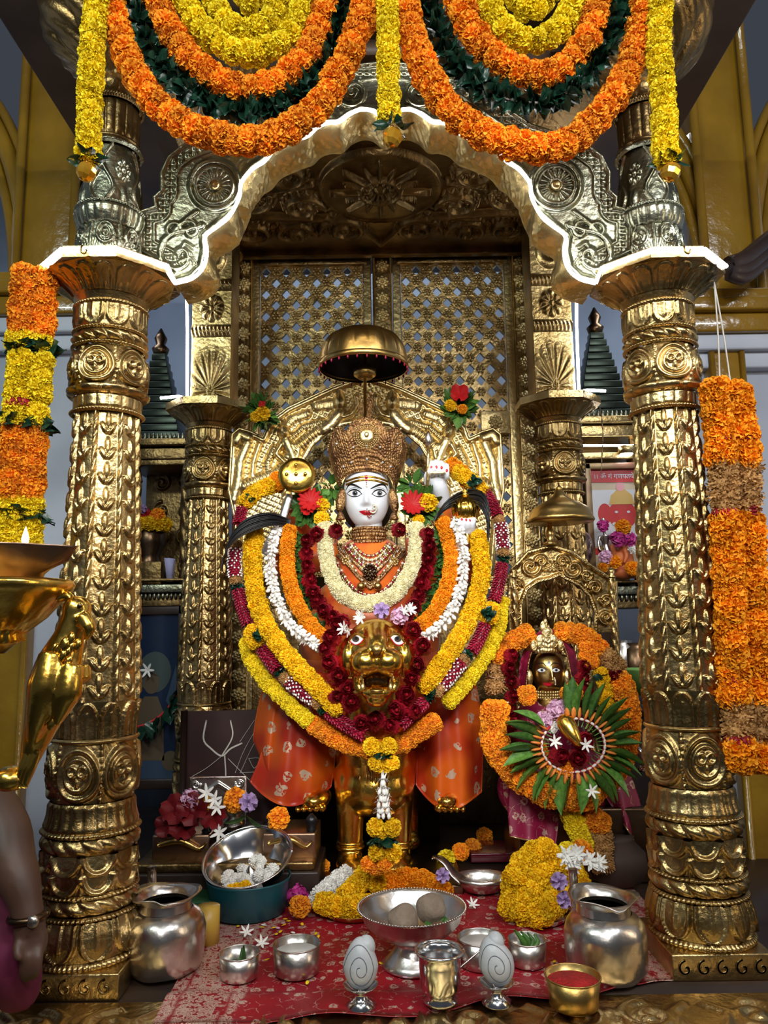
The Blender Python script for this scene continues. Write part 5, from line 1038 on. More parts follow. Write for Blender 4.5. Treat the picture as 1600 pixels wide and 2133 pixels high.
# outermost garland: yellow tufts, folded red petals and white-tipped petals
og = thing('mixed_garland', P(510, 1040, 2.45), 'outermost garland of yellow tufts and crimson petal rolls, some white-tipped', 'garland', 'garlands worn by the goddess')
def seg(kind, pts, rad=.022):
    p = path(pts)
    if kind == 'r': petal_roll(og, p, rad*.85)
    elif kind == 'w': petal_roll(og, p, rad*.85, dot='white', name='white_tipped_petal_roll')
    elif kind == 'b': leaf_garland(og, p, .026, .008, 8)
    elif kind == 't': string_flowers(og, p, 'dryfl', .016, .010, 5)
    else: string_flowers(og, p, kind, rad, .021, 4)
for kind, pts in (('yellow', [(560, 1012, 2.52), (535, 1024, 2.50), (512, 1045, 2.48)]), ('saffron', [(572, 1000, 2.54), (582, 1012, 2.54)]), ('b', [(520, 1036, 2.47), (524, 1040, 2.47)]), ('r', [(504, 1060, 2.47), (497, 1090, 2.45)]), ('t', [(492, 1132, 2.44), (491, 1137, 2.44)]), ('w', [(491, 1144, 2.44), (488, 1172, 2.43), (490, 1200, 2.42)]), ('t', [(491, 1206, 2.42), (492, 1210, 2.42)]), ('b', [(492, 1214, 2.42), (494, 1222, 2.42)]), ('r', [(496, 1230, 2.42), (504, 1262, 2.41), (516, 1300, 2.40)]), ('yellow', [(524, 1318, 2.39), (534, 1338, 2.38)]), ('b', [(533, 1328, 2.35), (540, 1324, 2.35)]), ('r', [(546, 1352, 2.38), (564, 1378, 2.36), (576, 1394, 2.35)]), ('b', [(582, 1400, 2.35), (588, 1406, 2.35)]), ('t', [(592, 1410, 2.34), (597, 1414, 2.34)]), ('w', [(602, 1418, 2.34), (628, 1438, 2.32), (655, 1458, 2.31)]), ('t', [(660, 1462, 2.30), (664, 1466, 2.30)]), ('b', [(670, 1472, 2.30), (678, 1478, 2.30)]), ('r', [(684, 1484, 2.29), (718, 1508, 2.28), (758, 1530, 2.26)]),
                  ('saffron', [(940, 968, 2.56), (962, 985, 2.55), (975, 1002, 2.53)]), ('yellow', [(955, 985, 2.52), (985, 1005, 2.51), (1005, 1025, 2.50)]), ('b', [(990, 1000, 2.47), (984, 1010, 2.47)]), ('r', [(1008, 1022, 2.50), (1026, 1050, 2.48), (1036, 1074, 2.46)]), ('t', [(1040, 1082, 2.46), (1042, 1086, 2.46)]), ('w', [(1043, 1092, 2.46), (1046, 1118, 2.45), (1048, 1142, 2.44)]), ('t', [(1048, 1148, 2.44), (1048, 1152, 2.44)]), ('b', [(1048, 1158, 2.44), (1047, 1168, 2.44)]), ('r', [(1046, 1176, 2.44), (1040, 1212, 2.42), (1030, 1250, 2.41)]), ('yellow', [(1024, 1268, 2.40), (1018, 1288, 2.39)]), ('b', [(1012, 1272, 2.36), (1022, 1282, 2.36)]), ('r', [(1010, 1302, 2.38), (998, 1332, 2.37), (984, 1356, 2.36)]), ('b', [(978, 1362, 2.35), (972, 1368, 2.35)]), ('t', [(968, 1372, 2.35), (964, 1376, 2.35)]), ('w', [(960, 1380, 2.34), (940, 1404, 2.33), (920, 1428, 2.32)]), ('t', [(915, 1434, 2.31), (910, 1440, 2.31)]), ('b', [(900, 1448, 2.30), (892, 1452, 2.30)]), ('r', [(884, 1462, 2.29), (860, 1486, 2.28), (835, 1508, 2.27)])): seg(kind, pts)
lg = pair('marigold_garland', [(512, 1340, 2.43), (520, 1370, 2.42), (548, 1412, 2.40), (590, 1456, 2.37), (640, 1500, 2.34)], [(1046, 1255, 2.45), (1038, 1310, 2.43), (1014, 1362, 2.41), (980, 1412, 2.38), (935, 1462, 2.35)], 'lemon yellow marigold garland hanging behind the crimson petal rolls', 'lemon', .0190, .020, 4)
r, _ = worn('marigold_garland', [(655, 1512, 2.35), (700, 1538, 2.33), (752, 1556, 2.32), (800, 1560, 2.32), (850, 1540, 2.33), (905, 1505, 2.35)], 'orange marigold garland lowest of all across the lion chest', 'orange', .0230, .022, 4)
lr = thing('rose_garland', P(715, 1300, 2.2), 'garland of large crimson roses framing the gold lion face', 'garland', 'garlands worn by the goddess')
for x, y, s in ((706, 1304, .034), (690, 1328, .034), (680, 1352, .030), (688, 1382, .034), (704, 1408, .036), (722, 1432, .030), (730, 1462, .036), (784, 1500, .036), (828, 1478, .036), (815, 1512, .030), (846, 1448, .036), (858, 1412, .030), (868, 1385, .036), (880, 1346, .034), (860, 1312, .034), (752, 1505, .028), (864, 1482, .026), (700, 1452, .026)): flower('rose', lr, P(x, y, 2.25), (random.uniform(-.3, .3), -1, random.uniform(-.05, .4)), s*1.3)
# pendant tassel below the garlands
tz = thing('garland_tassel', P(795, 1555, 2.26), 'tassel of yellow tufts and white buds hanging before the lion legs', 'tassel')
def tufts(lst, parent, Y, sp=14):
    for kind, x, y, s in lst:
        for k in (-1, 1): flower(kind, parent, P(x+k*sp, y, Y+random.uniform(-.004, .004)), (k*.5, -1, .1), s); flower(kind, parent, P(x+k*sp*.3, y+8, Y+.01), (k*.3, -1, -.3), s*.9)
tufts([('yellow', 792, 1555, .026), ('yellow', 800, 1590, .022), ('yellow', 800, 1724, .026), ('yellow', 802, 1776, .024), ('orange', 784, 1800, .022)], tz, 2.24, 18)
for y, n in ((1574, 8), (1754, 12)): [flower('leafd', tz, P(798, y, 2.24), (math.cos(a), -.3+math.sin(a)*.6, .05), .045 if n > 8 else .032, 'leaf') for a in np.linspace(0, 2*PI, n, endpoint=False)]
for k, (x0, x1) in enumerate(((794, 786), (798, 798), (802, 812))):
    G().add(*tube(path([(798, 1605), (x0, 1640), (x1, 1700)], 2.235), .0018, 5, k=8)).obj('thread', 'white', tz)
    for y in (1622, 1640, 1655, 1668, 1680, 1690): t = (y-1605)/95; flower('star', tz, P(798+(x1-798)*t, y, 2.232), (random.uniform(-.4, .4), -.5, -1), .016, 'tuberose_bud'); flower('bud', tz, P(798+(x1-798)*t, y, 2.232), (random.uniform(-.5, .5), -.4, -1), .020, 'tuberose_bud')
# blooms laid on the lion's brow
br = thing('lotus_bloom', P(795, 1275, 2.2), 'mauve lotus bloom resting above the lion brow', 'flower'); flower('mauve', br, P(795, 1278, 2.22), (0, -1, .35), .040, 'petals'); flower('mauve', br, P(795, 1274, 2.215), (.2, -.8, .5), .026, 'petals')
flower('pinkfl', tag(thing('pink_rose', P(832, 1285, 2.2), 'pale pink rose beside the mauve lotus above the lion brow', 'flower'), 'pale pink rose beside the mauve lotus above the lion brow', 'flower'), P(832, 1283, 2.215), (.2, -1, .3), .026, 'petals')
for x, y, d, lab in ((848, 1272, (.8, -.8, .3), 'white jasmine star between pale pink rose and crimson rose above the lion'), (748, 1288, (-.6, -.8, .2), 'white jasmine star next to the mauve lotus on the lion brow'), (718, 1312, (-.8, -.7, 0), 'white jasmine star caught on the crimson rose by the lion brow')):
    t = thing('jasmine_star', P(x, y, 2.2), lab, 'flower'); [flower('star', t, P(x+random.uniform(-8, 8), y+random.uniform(-6, 6), 2.2), Vector(d)+Vector((random.uniform(-.4, .4), 0, random.uniform(-.4, .4))), .021, 'petals') for _ in range(3)]
# ================================================================ the smaller goddess on her throne
YS = 2.50; YT = 2.68
th = thing('small_throne', P(1160, 1760, 2.66), 'ornate gold arched throne back behind the smaller goddess', 'throne')
OUTT = [(1062, 1330), (1060, 1230), (1066, 1185), (1100, 1150), (1150, 1136), (1192, 1150), (1228, 1176), (1262, 1198), (1284, 1212), (1284, 1318)]
INNT = [(1240, 1318), (1240, 1275), (1228, 1242), (1206, 1220), (1182, 1208), (1165, 1198), (1148, 1206), (1120, 1212), (1098, 1228), (1086, 1260), (1086, 1330)]
def hf_thr(X, Y):
    d = dist_poly(X, Y, OUTT); h = .012*bumpf(d-2, 6); d2 = dist_poly(X, Y, INNT); h = np.maximum(h, .012*bumpf(d2-2, 5)*(.6+.4*np.abs(np.sin((X+Y)*.5))))
    for cx, cy, r, a0, sg in ((1105, 1180, 22, 0, 1), (1195, 1185, 22, PI, -1), (1240, 1225, 16, PI, 1), (1262, 1285, 15, PI/2, 1), (1075, 1220, 14, 0, -1), (1128, 1170, 14, PI, 1), (1172, 1170, 14, 0, -1), (1222, 1200, 12, 0, 1), (1262, 1250, 12, PI, -1), (1074, 1280, 12, 0, 1)): h = np.maximum(h, .014*bumpf(dist_poly(X, Y, spiral(cx, cy, r, 1.5, a0, sg)), 4.5))
    a = np.arctan2(Y-1186, X-1150); d = np.hypot(X-1150, (Y-1186)*1.2); return np.maximum(h, .014*bumpf(d, 24)*np.abs(np.cos(a*5))*(Y < 1190))
polyT = OUTT+INNT
V, F = relief(1056, 1290, 1132, 1334, 150, 130, hf_thr, lambda x, y, h: P(x, y, YT-h), polyT); G().add(V, F).obj('arch_relief', 'gold', th); G().add(*prism([P(x, y, YT+.004) for x, y in polyT], (0, .02, 0))).obj('arch_backing', 'gold', th, False)
G().add(*tube(path(INNT, YT-.004), .004, 6)).obj('inner_beading', 'gold', th); G().add(*tube(path(OUTT, YT-.004), .005, 6)).obj('outer_moulding', 'gold', th)
for px in (1070, 1274):
    a = P(px, 1205, YT); b = Vector((a.x, a.y, PZ)); zs = np.linspace(PZ, a.z, 120); T = np.linspace(0, 1, 120); TH, TT = np.meshgrid(np.linspace(0, 2*PI, 40, endpoint=False), T)
    V, F = lathe_np(zs, np.full(120, .0125), .003*np.abs(np.sin(TH*2+TT*70)), 40); G().add([(v[0]+a.x, v[1]+a.y, v[2]) for v in V], F).obj('post', 'gold', th); G().add(*lathe([(.014, 0), (.017, .006), (.010, .012), (.015, .022), (.012, .032), (.003, .038)], 16, a)).obj('finial', 'gold', th)
G().add(*box((P(1172, 1500, YT).x, YT-.06, PZ+.11), (.40, .30, .22), .008)).obj('seat', 'bronze', th)
G().add(*prism([P(1240, 1318, YT), P(1284, 1318, YT), Vector((P(1284, 1318, YT).x, YT, PZ+.2)), Vector((P(1240, 1318, YT).x, YT, PZ+.2))], (0, .02, 0))).obj('back_board', 'dark', th)
cn = thing('brass_canopy', P(1147, 1138, 2.66), 'bell-shaped brass canopy on a stem above the small throne', 'canopy'); c = P(1168, 1082, 2.64)
G().add(*lathe([(.112, -.010), (.116, -.004), (.113, .004), (.108, .010), (.104, .022), (.098, .034), (.088, .044), (.068, .056), (.042, .068), (.024, .082), (.016, .098), (.012, .104)], 48, c, lambda a, t: .0015*math.sin(a*24)*(.2 < t < .6))).obj('dome', 'brass', cn)
G().add(*lathe([(.110, -.009), (.100, .010), (.07, .04), (.01, .07)], 36, c, caps=False)).obj('lining', 'bronze', cn); G().add(*lathe([(.010, .10), (.014, .108), (.006, .116), (.002, .128)], 14, c)).obj('finial', 'brass', cn)
G().add(*lathe([(.022, 0), (.024, .008), (.010, .016), (.016, .034), (.018, .044), (.009, .058), (.007, .11)], 18, P(1147, 1136, 2.67))).obj('stem', 'brass', cn)
gd = thing('goddess_figurine', P(1150, 1720, 2.55), 'brass faced smaller goddess under a crimson veil wearing a leaf fan garland', 'statue')
sc2 = .66; C2 = P(1142, 1399, YS+.055)
(hv2, hf2) = head_shape((0, 0, 0), .079, .085, .108, 1.0); G().add([Vector(C2)+Vector(v)*sc2 for v in hv2[0]], hv2[1]).obj('head', 'brass', gd)
def fs2(px, py, eps=.001):
    Y = YS
    for _ in range(3): q = P(px, py, Y); Y = C2.y+sc2*hf2((q.x-C2.x)/sc2, (q.z-C2.z)/sc2)-eps
    return P(px, py, Y)
for s, ex in ((-1, 1128), (1, 1158)):
    decal(gd, 'eye_white', 'eyew', almond(ex, 1396, 9, 4), fs2, .001); decal(gd, 'iris', 'irisg', circ(ex+1, 1396, 3.4, 14), fs2, .0015); decal(gd, 'pupil', 'black', circ(ex+1, 1396, 2, 12), fs2, .002)
    stroke(gd, 'eyelid_line', 'black', [(ex-10, 1397), (ex-4, 1392), (ex+4, 1392), (ex+10, 1397)], fs2, [.0005, .0011, .0011, .0005]); stroke(gd, 'eyebrow', 'black', [(1142-s*-4, 1388), (1142+s*12, 1381), (1142+s*24, 1384), (1142+s*30, 1391)], fs2, [.0012, .0018, .0016, .0005])
decal(gd, 'lips', 'redp', [(1131, 1424), (1137, 1421.5), (1141, 1422.5), (1146, 1421.5), (1152, 1424), (1147, 1428.5), (1141, 1430), (1135, 1428)], fs2, .001)
decal(gd, 'forehead_stone', 'crystal', circ(1144, 1381, 3.5, 12, 5), fs2, .003)
g = G(); [g.add(*ell(fs2(1155+2.5*math.sin(t*2), 1412+t*14, .003), .0022, 6, 5)) for t in np.linspace(0, 1, 8)]; g.obj('nose_ring', 'pearl', gd)
G().add(*ell(Vector(C2)+Vector((0, .05, .005)), (.060, .05, .085), 20, 14)).obj('hair', 'hair', gd)
def c2pt(u, t, h=0):
    yb = 1360+8*abs(u)**2; top = 1336-8*abs(math.sin(u*9)); py = yb+(top-yb)*t; q = P(1140+(36+5*t)*math.sin(u*PI/2), py, YS); return Vector((q.x, C2.y-.008-(.058+h)*math.cos(u*PI/2), q.z))
g = G(); addgrid(g, [[c2pt(u, t, .003*abs(math.sin(u*30)*math.sin(t*9))) for t in np.linspace(0, 1, 16)] for u in np.linspace(-1, 1, 90)]); cr2 = g.obj('crown', 'goldp', gd)
for cx, cy, w, h in ((1140, 1334, 9, 17), (1126, 1337, 10, 15), (1153, 1337, 10, 15), (1133, 1306, 8, 13), (1112, 1345, 7, 12), (1168, 1345, 7, 12), (1136, 1296, 4, 7), (1140, 1318, 12, 12)):
    c = P(cx, cy, YS-.006); g = G(); g.add(*ell(c, (S(w, YS), .004, S(h, YS)), 18, 12)); g.add(*tube([c+Vector((S(w, YS)*.75*math.cos(a), -.004, S(h, YS)*.75*math.sin(a))) for a in np.linspace(0, 2*PI, 18)], .0014, 5)); g.obj('paisley_plate', 'goldp', cr2)
vp = spline([(1086, 1470, 0), (1082, 1420, 0), (1088, 1370, 0), (1108, 1330, 0), (1140, 1312, 0), (1175, 1322, 0), (1196, 1360, 0), (1206, 1410, 0), (1206, 1440, 0)], 50); ctr = np.array([1142, 1400, 0]); Pt = []
for p in vp:
    d = ctr-p; d /= np.linalg.norm(d); Pt.append([P(p[0]+d[0]*w, p[1]+d[1]*w, YS+.0+.06*(1-w/16)+.004*math.sin(p[1]*.3)) for w in (-2, 4, 10, 16)])
g = G(); g.add(*slab(Pt, (0, .004, 0))); vo = g.obj('veil', 'veil', gd); G().add(*tube([r[3] for r in Pt], .0028, 6)).obj('veil_trim', 'filigree', vo)
for s in (-1, 1): G().add(*ell(P(1142+s*40, 1412, YS+.03), (.013, .010, .028), 14, 12)).obj('ear_ornament', 'goldp', gd)
G().add(*tube([P(1142, 1425, YS+.06), P(1142, 1470, YS+.06)], .036, 14)).obj('neck', 'brass', gd)
for y in (1440, 1446, 1452):
    g = G(); c = P(1142, y, YS+.05); [g.add(*ell((c.x+.043*math.cos(a), c.y+.04*math.sin(a), c.z), .0042, 6, 5)) for a in np.linspace(0, 2*PI, 32, endpoint=False)]; g.obj('choker', 'goldp', gd)
G().add(*ell(P(1145, 1520, YS+.10), (.12, .10, .12), 24, 16)).obj('torso', 'pinksari', gd)
G().add(*ell(P(1165, 1640, YS+.08), (.20, .10, .14), 26, 16)).obj('lap', 'pinksari', gd)
def skirt(L, R_, Y0, Y1, name):
    Lp = spline([(x, y, 0) for x, y in L], 24); Rp = spline([(x, y, 0) for x, y in R_], 24); Pt = []
    for i in range(24): Pt.append([P(Lp[i][0]*(1-t)+Rp[i][0]*t, Lp[i][1]*(1-t)+Rp[i][1]*t, Y0+(Y1-Y0)*i/23-.02*math.sin(PI*t)+.008*math.sin(t*11)*(i/23)) for t in np.linspace(0, 1, 30)])
    g = G(); g.add(*slab(Pt, (0, .004, 0))); o = g.obj(name, 'pinksari', gd); G().add(*tube([r for r in Pt[-1]], .003, 5)).obj('skirt_trim', 'goldp', o)
skirt([(1062, 1610), (1058, 1680), (1062, 1742)], [(1170, 1620), (1166, 1690), (1158, 1762)], 2.50, 2.46, 'skirt'); skirt([(1245, 1610), (1262, 1660), (1290, 1700)], [(1310, 1600), (1338, 1690), (1332, 1770)], 2.52, 2.48, 'skirt')
G().add(*tube(path([(1010, 1466), (1095, 1461)], 2.43), .0028, 6)).obj('bow_string', 'goldp', gd); G().add(*tube(path([(1014, 1408), (1050, 1420), (1078, 1442), (1095, 1461)], 2.43), .0032, 6, k=16)).obj('bow', 'copper', gd)
c = P(1186, 1518, 2.30); G().add(*lathe([(.010, -.045), (.020, -.030), (.026, -.005), (.026, .020), (.018, .040), (.006, .048)], 20)).obj('tmp', 'goldb') if 0 else None
R = Matrix.Rotation(-.45, 3, 'Y') @ Matrix.Rotation(-.5, 3, 'X'); V, F = lathe([(.002, -.058), (.012, -.048), (.020, -.025), (.026, .0), (.027, .022), (.020, .038), (.006, .046)], 24); G().add([c+R @ Vector(v) for v in V], F).obj('gold_bud', 'goldb', gd)
# her garlands
r = thing('marigold_garland', P(1090, 1322, 2.46), 'thick orange marigold garland ringing the smaller goddess', 'garland', 'garlands of the smaller goddess')
for kind, pts, rad in (('orange', [(1098, 1322, 2.52), (1060, 1342, 2.50), (1032, 1368, 2.47)], .028), ('dryfl', [(1030, 1395, 2.46), (1034, 1430, 2.45)], .028), ('orange', [(1032, 1478, 2.42), (1028, 1530, 2.41), (1048, 1580, 2.39), (1090, 1622, 2.37), (1140, 1648, 2.36), (1190, 1658, 2.36), (1225, 1655, 2.36)], .034), ('orange', [(1232, 1648, 2.38), (1272, 1612, 2.39), (1300, 1560, 2.41), (1308, 1500, 2.43), (1302, 1450, 2.45), (1290, 1418, 2.46)], .032), ('dryfl', [(1282, 1392, 2.47), (1262, 1372, 2.48)], .030), ('orange', [(1246, 1352, 2.49), (1225, 1332, 2.50), (1195, 1318, 2.52), (1170, 1316, 2.53)], .028), ('yellow', [(1252, 1400, 2.44), (1262, 1440, 2.43), (1262, 1480, 2.42)], .018), ('orange', [(1225, 1350, 2.46), (1228, 1380, 2.45)], .024), ('orange', [(1098, 1440, 2.42), (1100, 1455, 2.42)], .022), ('orange', [(1182, 1450, 2.42), (1196, 1440, 2.42)], .022), ('orange', [(1120, 1560, 2.36), (1140, 1590, 2.35), (1180, 1600, 2.34)], .024)): string_flowers(r, path(pts), kind, rad, .024, 4)
for x, y in ((1276, 1408), (1290, 1406), (1262, 1404)): flower('rose', r, P(x, y, 2.44), (0, -1, .2), .028)
for x in (1236, 1246): flower('leafd', r, P(x, 1412, 2.43), (.8, -.6, .1), .035, 'leaf')
r = thing('rose_garland', P(1066, 1400, 2.44), 'dark crimson rose garland inside the orange ring of the smaller goddess', 'garland', 'garlands of the smaller goddess')
for x, y in ((1066, 1365), (1060, 1392), (1066, 1420), (1068, 1450), (1062, 1480), (1066, 1508), (1058, 1532), (1218, 1388), (1214, 1412), (1222, 1440), (1226, 1466), (1236, 1492), (1200, 1470)): flower('rose', r, P(x, y, 2.43), (random.uniform(-.3, .3), -1, random.uniform(0, .4)), .036)
r = thing('leaf_fan_garland', P(1195, 1611, 2.3), 'ring of green leaves with orange stubs tied by red and white thread', 'garland', 'garlands of the smaller goddess'); cx, cy, rx, ry = 1194, 1552, 66, 56; YR = 2.32
angs = np.linspace(-1.75, 3.75, 32); LR = [leaf_mesh('fan_leaf', 'leaf', .21, .8, .12), leaf_mesh('fan_leaf', 'leafl', .24, .6, -.1)]
ring = [P(cx+rx*math.cos(a), cy+ry*math.sin(a), YR) for a in np.linspace(-1.9, 3.9, 60)]; G().add(*tube(ring, .0045, 8)).obj('binding_thread', 'redthread', r)
for i in range(2, 58, 2): d = (ring[i+1]-ring[i]); inst('white_bead', bpy.data.meshes.get('white_bead') or G().add(*ell((0, 0, 0), (.0042, .0042, .0085), 8, 6)).mesh('white_bead', 'white'), r, ring[i]+Vector((0, -.003, 0)), d.to_track_quat('Z', 'Y'))
stub = G().add(*ell((0, 0, .5), (.24, .12, .5), 8, 6)).mesh('orange_stub', mat('orange_stub', (.85, .25, .04), None, .5))
for a in angs:
    p = P(cx+rx*math.cos(a), cy+ry*math.sin(a), YR); d = Vector((math.cos(a)+random.uniform(-.1, .1), -.10+random.uniform(-.15, .1), -math.sin(a)+random.uniform(-.1, .1))); rot = d.to_track_quat('Z', 'Y') @ Matrix.Rotation(random.uniform(-.5, .5)+PI, 3, 'Z').to_quaternion()
    inst('fan_leaf', random.choice(LR), r, p+d*.006, rot, random.uniform(.095, .125)); inst('orange_stub', stub, r, p+Vector((0, -.008, 0)), d.to_track_quat('Z', 'Y'), .034); G().add(*tube([p, p-d*.022], .0016, 5)).obj('leaf_stalk', 'leafl', r)
for x, y, lab in ((1218, 1545, 'crimson rose inside the leaf fan beside the gold bud tip'), (1166, 1575, 'crimson rose at the lower rim of the leaf fan below the pink blooms'), (1205, 1580, 'crimson rose at the bottom of the leaf fan below the gold bud')): t = thing('loose_rose', P(x, y, 2.31), lab, 'flower'); flower('rose', t, P(x, y, 2.31), (random.uniform(-.3, .3), -1, .2), .046, 'petals')
for kind, x, y, s, lab in (('pinkfl', 1162, 1478, .032, 'larger pale pink bloom on the chest of the smaller goddess'), ('pinkfl', 1133, 1502, .028, 'smaller pale pink bloom below the larger one on the smaller goddess'), ('whitefl', 1190, 1470, .024, 'fluffy white bloom beside the larger pale pink bloom'), ('whitefl', 1150, 1515, .020, 'small fluffy white bloom under the pale pink blooms')): t = thing('bloom', P(x, y, 2.36), lab, 'flower'); flower(kind, t, P(x, y, 2.36), (.1, -1, .3), s, 'petals')
for x, y, lab in ((1156, 1545, 'white jasmine star lying on the lower rose of the leaf fan'), (1221, 1552, 'white jasmine star lying on the rose beside the gold bud'), (1233, 1648, 'white jasmine star caught on the bottom leaves of the fan')): t = thing('jasmine_star', P(x, y, 2.26), lab, 'flower'); flower('star', t, P(x, y, 2.26), (.1, -1, .2), .022, 'petals')
r = thing('flower_column', P(1220, 1790, 2.38), 'stack of yellow, orange and dried blooms below the leaf fan', 'garland'); string_flowers(r, path([(1190, 1700, 2.40), (1205, 1730, 2.39), (1215, 1760, 2.38)]), 'lemon', .026, .022, 4); string_flowers(r, path([(1235, 1705, 2.40), (1252, 1718, 2.40)]), 'orange', .028, .022, 4); string_flowers(r, path([(1250, 1745, 2.40), (1256, 1800, 2.38)]), 'dryfl', .030, .022, 4); flower('orange', r, P(1212, 1775, 2.33), (0, -1, .3), .034); flower('lemon', r, P(1182, 1772, 2.33), (0, -1, .4), .026)
# dark clay pot, tap and vessels behind the smaller goddess
o = G().add(*lathe([(.03, 0), (.07, .02), (.09, .06), (.085, .10), (.05, .135), (.055, .145)], 28, (P(1305, 1800, 2.35).x, 2.45, PZ))).obj('clay_pot', 'clay'); tag(o, 'dark round clay pot beside the pink skirt and the gold column', 'pot')
# ================================================================ red cloth and the offering vessels on it
Lb = spline([Pz(x, y, PZ) for x, y in ((470, 1835), (440, 1900), (400, 1980), (318, 2150))], 60); Rb = spline([Pz(x, y, PZ) for x, y in ((1275, 1812), (1345, 1880), (1410, 1950), (1482, 2036))], 60); g = G(); Pt = []; bd = []
hem = np.interp
for j in range(150):
    s = j/149; row = []
    for i in range(60):
        t = i/59; p = Vector(Lb[i])*(1-s)+Vector(Rb[i])*s; hemx = .06*s*(1-s)*t*t*0
        f = t**6; p.y -= f*(.05*math.sin(PI*s)+.012*math.sin(s*19)); p.z = PZ+.0035+.0022*abs(math.sin(s*13+t*5)*math.sin(t*9-s*6))+f*.006*math.sin(s*24)+.0012*math.sin(s*40+t*22)
        p.z += .0115*min(1, max(0, (1.80-p.y)/.03))
        row.append(p)
        e = min(s, 1-s); w = 1.35-.35*t; bd.append(1.0 if e < .13*w and not (.020*w < e < .028*w or .105*w < e < .113*w) else 0.0)
    Pt.append(row)
V, F = slab(Pt, (0, 0, -.003)); g.add(V, [f[::-1] for f in F]); cl = g.obj('altar_cloth', 'redcloth'); at = cl.data.attributes.new('border', 'FLOAT', 'POINT'); at.data.foreach_set('value', bd+bd); tag(cl, 'red brocade cloth with gold sprigs and woven borders on the platform', 'cloth')
CZ = PZ+.006
def onz(px, py):
    q = Pz(px, py, CZ); return q if q.y > 1.79 else Pz(px, py, CZ+.0115)
def vessel(name, px, py, prof, m, label, cat, n=48, hf=None, group=None, part='body'):
    c = onz(px, py); r = thing(name, c, label, cat, group); G().add(*lathe(prof, n, c, hf, caps=False)).obj(part, m, r); return r, c
def shell(prof, th=.0022): return [(0.0005, 0.0005)]+prof+[(max(.0005, x-th), z) for x, z in prof[::-1]]+[(.0005, prof[0][1]+th)]
# water pots
def pot(px, py, label, dx, rot):
    prof = [(.055, 0), (.078, .006), (.087, .022), (.090, .055), (.090, .090), (.086, .110), (.074, .126), (.060, .134), (.058, .152), (.063, .160), (.074, .168)]
    c = onz(px, py); r = thing('water_pot', c, label, 'pot', 'silver water pots'); dent = lambda a, t: .0022*math.sin(3*a+rot)+.0015*math.sin(7*a+t*9+rot)*(t < .7)
    G().add(*lathe([(x*1.0, z) for x, z in prof[:8]], 64, c, dent, caps=False)).obj('body', 'silver', r); G().add(*lathe(prof[7:9], 64, c, None, caps=False)).obj('neck', 'silver', r)
    G().add(*lathe([(.0005, .0006), (.050, .0006)], 48, c)).obj('base', 'silver', r)
    V = []; n = 72
    for i, (x, z) in enumerate([(.0575, .151), (.064, .158), (.072, .164), (.078, .167), (.077, .170), (.068, .166), (.058, .159), (.054, .149)]):
        for j in range(n): a = 2*PI*j/n; w = i in (2, 3, 4); V.append((c.x+(x+(.004*math.sin(5*a+rot) if w else 0))*math.cos(a), c.y+(x+(.004*math.sin(5*a+rot) if w else 0))*math.sin(a), c.z+z+(.0045*math.sin(3*a+rot)-.007*math.exp(-((a-4.9)/.18)**2) if w else 0)))
    G().add(V, gridF(8, n, False, True, True)).obj('crumpled_rim', 'silver', r); G().add(*lathe([(.0005, .142), (.052, .142)], 40, c)).obj('water', 'steel', r)
    b = c+Vector((dx, .085, .10)); G().add(*tube([b+Vector((-dx*.3, -.04, -.02)), b, b+Vector((dx*.12, .004, .10))], .0105, 16, k=10)).obj('spout', 'silver', r)
pot(342, 2020, 'silver water pot with crumpled rim standing by the oil lamp side column', -.055, 0.4); pot(1264, 2032, 'silver water pot with crumpled rim standing before the yellow garland heap', -.040, 2.1)
def cup(px, py, r0, h, label, fill=None, m='silver', taper=.94, name='steel_cup', grp='small metal cups on the cloth', mk=None):
    prof = shell([(r0*taper*.86, 0), (r0*taper, .004), (r0*taper, h*.3), (r0, h)]); r, c = vessel(name, px, py, prof, m, label, 'cup', group=grp)
    G().add(*tube([(c.x+r0*math.cos(a), c.y+r0*math.sin(a), c.z+h) for a in np.linspace(0, 2*PI, 40)], .0016, 6)).obj('rim', m, r)
    if fill: G().add(*lathe([(.0005, h*fill[1]), (r0*.95, h*fill[1]), (r0*.955, h*fill[1]-.003)], 36, c, (lambda a, t: 0), caps=False)).obj(fill[2], fill[0], r)
    return r, c
r, c = cup(498, 2036, .045, .052, 'small metal cup with one green pod, nearest the silver pot by the lamp'); 
for a, b in (((.002, .010, .012), (.010, -.004, .068)), ((-.006, .0, .010), (.004, .012, .058))): tag(G().add(*tube([c+Vector(a), (c+Vector(a)+c+Vector(b))/2+Vector((.003, 0, 0)), c+Vector(b)], [.004, .006, .002], 7, k=8)).obj('green_pod', 'leaf'), 'green pod standing in the metal cup by the lamp side pot', 'pod', 'pods in the lamp side cup')
cup(618, 2026, .054, .062, 'metal cup of milk beside the cup with the green pod', ('milk', .72, 'milk')); cup(1003, 2010, .054, .060, 'metal cup of milk behind the tumbler and spoon', ('milk', .80, 'milk'))
r, c = cup(1100, 2008, .044, .054, 'small metal cup filled with green okra pods')
for k in range(4): a = .5+k*.5; tag(G().add(*tube([c+Vector((.02*math.cos(a*2), .015*math.sin(a*2), .012)), c+Vector((-.006+.01*k, .0, .045)), c+Vector((-.030+.016*k, -.008+.006*k, .078-.006*k))], [.006, .0085, .002], 7, k=10)).obj('okra_pod', 'leaf'), 'green okra pod standing in the small metal cup by the yellow heap', 'pod', 'okra pods in the cup')
cup(1196, 2096, .056, .058, 'brass cup heaped with red powder at the front hem', ('kumkum', .80, 'red_powder'), 'brass', .88, 'brass_cup', 'brass cups')
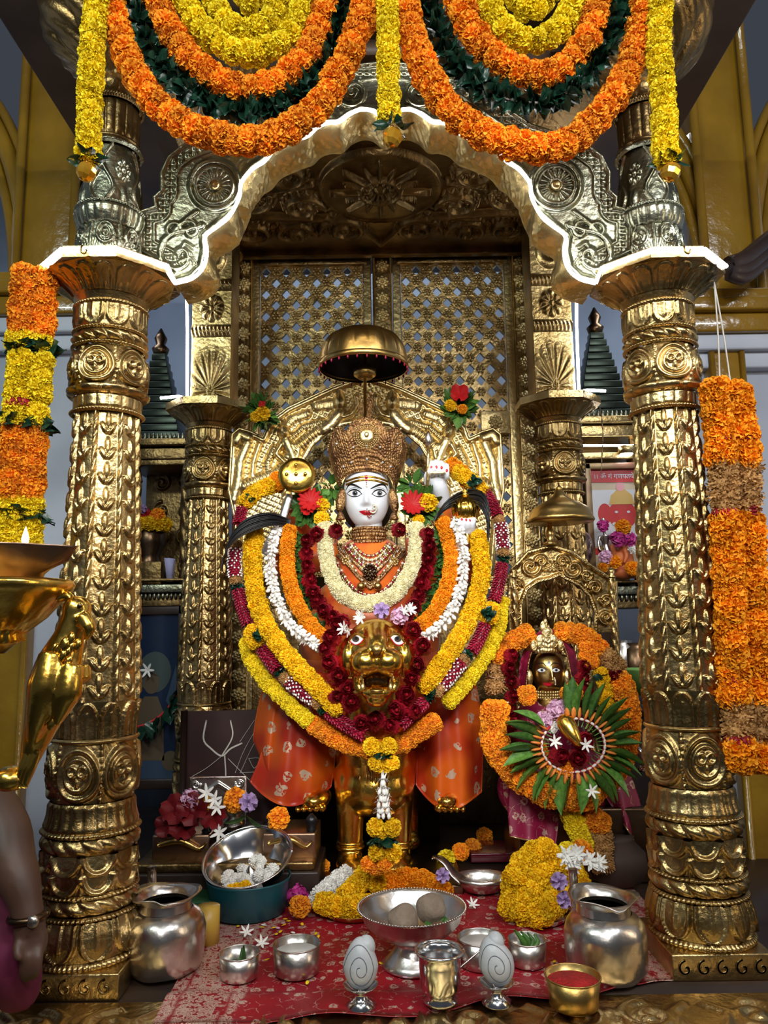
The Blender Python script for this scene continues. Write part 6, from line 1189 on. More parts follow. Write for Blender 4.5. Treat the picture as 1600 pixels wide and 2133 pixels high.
# tumbler with spoon
prof = shell([(.030, 0), (.036, .003), (.037, .008), (.030, .014), (.034, .020), (.041, .032), (.043, .075), (.044, .092), (.050, .100)]); r, c = vessel('tumbler', 918, 2088, prof, 'steel', 'footed steel tumbler holding a thin spoon', 'tumbler'); G().add(*tube([(c.x+.050*math.cos(a), c.y+.050*math.sin(a), c.z+.100) for a in np.linspace(0, 2*PI, 40)], .003, 6)).obj('rim', 'steel', r)
a, b = c+Vector((.0, .01, .03)), P(1022, 1962, c.y+.04); so = thing('spoon', a, 'thin steel spoon leaning out of the tumbler', 'spoon'); G().add(*tube([a, (a+b)/2, b], .0022, 8, k=8)).obj('handle', 'steel', so); G().add(*ell(b, (.008, .004, .006), 10, 8)).obj('tip', 'steel', so); G().add(*ell(a, (.010, .006, .012), 10, 8)).obj('bowl', 'steel', so)
# pedestal bowl with two dough balls
r, c = vessel('pedestal_bowl', 860, 2010, shell([(.070, 0), (.072, .005), (.062, .014), (.050, .028), (.038, .044), (.037, .052), (.060, .062), (.088, .075), (.112, .098), (.121, .122), (.126, .128)]), 'silver', 'wide silver pedestal bowl holding two dough balls', 'bowl', 64)
g = G(); [g.add(*ell((c.x+.126*math.cos(a), c.y+.126*math.sin(a), c.z+.128), .0028, 5, 4)) for a in np.linspace(0, 2*PI, 110, endpoint=False)]; g.obj('beaded_rim', 'silver', r)
def lump(name, c, r, m, label, cat, seed, amp=.06, group=None):
    rs = np.random.RandomState(seed); ph = rs.rand(6)*6; V, F = ell((0, 0, 0), 1, 30, 20); V = [Vector(v)*(1+amp*(math.sin(3*v[0]+ph[0])*math.sin(2.5*v[1]+ph[1])+.6*math.sin(5*v[2]+ph[2]+2*v[0]))) for v in map(Vector, V)]; return tag(G().add([Vector(c)+Vector((v.x*r[0], v.y*r[1], v.z*r[2])) for v in V], F).obj(name, m), label, cat, group)
lump('dough_ball', (c.x-.022, c.y-.045, c.z+.114), (.036, .034, .034), 'dough', 'grey brown dough ball nearer the beaded bowl rim, with a leaf tuck', 'dough ball', 3); lump('dough_ball', (c.x+.046, c.y+.020, c.z+.116), (.034, .034, .034), 'dough', 'rounder grey brown dough ball on green leaves in the silver bowl', 'dough ball', 5)
for k, (dx, dy) in enumerate(((.07, -.02), (.085, .0), (.0, -.075), (-.05, .0), (.03, -.02))): t = thing('offering_leaf', (c.x+dx, c.y+dy, c.z+.092), 'small green leaf lying in the silver pedestal bowl', 'leaf', 'leaves in the pedestal bowl'); flower('leaf', t, (c.x+dx, c.y+dy, c.z+.088+.08*math.hypot(dx, dy)), (random.uniform(-1, 1), random.uniform(-1, 1), .25), .030, 'blade')
# conch shells on stands
def conch(px, py, label, tilt, ap):
    c = onz(px, py); st = thing('shell_stand', c, 'small steel stand under the conch %s' % ('nearest the milk cup' if px < 900 else 'beside the tumbler spoon'), 'stand', 'conch stands')
    G().add(*lathe(shell([(.030, 0), (.032, .003), (.016, .012), (.011, .020), (.010, .026), (.022, .032), (.034, .040), (.036, .042)], .0015), 40, c, lambda a, t: .0015*math.sin(5*a)*(t > .3), caps=False)).obj('stand', 'steel', st)
    r = thing('conch_shell', c+Vector((0, 0, .042)), label, 'conch'); C0 = c+Vector((0, 0, .080)); R = Matrix.Rotation(tilt, 3, 'Y'); V, F = ell((0, 0, 0), 1, 48, 36)
    def sh(v):
        v = Vector(v); a = math.atan2(v.z, v.x); rr = math.hypot(v.x, v.z); groove = .035*math.exp(-((math.sin((rr*2.6-a/(2*PI))*PI))/.22)**2)*(rr < .95)*(v.y < 0); k = 1-groove; tap = 1+.18*max(0, v.z)*ap
        return C0+R @ Vector((v.x*.036*(1-.22*max(0, v.z)), v.y*.032*k, v.z*.047*tap))
    G().add([sh(v) for v in V], F).obj('whorl', 'shell', r)
    sp_ = [];
    for t in np.linspace(.10, .98, 120):
        a = t*2*PI*2.6; rr = t*.97; x, z = rr*math.cos(a), rr*math.sin(a); y = -math.sqrt(max(0, 1-rr*rr)); v = sh((x, y, z)); sp_.append(v+Vector((0, -.0006, 0)))
    G().add(*tube(sp_, .0008, 5)).obj('spiral_line', 'shelll', r); tip = R @ Vector((.012, .004, .032)); G().add(*ell(C0+tip, (.019, .020, .022), 18, 12)).obj('lip', 'shell', r)
conch(752, 2096, 'white conch standing upright on its stand near the milk cup', .0, .6); conch(1036, 2090, 'white conch tilted on its stand beside the tumbler spoon', -.35, .3)
# steel bowl of white petals tilted in a teal tub
c = onz(517, 1898); r = thing('plastic_tub', c, 'teal plastic tub holding the tilted steel bowl', 'tub'); G().add(*lathe(shell([(.095, 0), (.104, .004), (.112, .070), (.117, .088), (.119, .094)], .003), 48, c, caps=False)).obj('body', 'teal', r)
bc = c+Vector((0, .012, .118)); R = Matrix.Rotation(.42, 3, 'X') @ Matrix.Rotation(-.10, 3, 'Y'); bt = thing('steel_bowl', bc, 'large polished steel bowl of white blooms tilted in the teal tub', 'bowl')
V, F = lathe(shell([(.045, -.055), (.080, -.040), (.104, -.010), (.118, .028), (.126, .032)], .002), 64, (0, 0, 0), caps=False); G().add([bc+R @ Vector(v) for v in V], F).obj('body', 'steel', bt); G().add(*tube([bc+R @ Vector((.126*math.cos(a), .126*math.sin(a), .032)) for a in np.linspace(0, 2*PI, 60)], .0022, 6)).obj('rim', 'steel', bt)
for k in range(34):
    a, rr = random.uniform(0, 2*PI), .075*math.sqrt(random.random()); p = bc+R @ Vector((rr*math.cos(a), rr*math.sin(a)-.030, -.028+.12*rr)); yl = k < 5
    t = thing('loose_bloom', p, 'yellow bloom among white ones in the tilted steel bowl' if yl else 'white bloom heaped in the tilted steel bowl', 'flower', 'yellow blooms in the steel bowl' if yl else 'white blooms in the steel bowl'); flower('yellow' if yl else 'whitefl', t, p if not yl else bc+R @ Vector((-.05+.012*k, -.082+.004*k, -.012)), (random.uniform(-.4, .4), -.5, 1), random.uniform(.014, .02), 'petals')
tag(G().add(*lathe([(.001, 0), (.030, 0), (.030, .085), (.001, .085)], 24, onz(432, 1962))).obj('yellow_tin', 'tin'), 'yellow round tin tucked behind the lamp side silver pot', 'tin')
# flat plates with garland heaps
def plate(px, py, r0, label, m='brass'):
    r, c = vessel('offering_plate', px, py, shell([(r0*.82, 0), (r0*.86, .004), (r0, .016), (r0*1.01, .017)], .0018), m, label, 'plate', 56, group='offering plates'); return r, c
r, c = plate(738, 1900, .098, 'flat brass plate under the white and yellow flower garland'); r2, c2 = plate(1122, 1912, .085, 'flat plate under the heaped yellow marigold garland', 'steel')
t = thing('daisy_garland', c+Vector((0, 0, .02)), 'coiled garland of white and yellow daisies on the flat brass plate', 'garland', 'garlands heaped on plates')
string_flowers(t, [c+Vector(v) for v in ((-.085, -.030, .035), (-.045, -.062, .035), (.0, -.066, .035), (.04, -.05, .035))], 'yellow', .024, .020, 4); string_flowers(t, [c+Vector(v) for v in ((-.10, .01, .035), (-.085, .05, .04), (-.05, .085, .055), (-.03, .12, .06))], 'whitefl', .024, .018, 4); string_flowers(t, [c+Vector(v) for v in ((-.02, .0, .045), (.005, .05, .055), (.03, .09, .065), (.06, .07, .055))], 'yellow', .024, .02, 4); string_flowers(t, [c+Vector(v) for v in ((.07, .10, .04), (.14, .13, .045), (.21, .11, .04), (.25, .06, .03))], 'saffron', .024, .021, 4)
t = thing('marigold_heap', c2+Vector((0, 0, .02)), 'heap of yellow marigold garland before the smaller goddess', 'garland', 'garlands heaped on plates')
for pts in (((-.075, -.02, .03), (-.06, .03, .07), (-.03, .07, .11), (.03, .10, .12)), ((-.05, -.05, .03), (-.02, -.01, .075), (.02, .03, .10)), ((-.02, -.07, .03), (.03, -.05, .05), (.06, .0, .06)), ((-.06, .0, .10), (-.01, .06, .135), (.05, .09, .15)), ((.03, .08, .10), (.10, .09, .10), (.13, .05, .06))): string_flowers(t, [c2+Vector(v) for v in pts], 'yellow', .027, .023, 4)
for x, y, s in ((1205, 1775, .026), (1182, 1785, .026), (1228, 1792, .024), (1250, 1800, .022), (1195, 1802, .024)): u = thing('jasmine_cluster', P(x, y, 2.13), 'white jasmine cluster on top of the yellow marigold heap', 'flower', 'jasmine on the marigold heap'); [flower('star', u, P(x+random.uniform(-7, 7), y+random.uniform(-7, 7), 2.12), (random.uniform(-.6, .6), -.8, random.uniform(0, 1)), s, 'petals') for _ in range(4)]
for x, y, s, lab in ((1160, 1838, .036, 'mauve lotus bloom leaning on the yellow heap by the silver pot'), (1172, 1876, .034, 'mauve bloom lower down between the yellow heap and silver pot'), (920, 1826, .034, 'mauve lotus bloom lying before the silver ladle bowl')): u = thing('lotus_bloom', P(x, y, 2.06), lab, 'flower'); flower('mauve', u, P(x, y, 2.06 if x > 1000 else 2.28), (.1, -.9, .4), s, 'petals')
for k, (x, y, kind, lab) in enumerate(((632, 1832, 'magenta', 0), (652, 1815, 'magenta', 0), (640, 1850, 'magenta', 0), (620, 1868, 'magenta', 0), (625, 1892, 'orange', 1), (668, 1808, 'orange', 1), (985, 1765, 'orange', 2), (1010, 1740, 'orange', 2), (960, 1775, 'orange', 2), (930, 1790, 'lemon', 3))):
    L = (('magenta bloom by the teal tub', 'magenta blooms'), ('loose orange marigold by the teal tub', 'loose orange marigolds by the tub'), ('loose orange marigold in the shade behind the ladle bowl', 'loose marigolds in the shade'), ('loose pale yellow bloom near the lion paw', 'loose pale blooms'))[lab]; q_ = Pz(x, y+14, CZ+.01); u = thing('loose_bloom', q_, L[0], 'flower', L[1]); flower(kind, u, q_+Vector((0, 0, .022)), (random.uniform(-.3, .3), -.7, .7), .03, 'petals')
# ladle bowl
c = onz(1006, 1858); lb = thing('ladle_bowl', c, 'silver boat-shaped ladle bowl with a broad curved handle', 'ladle'); V, F = lathe(shell([(.030, 0), (.055, .008), (.075, .030), (.080, .045)], .002), 48, (0, 0, 0), caps=False); G().add([c+Vector((v[0]*1.0, v[1]*.8, v[2]+.0*v[0])) for v in V], F).obj('bowl', 'silver', lb)
hp = [c+Vector((-.058, .0, .030)), c+Vector((-.085, .012, .050)), c+Vector((-.105, .025, .075)), c+Vector((-.128, .035, .088)), c+Vector((-.142, .04, .086))]; G().add(*tube(hp, [.030, .026, .022, .020, .014], 16, k=18, flat=.35)).obj('handle', 'silver', lb)
tr = G().add(*box(Pz(1090, 1790, PZ+.02)+Vector((0, .1, 0)), (.34, .16, .03), .004)).obj('red_tray', mat('dark_red_lacquer', (.10, .006, .015), None, .15, coat=.5)); tag(tr, 'dark red lacquer tray in the shade behind the ladle bowl', 'tray')
# petals and buds scattered on the cloth
PM = {k: G().add(*ell((0, 0, 0), (1, .55, .12), 8, 4)).mesh('petal', k) for k in ('yellow', 'pink', 'white', 'lemon')}
for k in range(46):
    kind = random.choice(['yellow', 'yellow', 'lemon', 'pink', 'white']); x, y = random.choice([(random.uniform(520, 680), random.uniform(1915, 1985)), (random.uniform(600, 1330), random.uniform(1930, 2080)), (random.uniform(460, 700), random.uniform(1930, 2010))]); q_ = onz(x, y)
    o = link('fallen_petal', PM[kind]); o.location = q_+Vector((0, 0, .003)); o.scale = (.008, .008, .008); o.rotation_euler = (random.uniform(-.2, .2), random.uniform(-.2, .2), random.uniform(0, 6)); nm = {'yellow': 'deep yellow', 'lemon': 'lemon yellow', 'pink': 'pale pink', 'white': 'white'}[kind]; tag(o, '%s petal fallen on the red cloth' % nm, 'petal', '%s petals on the cloth' % nm)
for x, y, lab in ((985, 1893, 'white jasmine star lying on the red cloth by the pedestal bowl'), (1050, 1853, 'white jasmine star on the rim of the ladle bowl'), (513, 1952, 'white jasmine star lying on the cloth border behind the pod cup'), (545, 1975, 'pinkish white bud on the cloth between the pod cup and the tub')): q_ = onz(x, y); u = thing('jasmine_star', q_, lab, 'flower'); flower('star', u, q_+Vector((0, 0, .012)), (.2, -.5, .8), .020, 'petals')
# ================================================================ gilt wall cabinets, pictures and the low seat behind
def cabinet(x0, x1, ytop, ysh, ycor, Y, label, flip):
    a, b = P(x0, ysh, Y), P(x1, ysh, Y); xa, xb = a.x, b.x; zs, zt, zc = a.z, P(x0, ytop, Y).z, P(x0, ycor, Y).z; cx = (xa+xb)/2; w_ = xb-xa
    r = thing('wall_cabinet', (cx, Y+.1, zs), label, 'cabinet', 'gilt wall cabinets')
    for dz, h, e in ((0, .035, .03), (-.05, .05, .0), (.035, .012, .04)): G().add(*box((cx, Y+.10-e/2, zs+dz), (w_+e, .24+e, h), .004)).obj('shelf', 'green_gold' if dz == 0 else 'goldd', r)
    g = G(); n = 14; [g.add(*ell((xa+(k+.5)*w_/n, Y-.025, zs-.03), (w_/n*.46, .008, .018), 8, 6)) for k in range(n)]; g.obj('drip_edge', 'green_gold', r)
    for z, h, e in ((zt, .05, .04), (zt+.045, .03, .07), (zc, .03, .03)): G().add(*box((cx, Y+.10-e/2, z), (w_+e, .24+e, h), .004)).obj('cornice', 'goldd' if flip else 'gold', r)
    g = G(); [g.add(*ell((xa+(k+.5)*w_/n, Y-.04, zt+.075), (w_/n*.42, .010, .022), 8, 6)) for k in range(n)]; g.obj('crest', 'green_gold', r)
    def hfc(X, Z):
        h = np.zeros_like(X)
        for k in (-1, 1):
            for i in range(4): h = np.maximum(h, .012*bumpf(dist_poly(X, Z, spiral(cx+k*w_*.22, zs+(zt-zs)*(.2+.22*i), w_*.16, 1.5, PI/2, k*(1 if i % 2 else -1))), w_*.035))
        return h
    V, F = relief(xa, xb, zs, zt, 70, 120, hfc, lambda x, z, h: (x, Y+.20-h, z)); G().add(V, F).obj('back_panel', 'goldd', r)
    for x in (xa+.015, xb-.015):
        T = np.linspace(0, 1, 80); TH, TT = np.meshgrid(np.linspace(0, 2*PI, 36, endpoint=False), T); V, F = lathe_np(np.linspace(zs, zt, 80), .022+.006*np.sin(TT[:, 0]*25)*(np.abs(TT[:, 0]-.5) > .3), .005*np.abs(np.sin(TH*2+TT*22))*(np.abs(TT-.5) < .32), 36); G().add([(v[0]+x, v[1]+Y+.0, v[2]) for v in V], F).obj('twisted_post', 'goldd', r)
    # ridged spire above
    g = G(); bx = cx-(.05 if flip else -.02); [g.add(*box((bx, Y+.1, zt+.10+k*.035), (.24-.016*k, .2-.013*k, .030), .003)) for k in range(12)]; g.obj('spire', mat('dark_green_bronze', (.06, .075, .055), (.03, .04, .03), .35, .8), r); G().add(*lathe([(.03, 0), (.04, .03), (.02, .05), (.03, .08), (.004, .13)], 16, (bx, Y+.1, zt+.50))).obj('spire_finial', 'bronze', r)
    return r, cx, w_, zs, zt
r, cx, w_, zs, zt = cabinet(268, 392, 952, 1228, 968, 3.30, 'gilt wall cabinet holding the flower-crowned dark idol', True)
u = thing('dark_idol', (cx-.02, 3.36, zs+.02), 'small dark idol crowned with yellow and purple flowers in the cabinet', 'statue'); b = Vector((P(312, 1100, 3.36).x, 3.36, zs+.018)); G().add(*lathe([(.075, 0), (.08, .05), (.06, .09), (.05, .13), (.075, .18), (.07, .23), (.05, .27), (.02, .30)], 26, b)).obj('body', 'bronze', u); G().add(*box(b+Vector((.03, -.06, .05)), (.10, .04, .10), .006)).obj('pedestal_plate', 'goldd', u)
for k in range(10): a = k/10*2*PI; flower('yellow', u, b+Vector((.075*math.cos(a), .05*math.sin(a)-.03, .265)), (math.cos(a), -.8, .3), .035)
for dx, dz, kind in ((-.01, .32, 'mauve'), (.05, .30, 'orange'), (-.05, .30, 'orange'), (.0, .30, 'hibis')): flower(kind, u, b+Vector((dx, -.06, dz)), (0, -1, .4), .035)
for k in range(2): tag(G().add(*prism([P(342+k*8, 1162, 3.26+.01*k), P(362+k*3, 1164, 3.26+.01*k), P(358+k*2, 1212, 3.26+.01*k), P(348+k*4, 1212, 3.26+.01*k)], (0, .004, 0))).obj('envelope', 'paper'), 'lilac paper envelope standing on the cabinet shelf', 'envelope', 'envelopes on the shelf')
r, cx, w_, zs, zt = cabinet(1208, 1345, 905, 1232, 955, 3.30, 'gilt wall cabinet holding the red elephant-headed picture', False)
led('led_rope_light', [P(x, 928, 3.235) for x in (1208, 1260, 1340)], .005, 'ledin', 'glowing white strip under the cornice of the elephant picture cabinet')
o = thing('puck_lamp', P(1305, 940, 3.22), 'round white puck lamp under the cornice beside the light strip', 'lamp'); c = P(1305, 938, 3.24); G().add(*lathe([(.034, -.016), (.036, .0), (.036, .016)], 28, c)).obj('housing', 'goldp', o); G().add(*lathe([(.0005, -.0165), (.028, -.0165)], 28, c)).obj('lens', 'led', o)
# framed prints
def framed(x0, x1, y0, y1, Y, fw, fm, label, cat='picture'):
    a, b = P(x0, y0, Y), P(x1, y1, Y); xa, xb, z1, z0 = a.x, b.x, a.z, b.z; r = thing('framed_picture', ((xa+xb)/2, Y, z0), label, cat)
    for c, s in ((((xa+xb)/2, Y, z1-fw/2), (xb-xa, .03, fw)), (((xa+xb)/2, Y, z0+fw/2), (xb-xa, .03, fw)), ((xa+fw/2, Y, (z0+z1)/2), (fw, .03, z1-z0)), ((xb-fw/2, Y, (z0+z1)/2), (fw, .03, z1-z0))): G().add(*box(c, s, .004)).obj('frame_rail', fm, r)
    return r, xa+fw, xb-fw, z0+fw, z1-fw
def sheet(parent, name, pts, Y, m): return G().add(*prism([(x, Y, z) for x, z in pts], (0, .0012, 0))).obj(name, m, parent, False)
def oval(cx, cz, rx, rz, n=24): return [(cx+rx*math.cos(2*PI*i/n), cz+rz*math.sin(2*PI*i/n)) for i in range(n)]
Yp = 3.27; r, xa, xb, z0, z1 = framed(1215, 1350, 966, 1204, Yp, .028, mat('brown_gilt_frame', (.16, .07, .04), (.3, .2, .08), .35, .3), 'framed print of a red elephant-headed deity under a red lettered banner')
fl = lambda n, c: mat('print_'+n, c, c, .3, coat=.3)
mW, mR, mG, mP = fl('white', (.72, .74, .78)), fl('red', (.60, .03, .03)), fl('gold', (.70, .45, .12)), fl('cream', (.66, .55, .38)); W_ = xb-xa; Hh = z1-z0
sheet(r, 'print', [(xa, z0), (xb, z0), (xb, z1), (xa, z1)], Yp+.004, mP); sheet(r, 'print_ground', [(xa, z0+Hh*.25), (xb, z0+Hh*.25), (xb, z1-Hh*.20), (xa, z1-Hh*.20)], Yp+.002, mW); sheet(r, 'print_banner', [(xa, z1-Hh*.125), (xb, z1-Hh*.125), (xb, z1), (xa, z1)], Yp+.001, mR)
fc = P(1297, 1072, Yp).x; fz = P(1297, 1072, Yp).z
sheet(r, 'print_head', oval(fc, fz, .062, .062), Yp+.0005, mR)
for s in (-1, 1): sheet(r, 'print_ear', oval(fc+s*.075, fz+.005, .030, .045), Yp+.0009, mR); sheet(r, 'print_eye', oval(fc+s*.026, fz+.012, .007, .005), Yp-.0015, mW)
sheet(r, 'print_trunk', [(fc-.018, fz-.01), (fc+.018, fz-.01), (fc+.014, fz-.07), (fc-.03, fz-.10), (fc-.04, fz-.085), (fc-.012, fz-.06)], Yp-.001, mR); sheet(r, 'print_tusk', oval(fc-.035, fz-.04, .012, .007), Yp-.002, mW)
sheet(r, 'print_crown', [(fc-.055, fz+.045), (fc+.055, fz+.045), (fc+.045, fz+.085), (fc, fz+.125), (fc-.045, fz+.085)], Yp-.001, mG); sheet(r, 'print_plume', oval(fc-.004, fz+.122, .018, .02), Yp-.0015, fl('pink', (.75, .35, .38)))
for k in range(9): sheet(r, 'print_garland', oval(xa+W_*(k+.5)/9, z0+Hh*.20+.012*math.sin(k), .018, .014), Yp-.001, mG if k % 2 else mR)
tx = bpy.data.curves.new('lettering', 'FONT'); tx.body = '।। ॐ गं गणपतये नम'; tx.size = .029; tx.extrude = .0006; to = bpy.data.objects.new('lettering', tx); COL.objects.link(to); to.parent = r; to.matrix_parent_inverse = Matrix.Translation(-Vector(r.location)); tx.materials.append(mW); to.location = (xa+.012, Yp-.0012, z1-Hh*.125+.016); to.rotation_euler = (PI/2, 0, 0); dg = bpy.context.evaluated_depsgraph_get(); lm = bpy.data.meshes.new_from_object(to.evaluated_get(dg)); lo = link('lettering', lm, r); lo.location = (xa+.012, Yp-.0012, z1-Hh*.125+.016); lo.rotation_euler = (PI/2, 0, 0); bpy.data.objects.remove(to)
# dark framed blue picture with its leaf string
Yq = 3.30; r, xa, xb, z0, z1 = framed(262, 384, 1262, 1642, Yq, .04, 'dark', 'dark framed blue picture of a pale seated figure hung with leaves'); W_, Hh = xb-xa, z1-z0
sheet(r, 'print', [(xa, z0), (xb, z0), (xb, z1), (xa, z1)], Yq+.004, mat('print_blue', (.012, .028, .07), (.008, .018, .045), .2, 0, 5, coat=.5)); mS = fl('skin', (.11, .08, .05)); mB = fl('paleblue', (.04, .07, .12)); hx = P(322, 1400, Yq).x; hz = P(322, 1400, Yq).z
sheet(r, 'print_water', [(xa, z0), (xb, z0), (xb, z0+Hh*.12), (hx, z0+Hh*.16), (xa, z0+Hh*.11)], Yq+.002, mB); sheet(r, 'print_mountain', [(hx+.05, hz-.12), (hx+.09, hz+.03), (xb, hz-.05), (xb, hz-.18)], Yq+.002, mB); sheet(r, 'print_halo', oval(hx, hz, .07, .085), Yq+.0015, fl('halo', (.06, .085, .08))); sheet(r, 'print_figure', [(hx-.07, hz-.36), (hx+.05, hz-.36), (hx+.04, hz-.16), (hx+.015, hz-.10), (hx-.04, hz-.10), (hx-.075, hz-.16)], Yq+.001, mS); sheet(r, 'print_face', oval(hx-.012, hz-.045, .033, .045), Yq+.0005, mS); sheet(r, 'print_pot', oval(hx+.075, z0+.07, .035, .04), Yq+.001, mS)
lg_ = thing('leaf_string', P(380, 1420, 3.24), 'string of dark leaves on red thread across the blue picture', 'garland'); pl_ = path([(388, 1400), (372, 1440), (345, 1480), (310, 1506), (280, 1515)], 3.24); G().add(*tube(pl_, .0045, 6, k=30)).obj('thread', 'redthread', lg_)
for p in arclen(pl_, .022): flower('leafd', lg_, p, (random.uniform(-.4, .4), -.4, -1), .075, 'leaf')
t = thing('jasmine_star', P(307, 1395, 3.24), 'white jasmine star stuck on the blue picture', 'flower'); flower('star', t, P(307, 1396, 3.27), (0, -1, 0), .034, 'petals')
# chalked board and the low seat with blooms
bd_ = thing('chalk_board', P(470, 1700, 2.76), 'dark maroon board with scrawled chalk lines behind the low seat', 'board'); G().add(*prism([P(382, 1482, 2.76), P(590, 1478, 2.76), P(590, 1720, 2.76), P(378, 1720, 2.76)], (0, .02, 0))).obj('panel', mat('maroon_board', (.035, .010, .009), (.022, .007, .006), .5), bd_, False)
for pts, rr in (([(430, 1500), (424, 1540), (440, 1560), (462, 1575), (480, 1560), (505, 1548)], .005), ([(462, 1575), (430, 1600), (396, 1620)], .004), ([(468, 1572), (470, 1620), (462, 1640)], .004), ([(480, 1500), (484, 1535), (462, 1575)], .004), ([(500, 1545), (530, 1500)], .003), ([(475, 1580), (520, 1625)], .004), ([(500, 1610), (535, 1545), (555, 1600), (500, 1610)], .003), ([(518, 1580), (540, 1580), (530, 1600), (518, 1580)], .003), ([(545, 1500), (510, 1560), (490, 1610)], .003)): G().add(*tube(path(pts, 2.757), rr*.7, 6, k=24, flat=.4)).obj('chalk_line', 'string', bd_)
G().add(*tube([P(384, 1480, 2.75), Vector((P(384, 1480, 2.75).x, 2.75, PZ))], .012, 10)).obj('post', 'dark', bd_)
sx0, sx1 = P(315, 1770, 2.36).x, P(660, 1770, 2.36).x; ls_ = thing('low_seat', ((sx0+sx1)/2, 2.42, PZ), 'low carved wooden seat with black knobs heaped with blooms', 'seat'); zt_ = P(400, 1745, 2.36).z; zb_ = P(400, 1795, 2.36).z; zc_ = max(PZ+.03, P(400, 1818, 2.32).z)
G().add(*box(((sx0+sx1)/2-.02, 2.44, (PZ+zc_)/2), (sx1-sx0+.06, .26, zc_-PZ), .006)).obj('base', 'dark', ls_); G().add(*box(((sx0+sx1)/2-.02, 2.44, zc_+.012), (sx1-sx0+.03, .24, .024), .006)).obj('moulding', 'goldd', ls_)
for xa_, xb_ in ((315, 436), (545, 658)):
    a, b = P(xa_, 1770, 2.36).x, P(xb_, 1770, 2.36).x; G().add(*box(((a+b)/2, 2.45, (zc_+zt_)/2+.012), (b-a, .17, zt_-zc_-.01), .006)).obj('arm_block', 'copper', ls_); G().add(*tube([(a+.02, 2.362, zt_-.02), ((a+b)/2, 2.350, zt_-.005), (b-.03, 2.355, zt_-.03), (b-.01, 2.362, zt_-.015)], [.006, .010, .008, .003], 8, k=14)).obj('carved_scroll', 'brass', ls_)
    for x in (a+.022, b-.015): G().add(*lathe([(.012, 0), (.016, .008), (.009, .014), (.018, .028), (.016, .038), (.004, .050)], 16, (x, 2.39, zt_+.005))).obj('knob', 'black', ls_)
G().add(*box((P(490, 1720, 2.5).x, 2.50, (zc_+P(490, 1720, 2.5).z)/2), (.17, .12, P(490, 1720, 2.5).z-zc_), .006)).obj('cushion_block', 'dark', ls_)
sp = thing('silver_plaque', P(455, 1680, 2.52), 'embossed rectangular silver plaque propped behind the seat blooms', 'plaque'); hfs = lambda X, Y: .006*np.maximum(bumpf(dist_poly(X, Y, [(420, 1690), (428, 1650), (455, 1632), (482, 1650), (490, 1690)]), 5), np.maximum(bumpf(dist_poly(X, Y, spiral(408, 1635, 9, 1.5, 0)), 3), bumpf(dist_poly(X, Y, spiral(499, 1632, 9, 1.5, PI, -1)), 3)))
V, F = relief(396, 512, 1620, 1730, 80, 70, hfs, lambda x, y, h: P(x, y, 2.53-h)); G().add(V, F).obj('plate', 'silver', sp); G().add(*tube([P(x, y, 2.527) for x, y in ((396, 1620), (512, 1618), (512, 1730), (396, 1730), (396, 1620))], .004, 6)).obj('edge', 'silver', sp)
G().add(*lathe([(.03, 0), (.035, .02), (.018, .035), (.03, .05), (.032, .075), (.012, .09), (.004, .105)], 22, P(486, 1726, 2.42))).obj('incense_pot', 'silver'); tag(bpy.data.objects['incense_pot'], 'small lidded silver pot between the seat blooms', 'pot')
for k, (kind, x, y, s, lab, grp) in enumerate((('hibisd', 368, 1690, .055, 'H', 1), ('hibisd', 408, 1690, .060, 'H', 1), ('hibisd', 385, 1722, .055, 'H', 1), ('hibisd', 445, 1702, .050, 'H', 1), ('hibisd', 352, 1722, .045, 'H', 1), ('pinkfl', 396, 1664, .030, 'pale pink bloom on the low seat', 0), ('orange', 490, 1666, .036, 'orange marigold beside the silver plaque', 0), ('yellow', 430, 1672, .026, 'small yellow bloom before the silver plaque', 0), ('mauve', 520, 1676, .046, 'mauve lotus bloom at the end of the low seat', 0), ('orange', 580, 1705, .034, 'orange marigold in the shade under the orange silk', 0))):
    u = thing('seat_bloom', P(x, y, 2.38), 'dark red hibiscus heaped on the low seat' if lab == 'H' else lab, 'flower', 'hibiscus heap on the low seat' if lab == 'H' else None); flower(kind, u, P(x, y, 2.38), (random.uniform(-.3, .3), -1, .5), s, 'petals')
    if kind == 'mauve': [flower('leaf', u, P(x-6, y+22, 2.39), (dx, -.5, -.3), .075, 'leaf') for dx in (-1, .6)]
for x, y in ((430, 1652), (446, 1666), (452, 1682), (456, 1735)): u = thing('jasmine_star', P(x, y, 2.35), 'white jasmine star among the blooms of the low seat', 'flower', 'jasmine on the low seat'); flower('star', u, P(x, y, 2.35), (random.uniform(-.3, .3), -1, .4), .028, 'petals')
for k in range(2): tag(G().add(*box(Vector((P(395, 1830, 2.26).x+.02*k, 2.27, PZ+.016+.026*k)), (.17, .12, .024), .002)).obj('green_book', 'greenbook'), 'green covered book lying under the edge of the low seat', 'book', 'books under the seat')
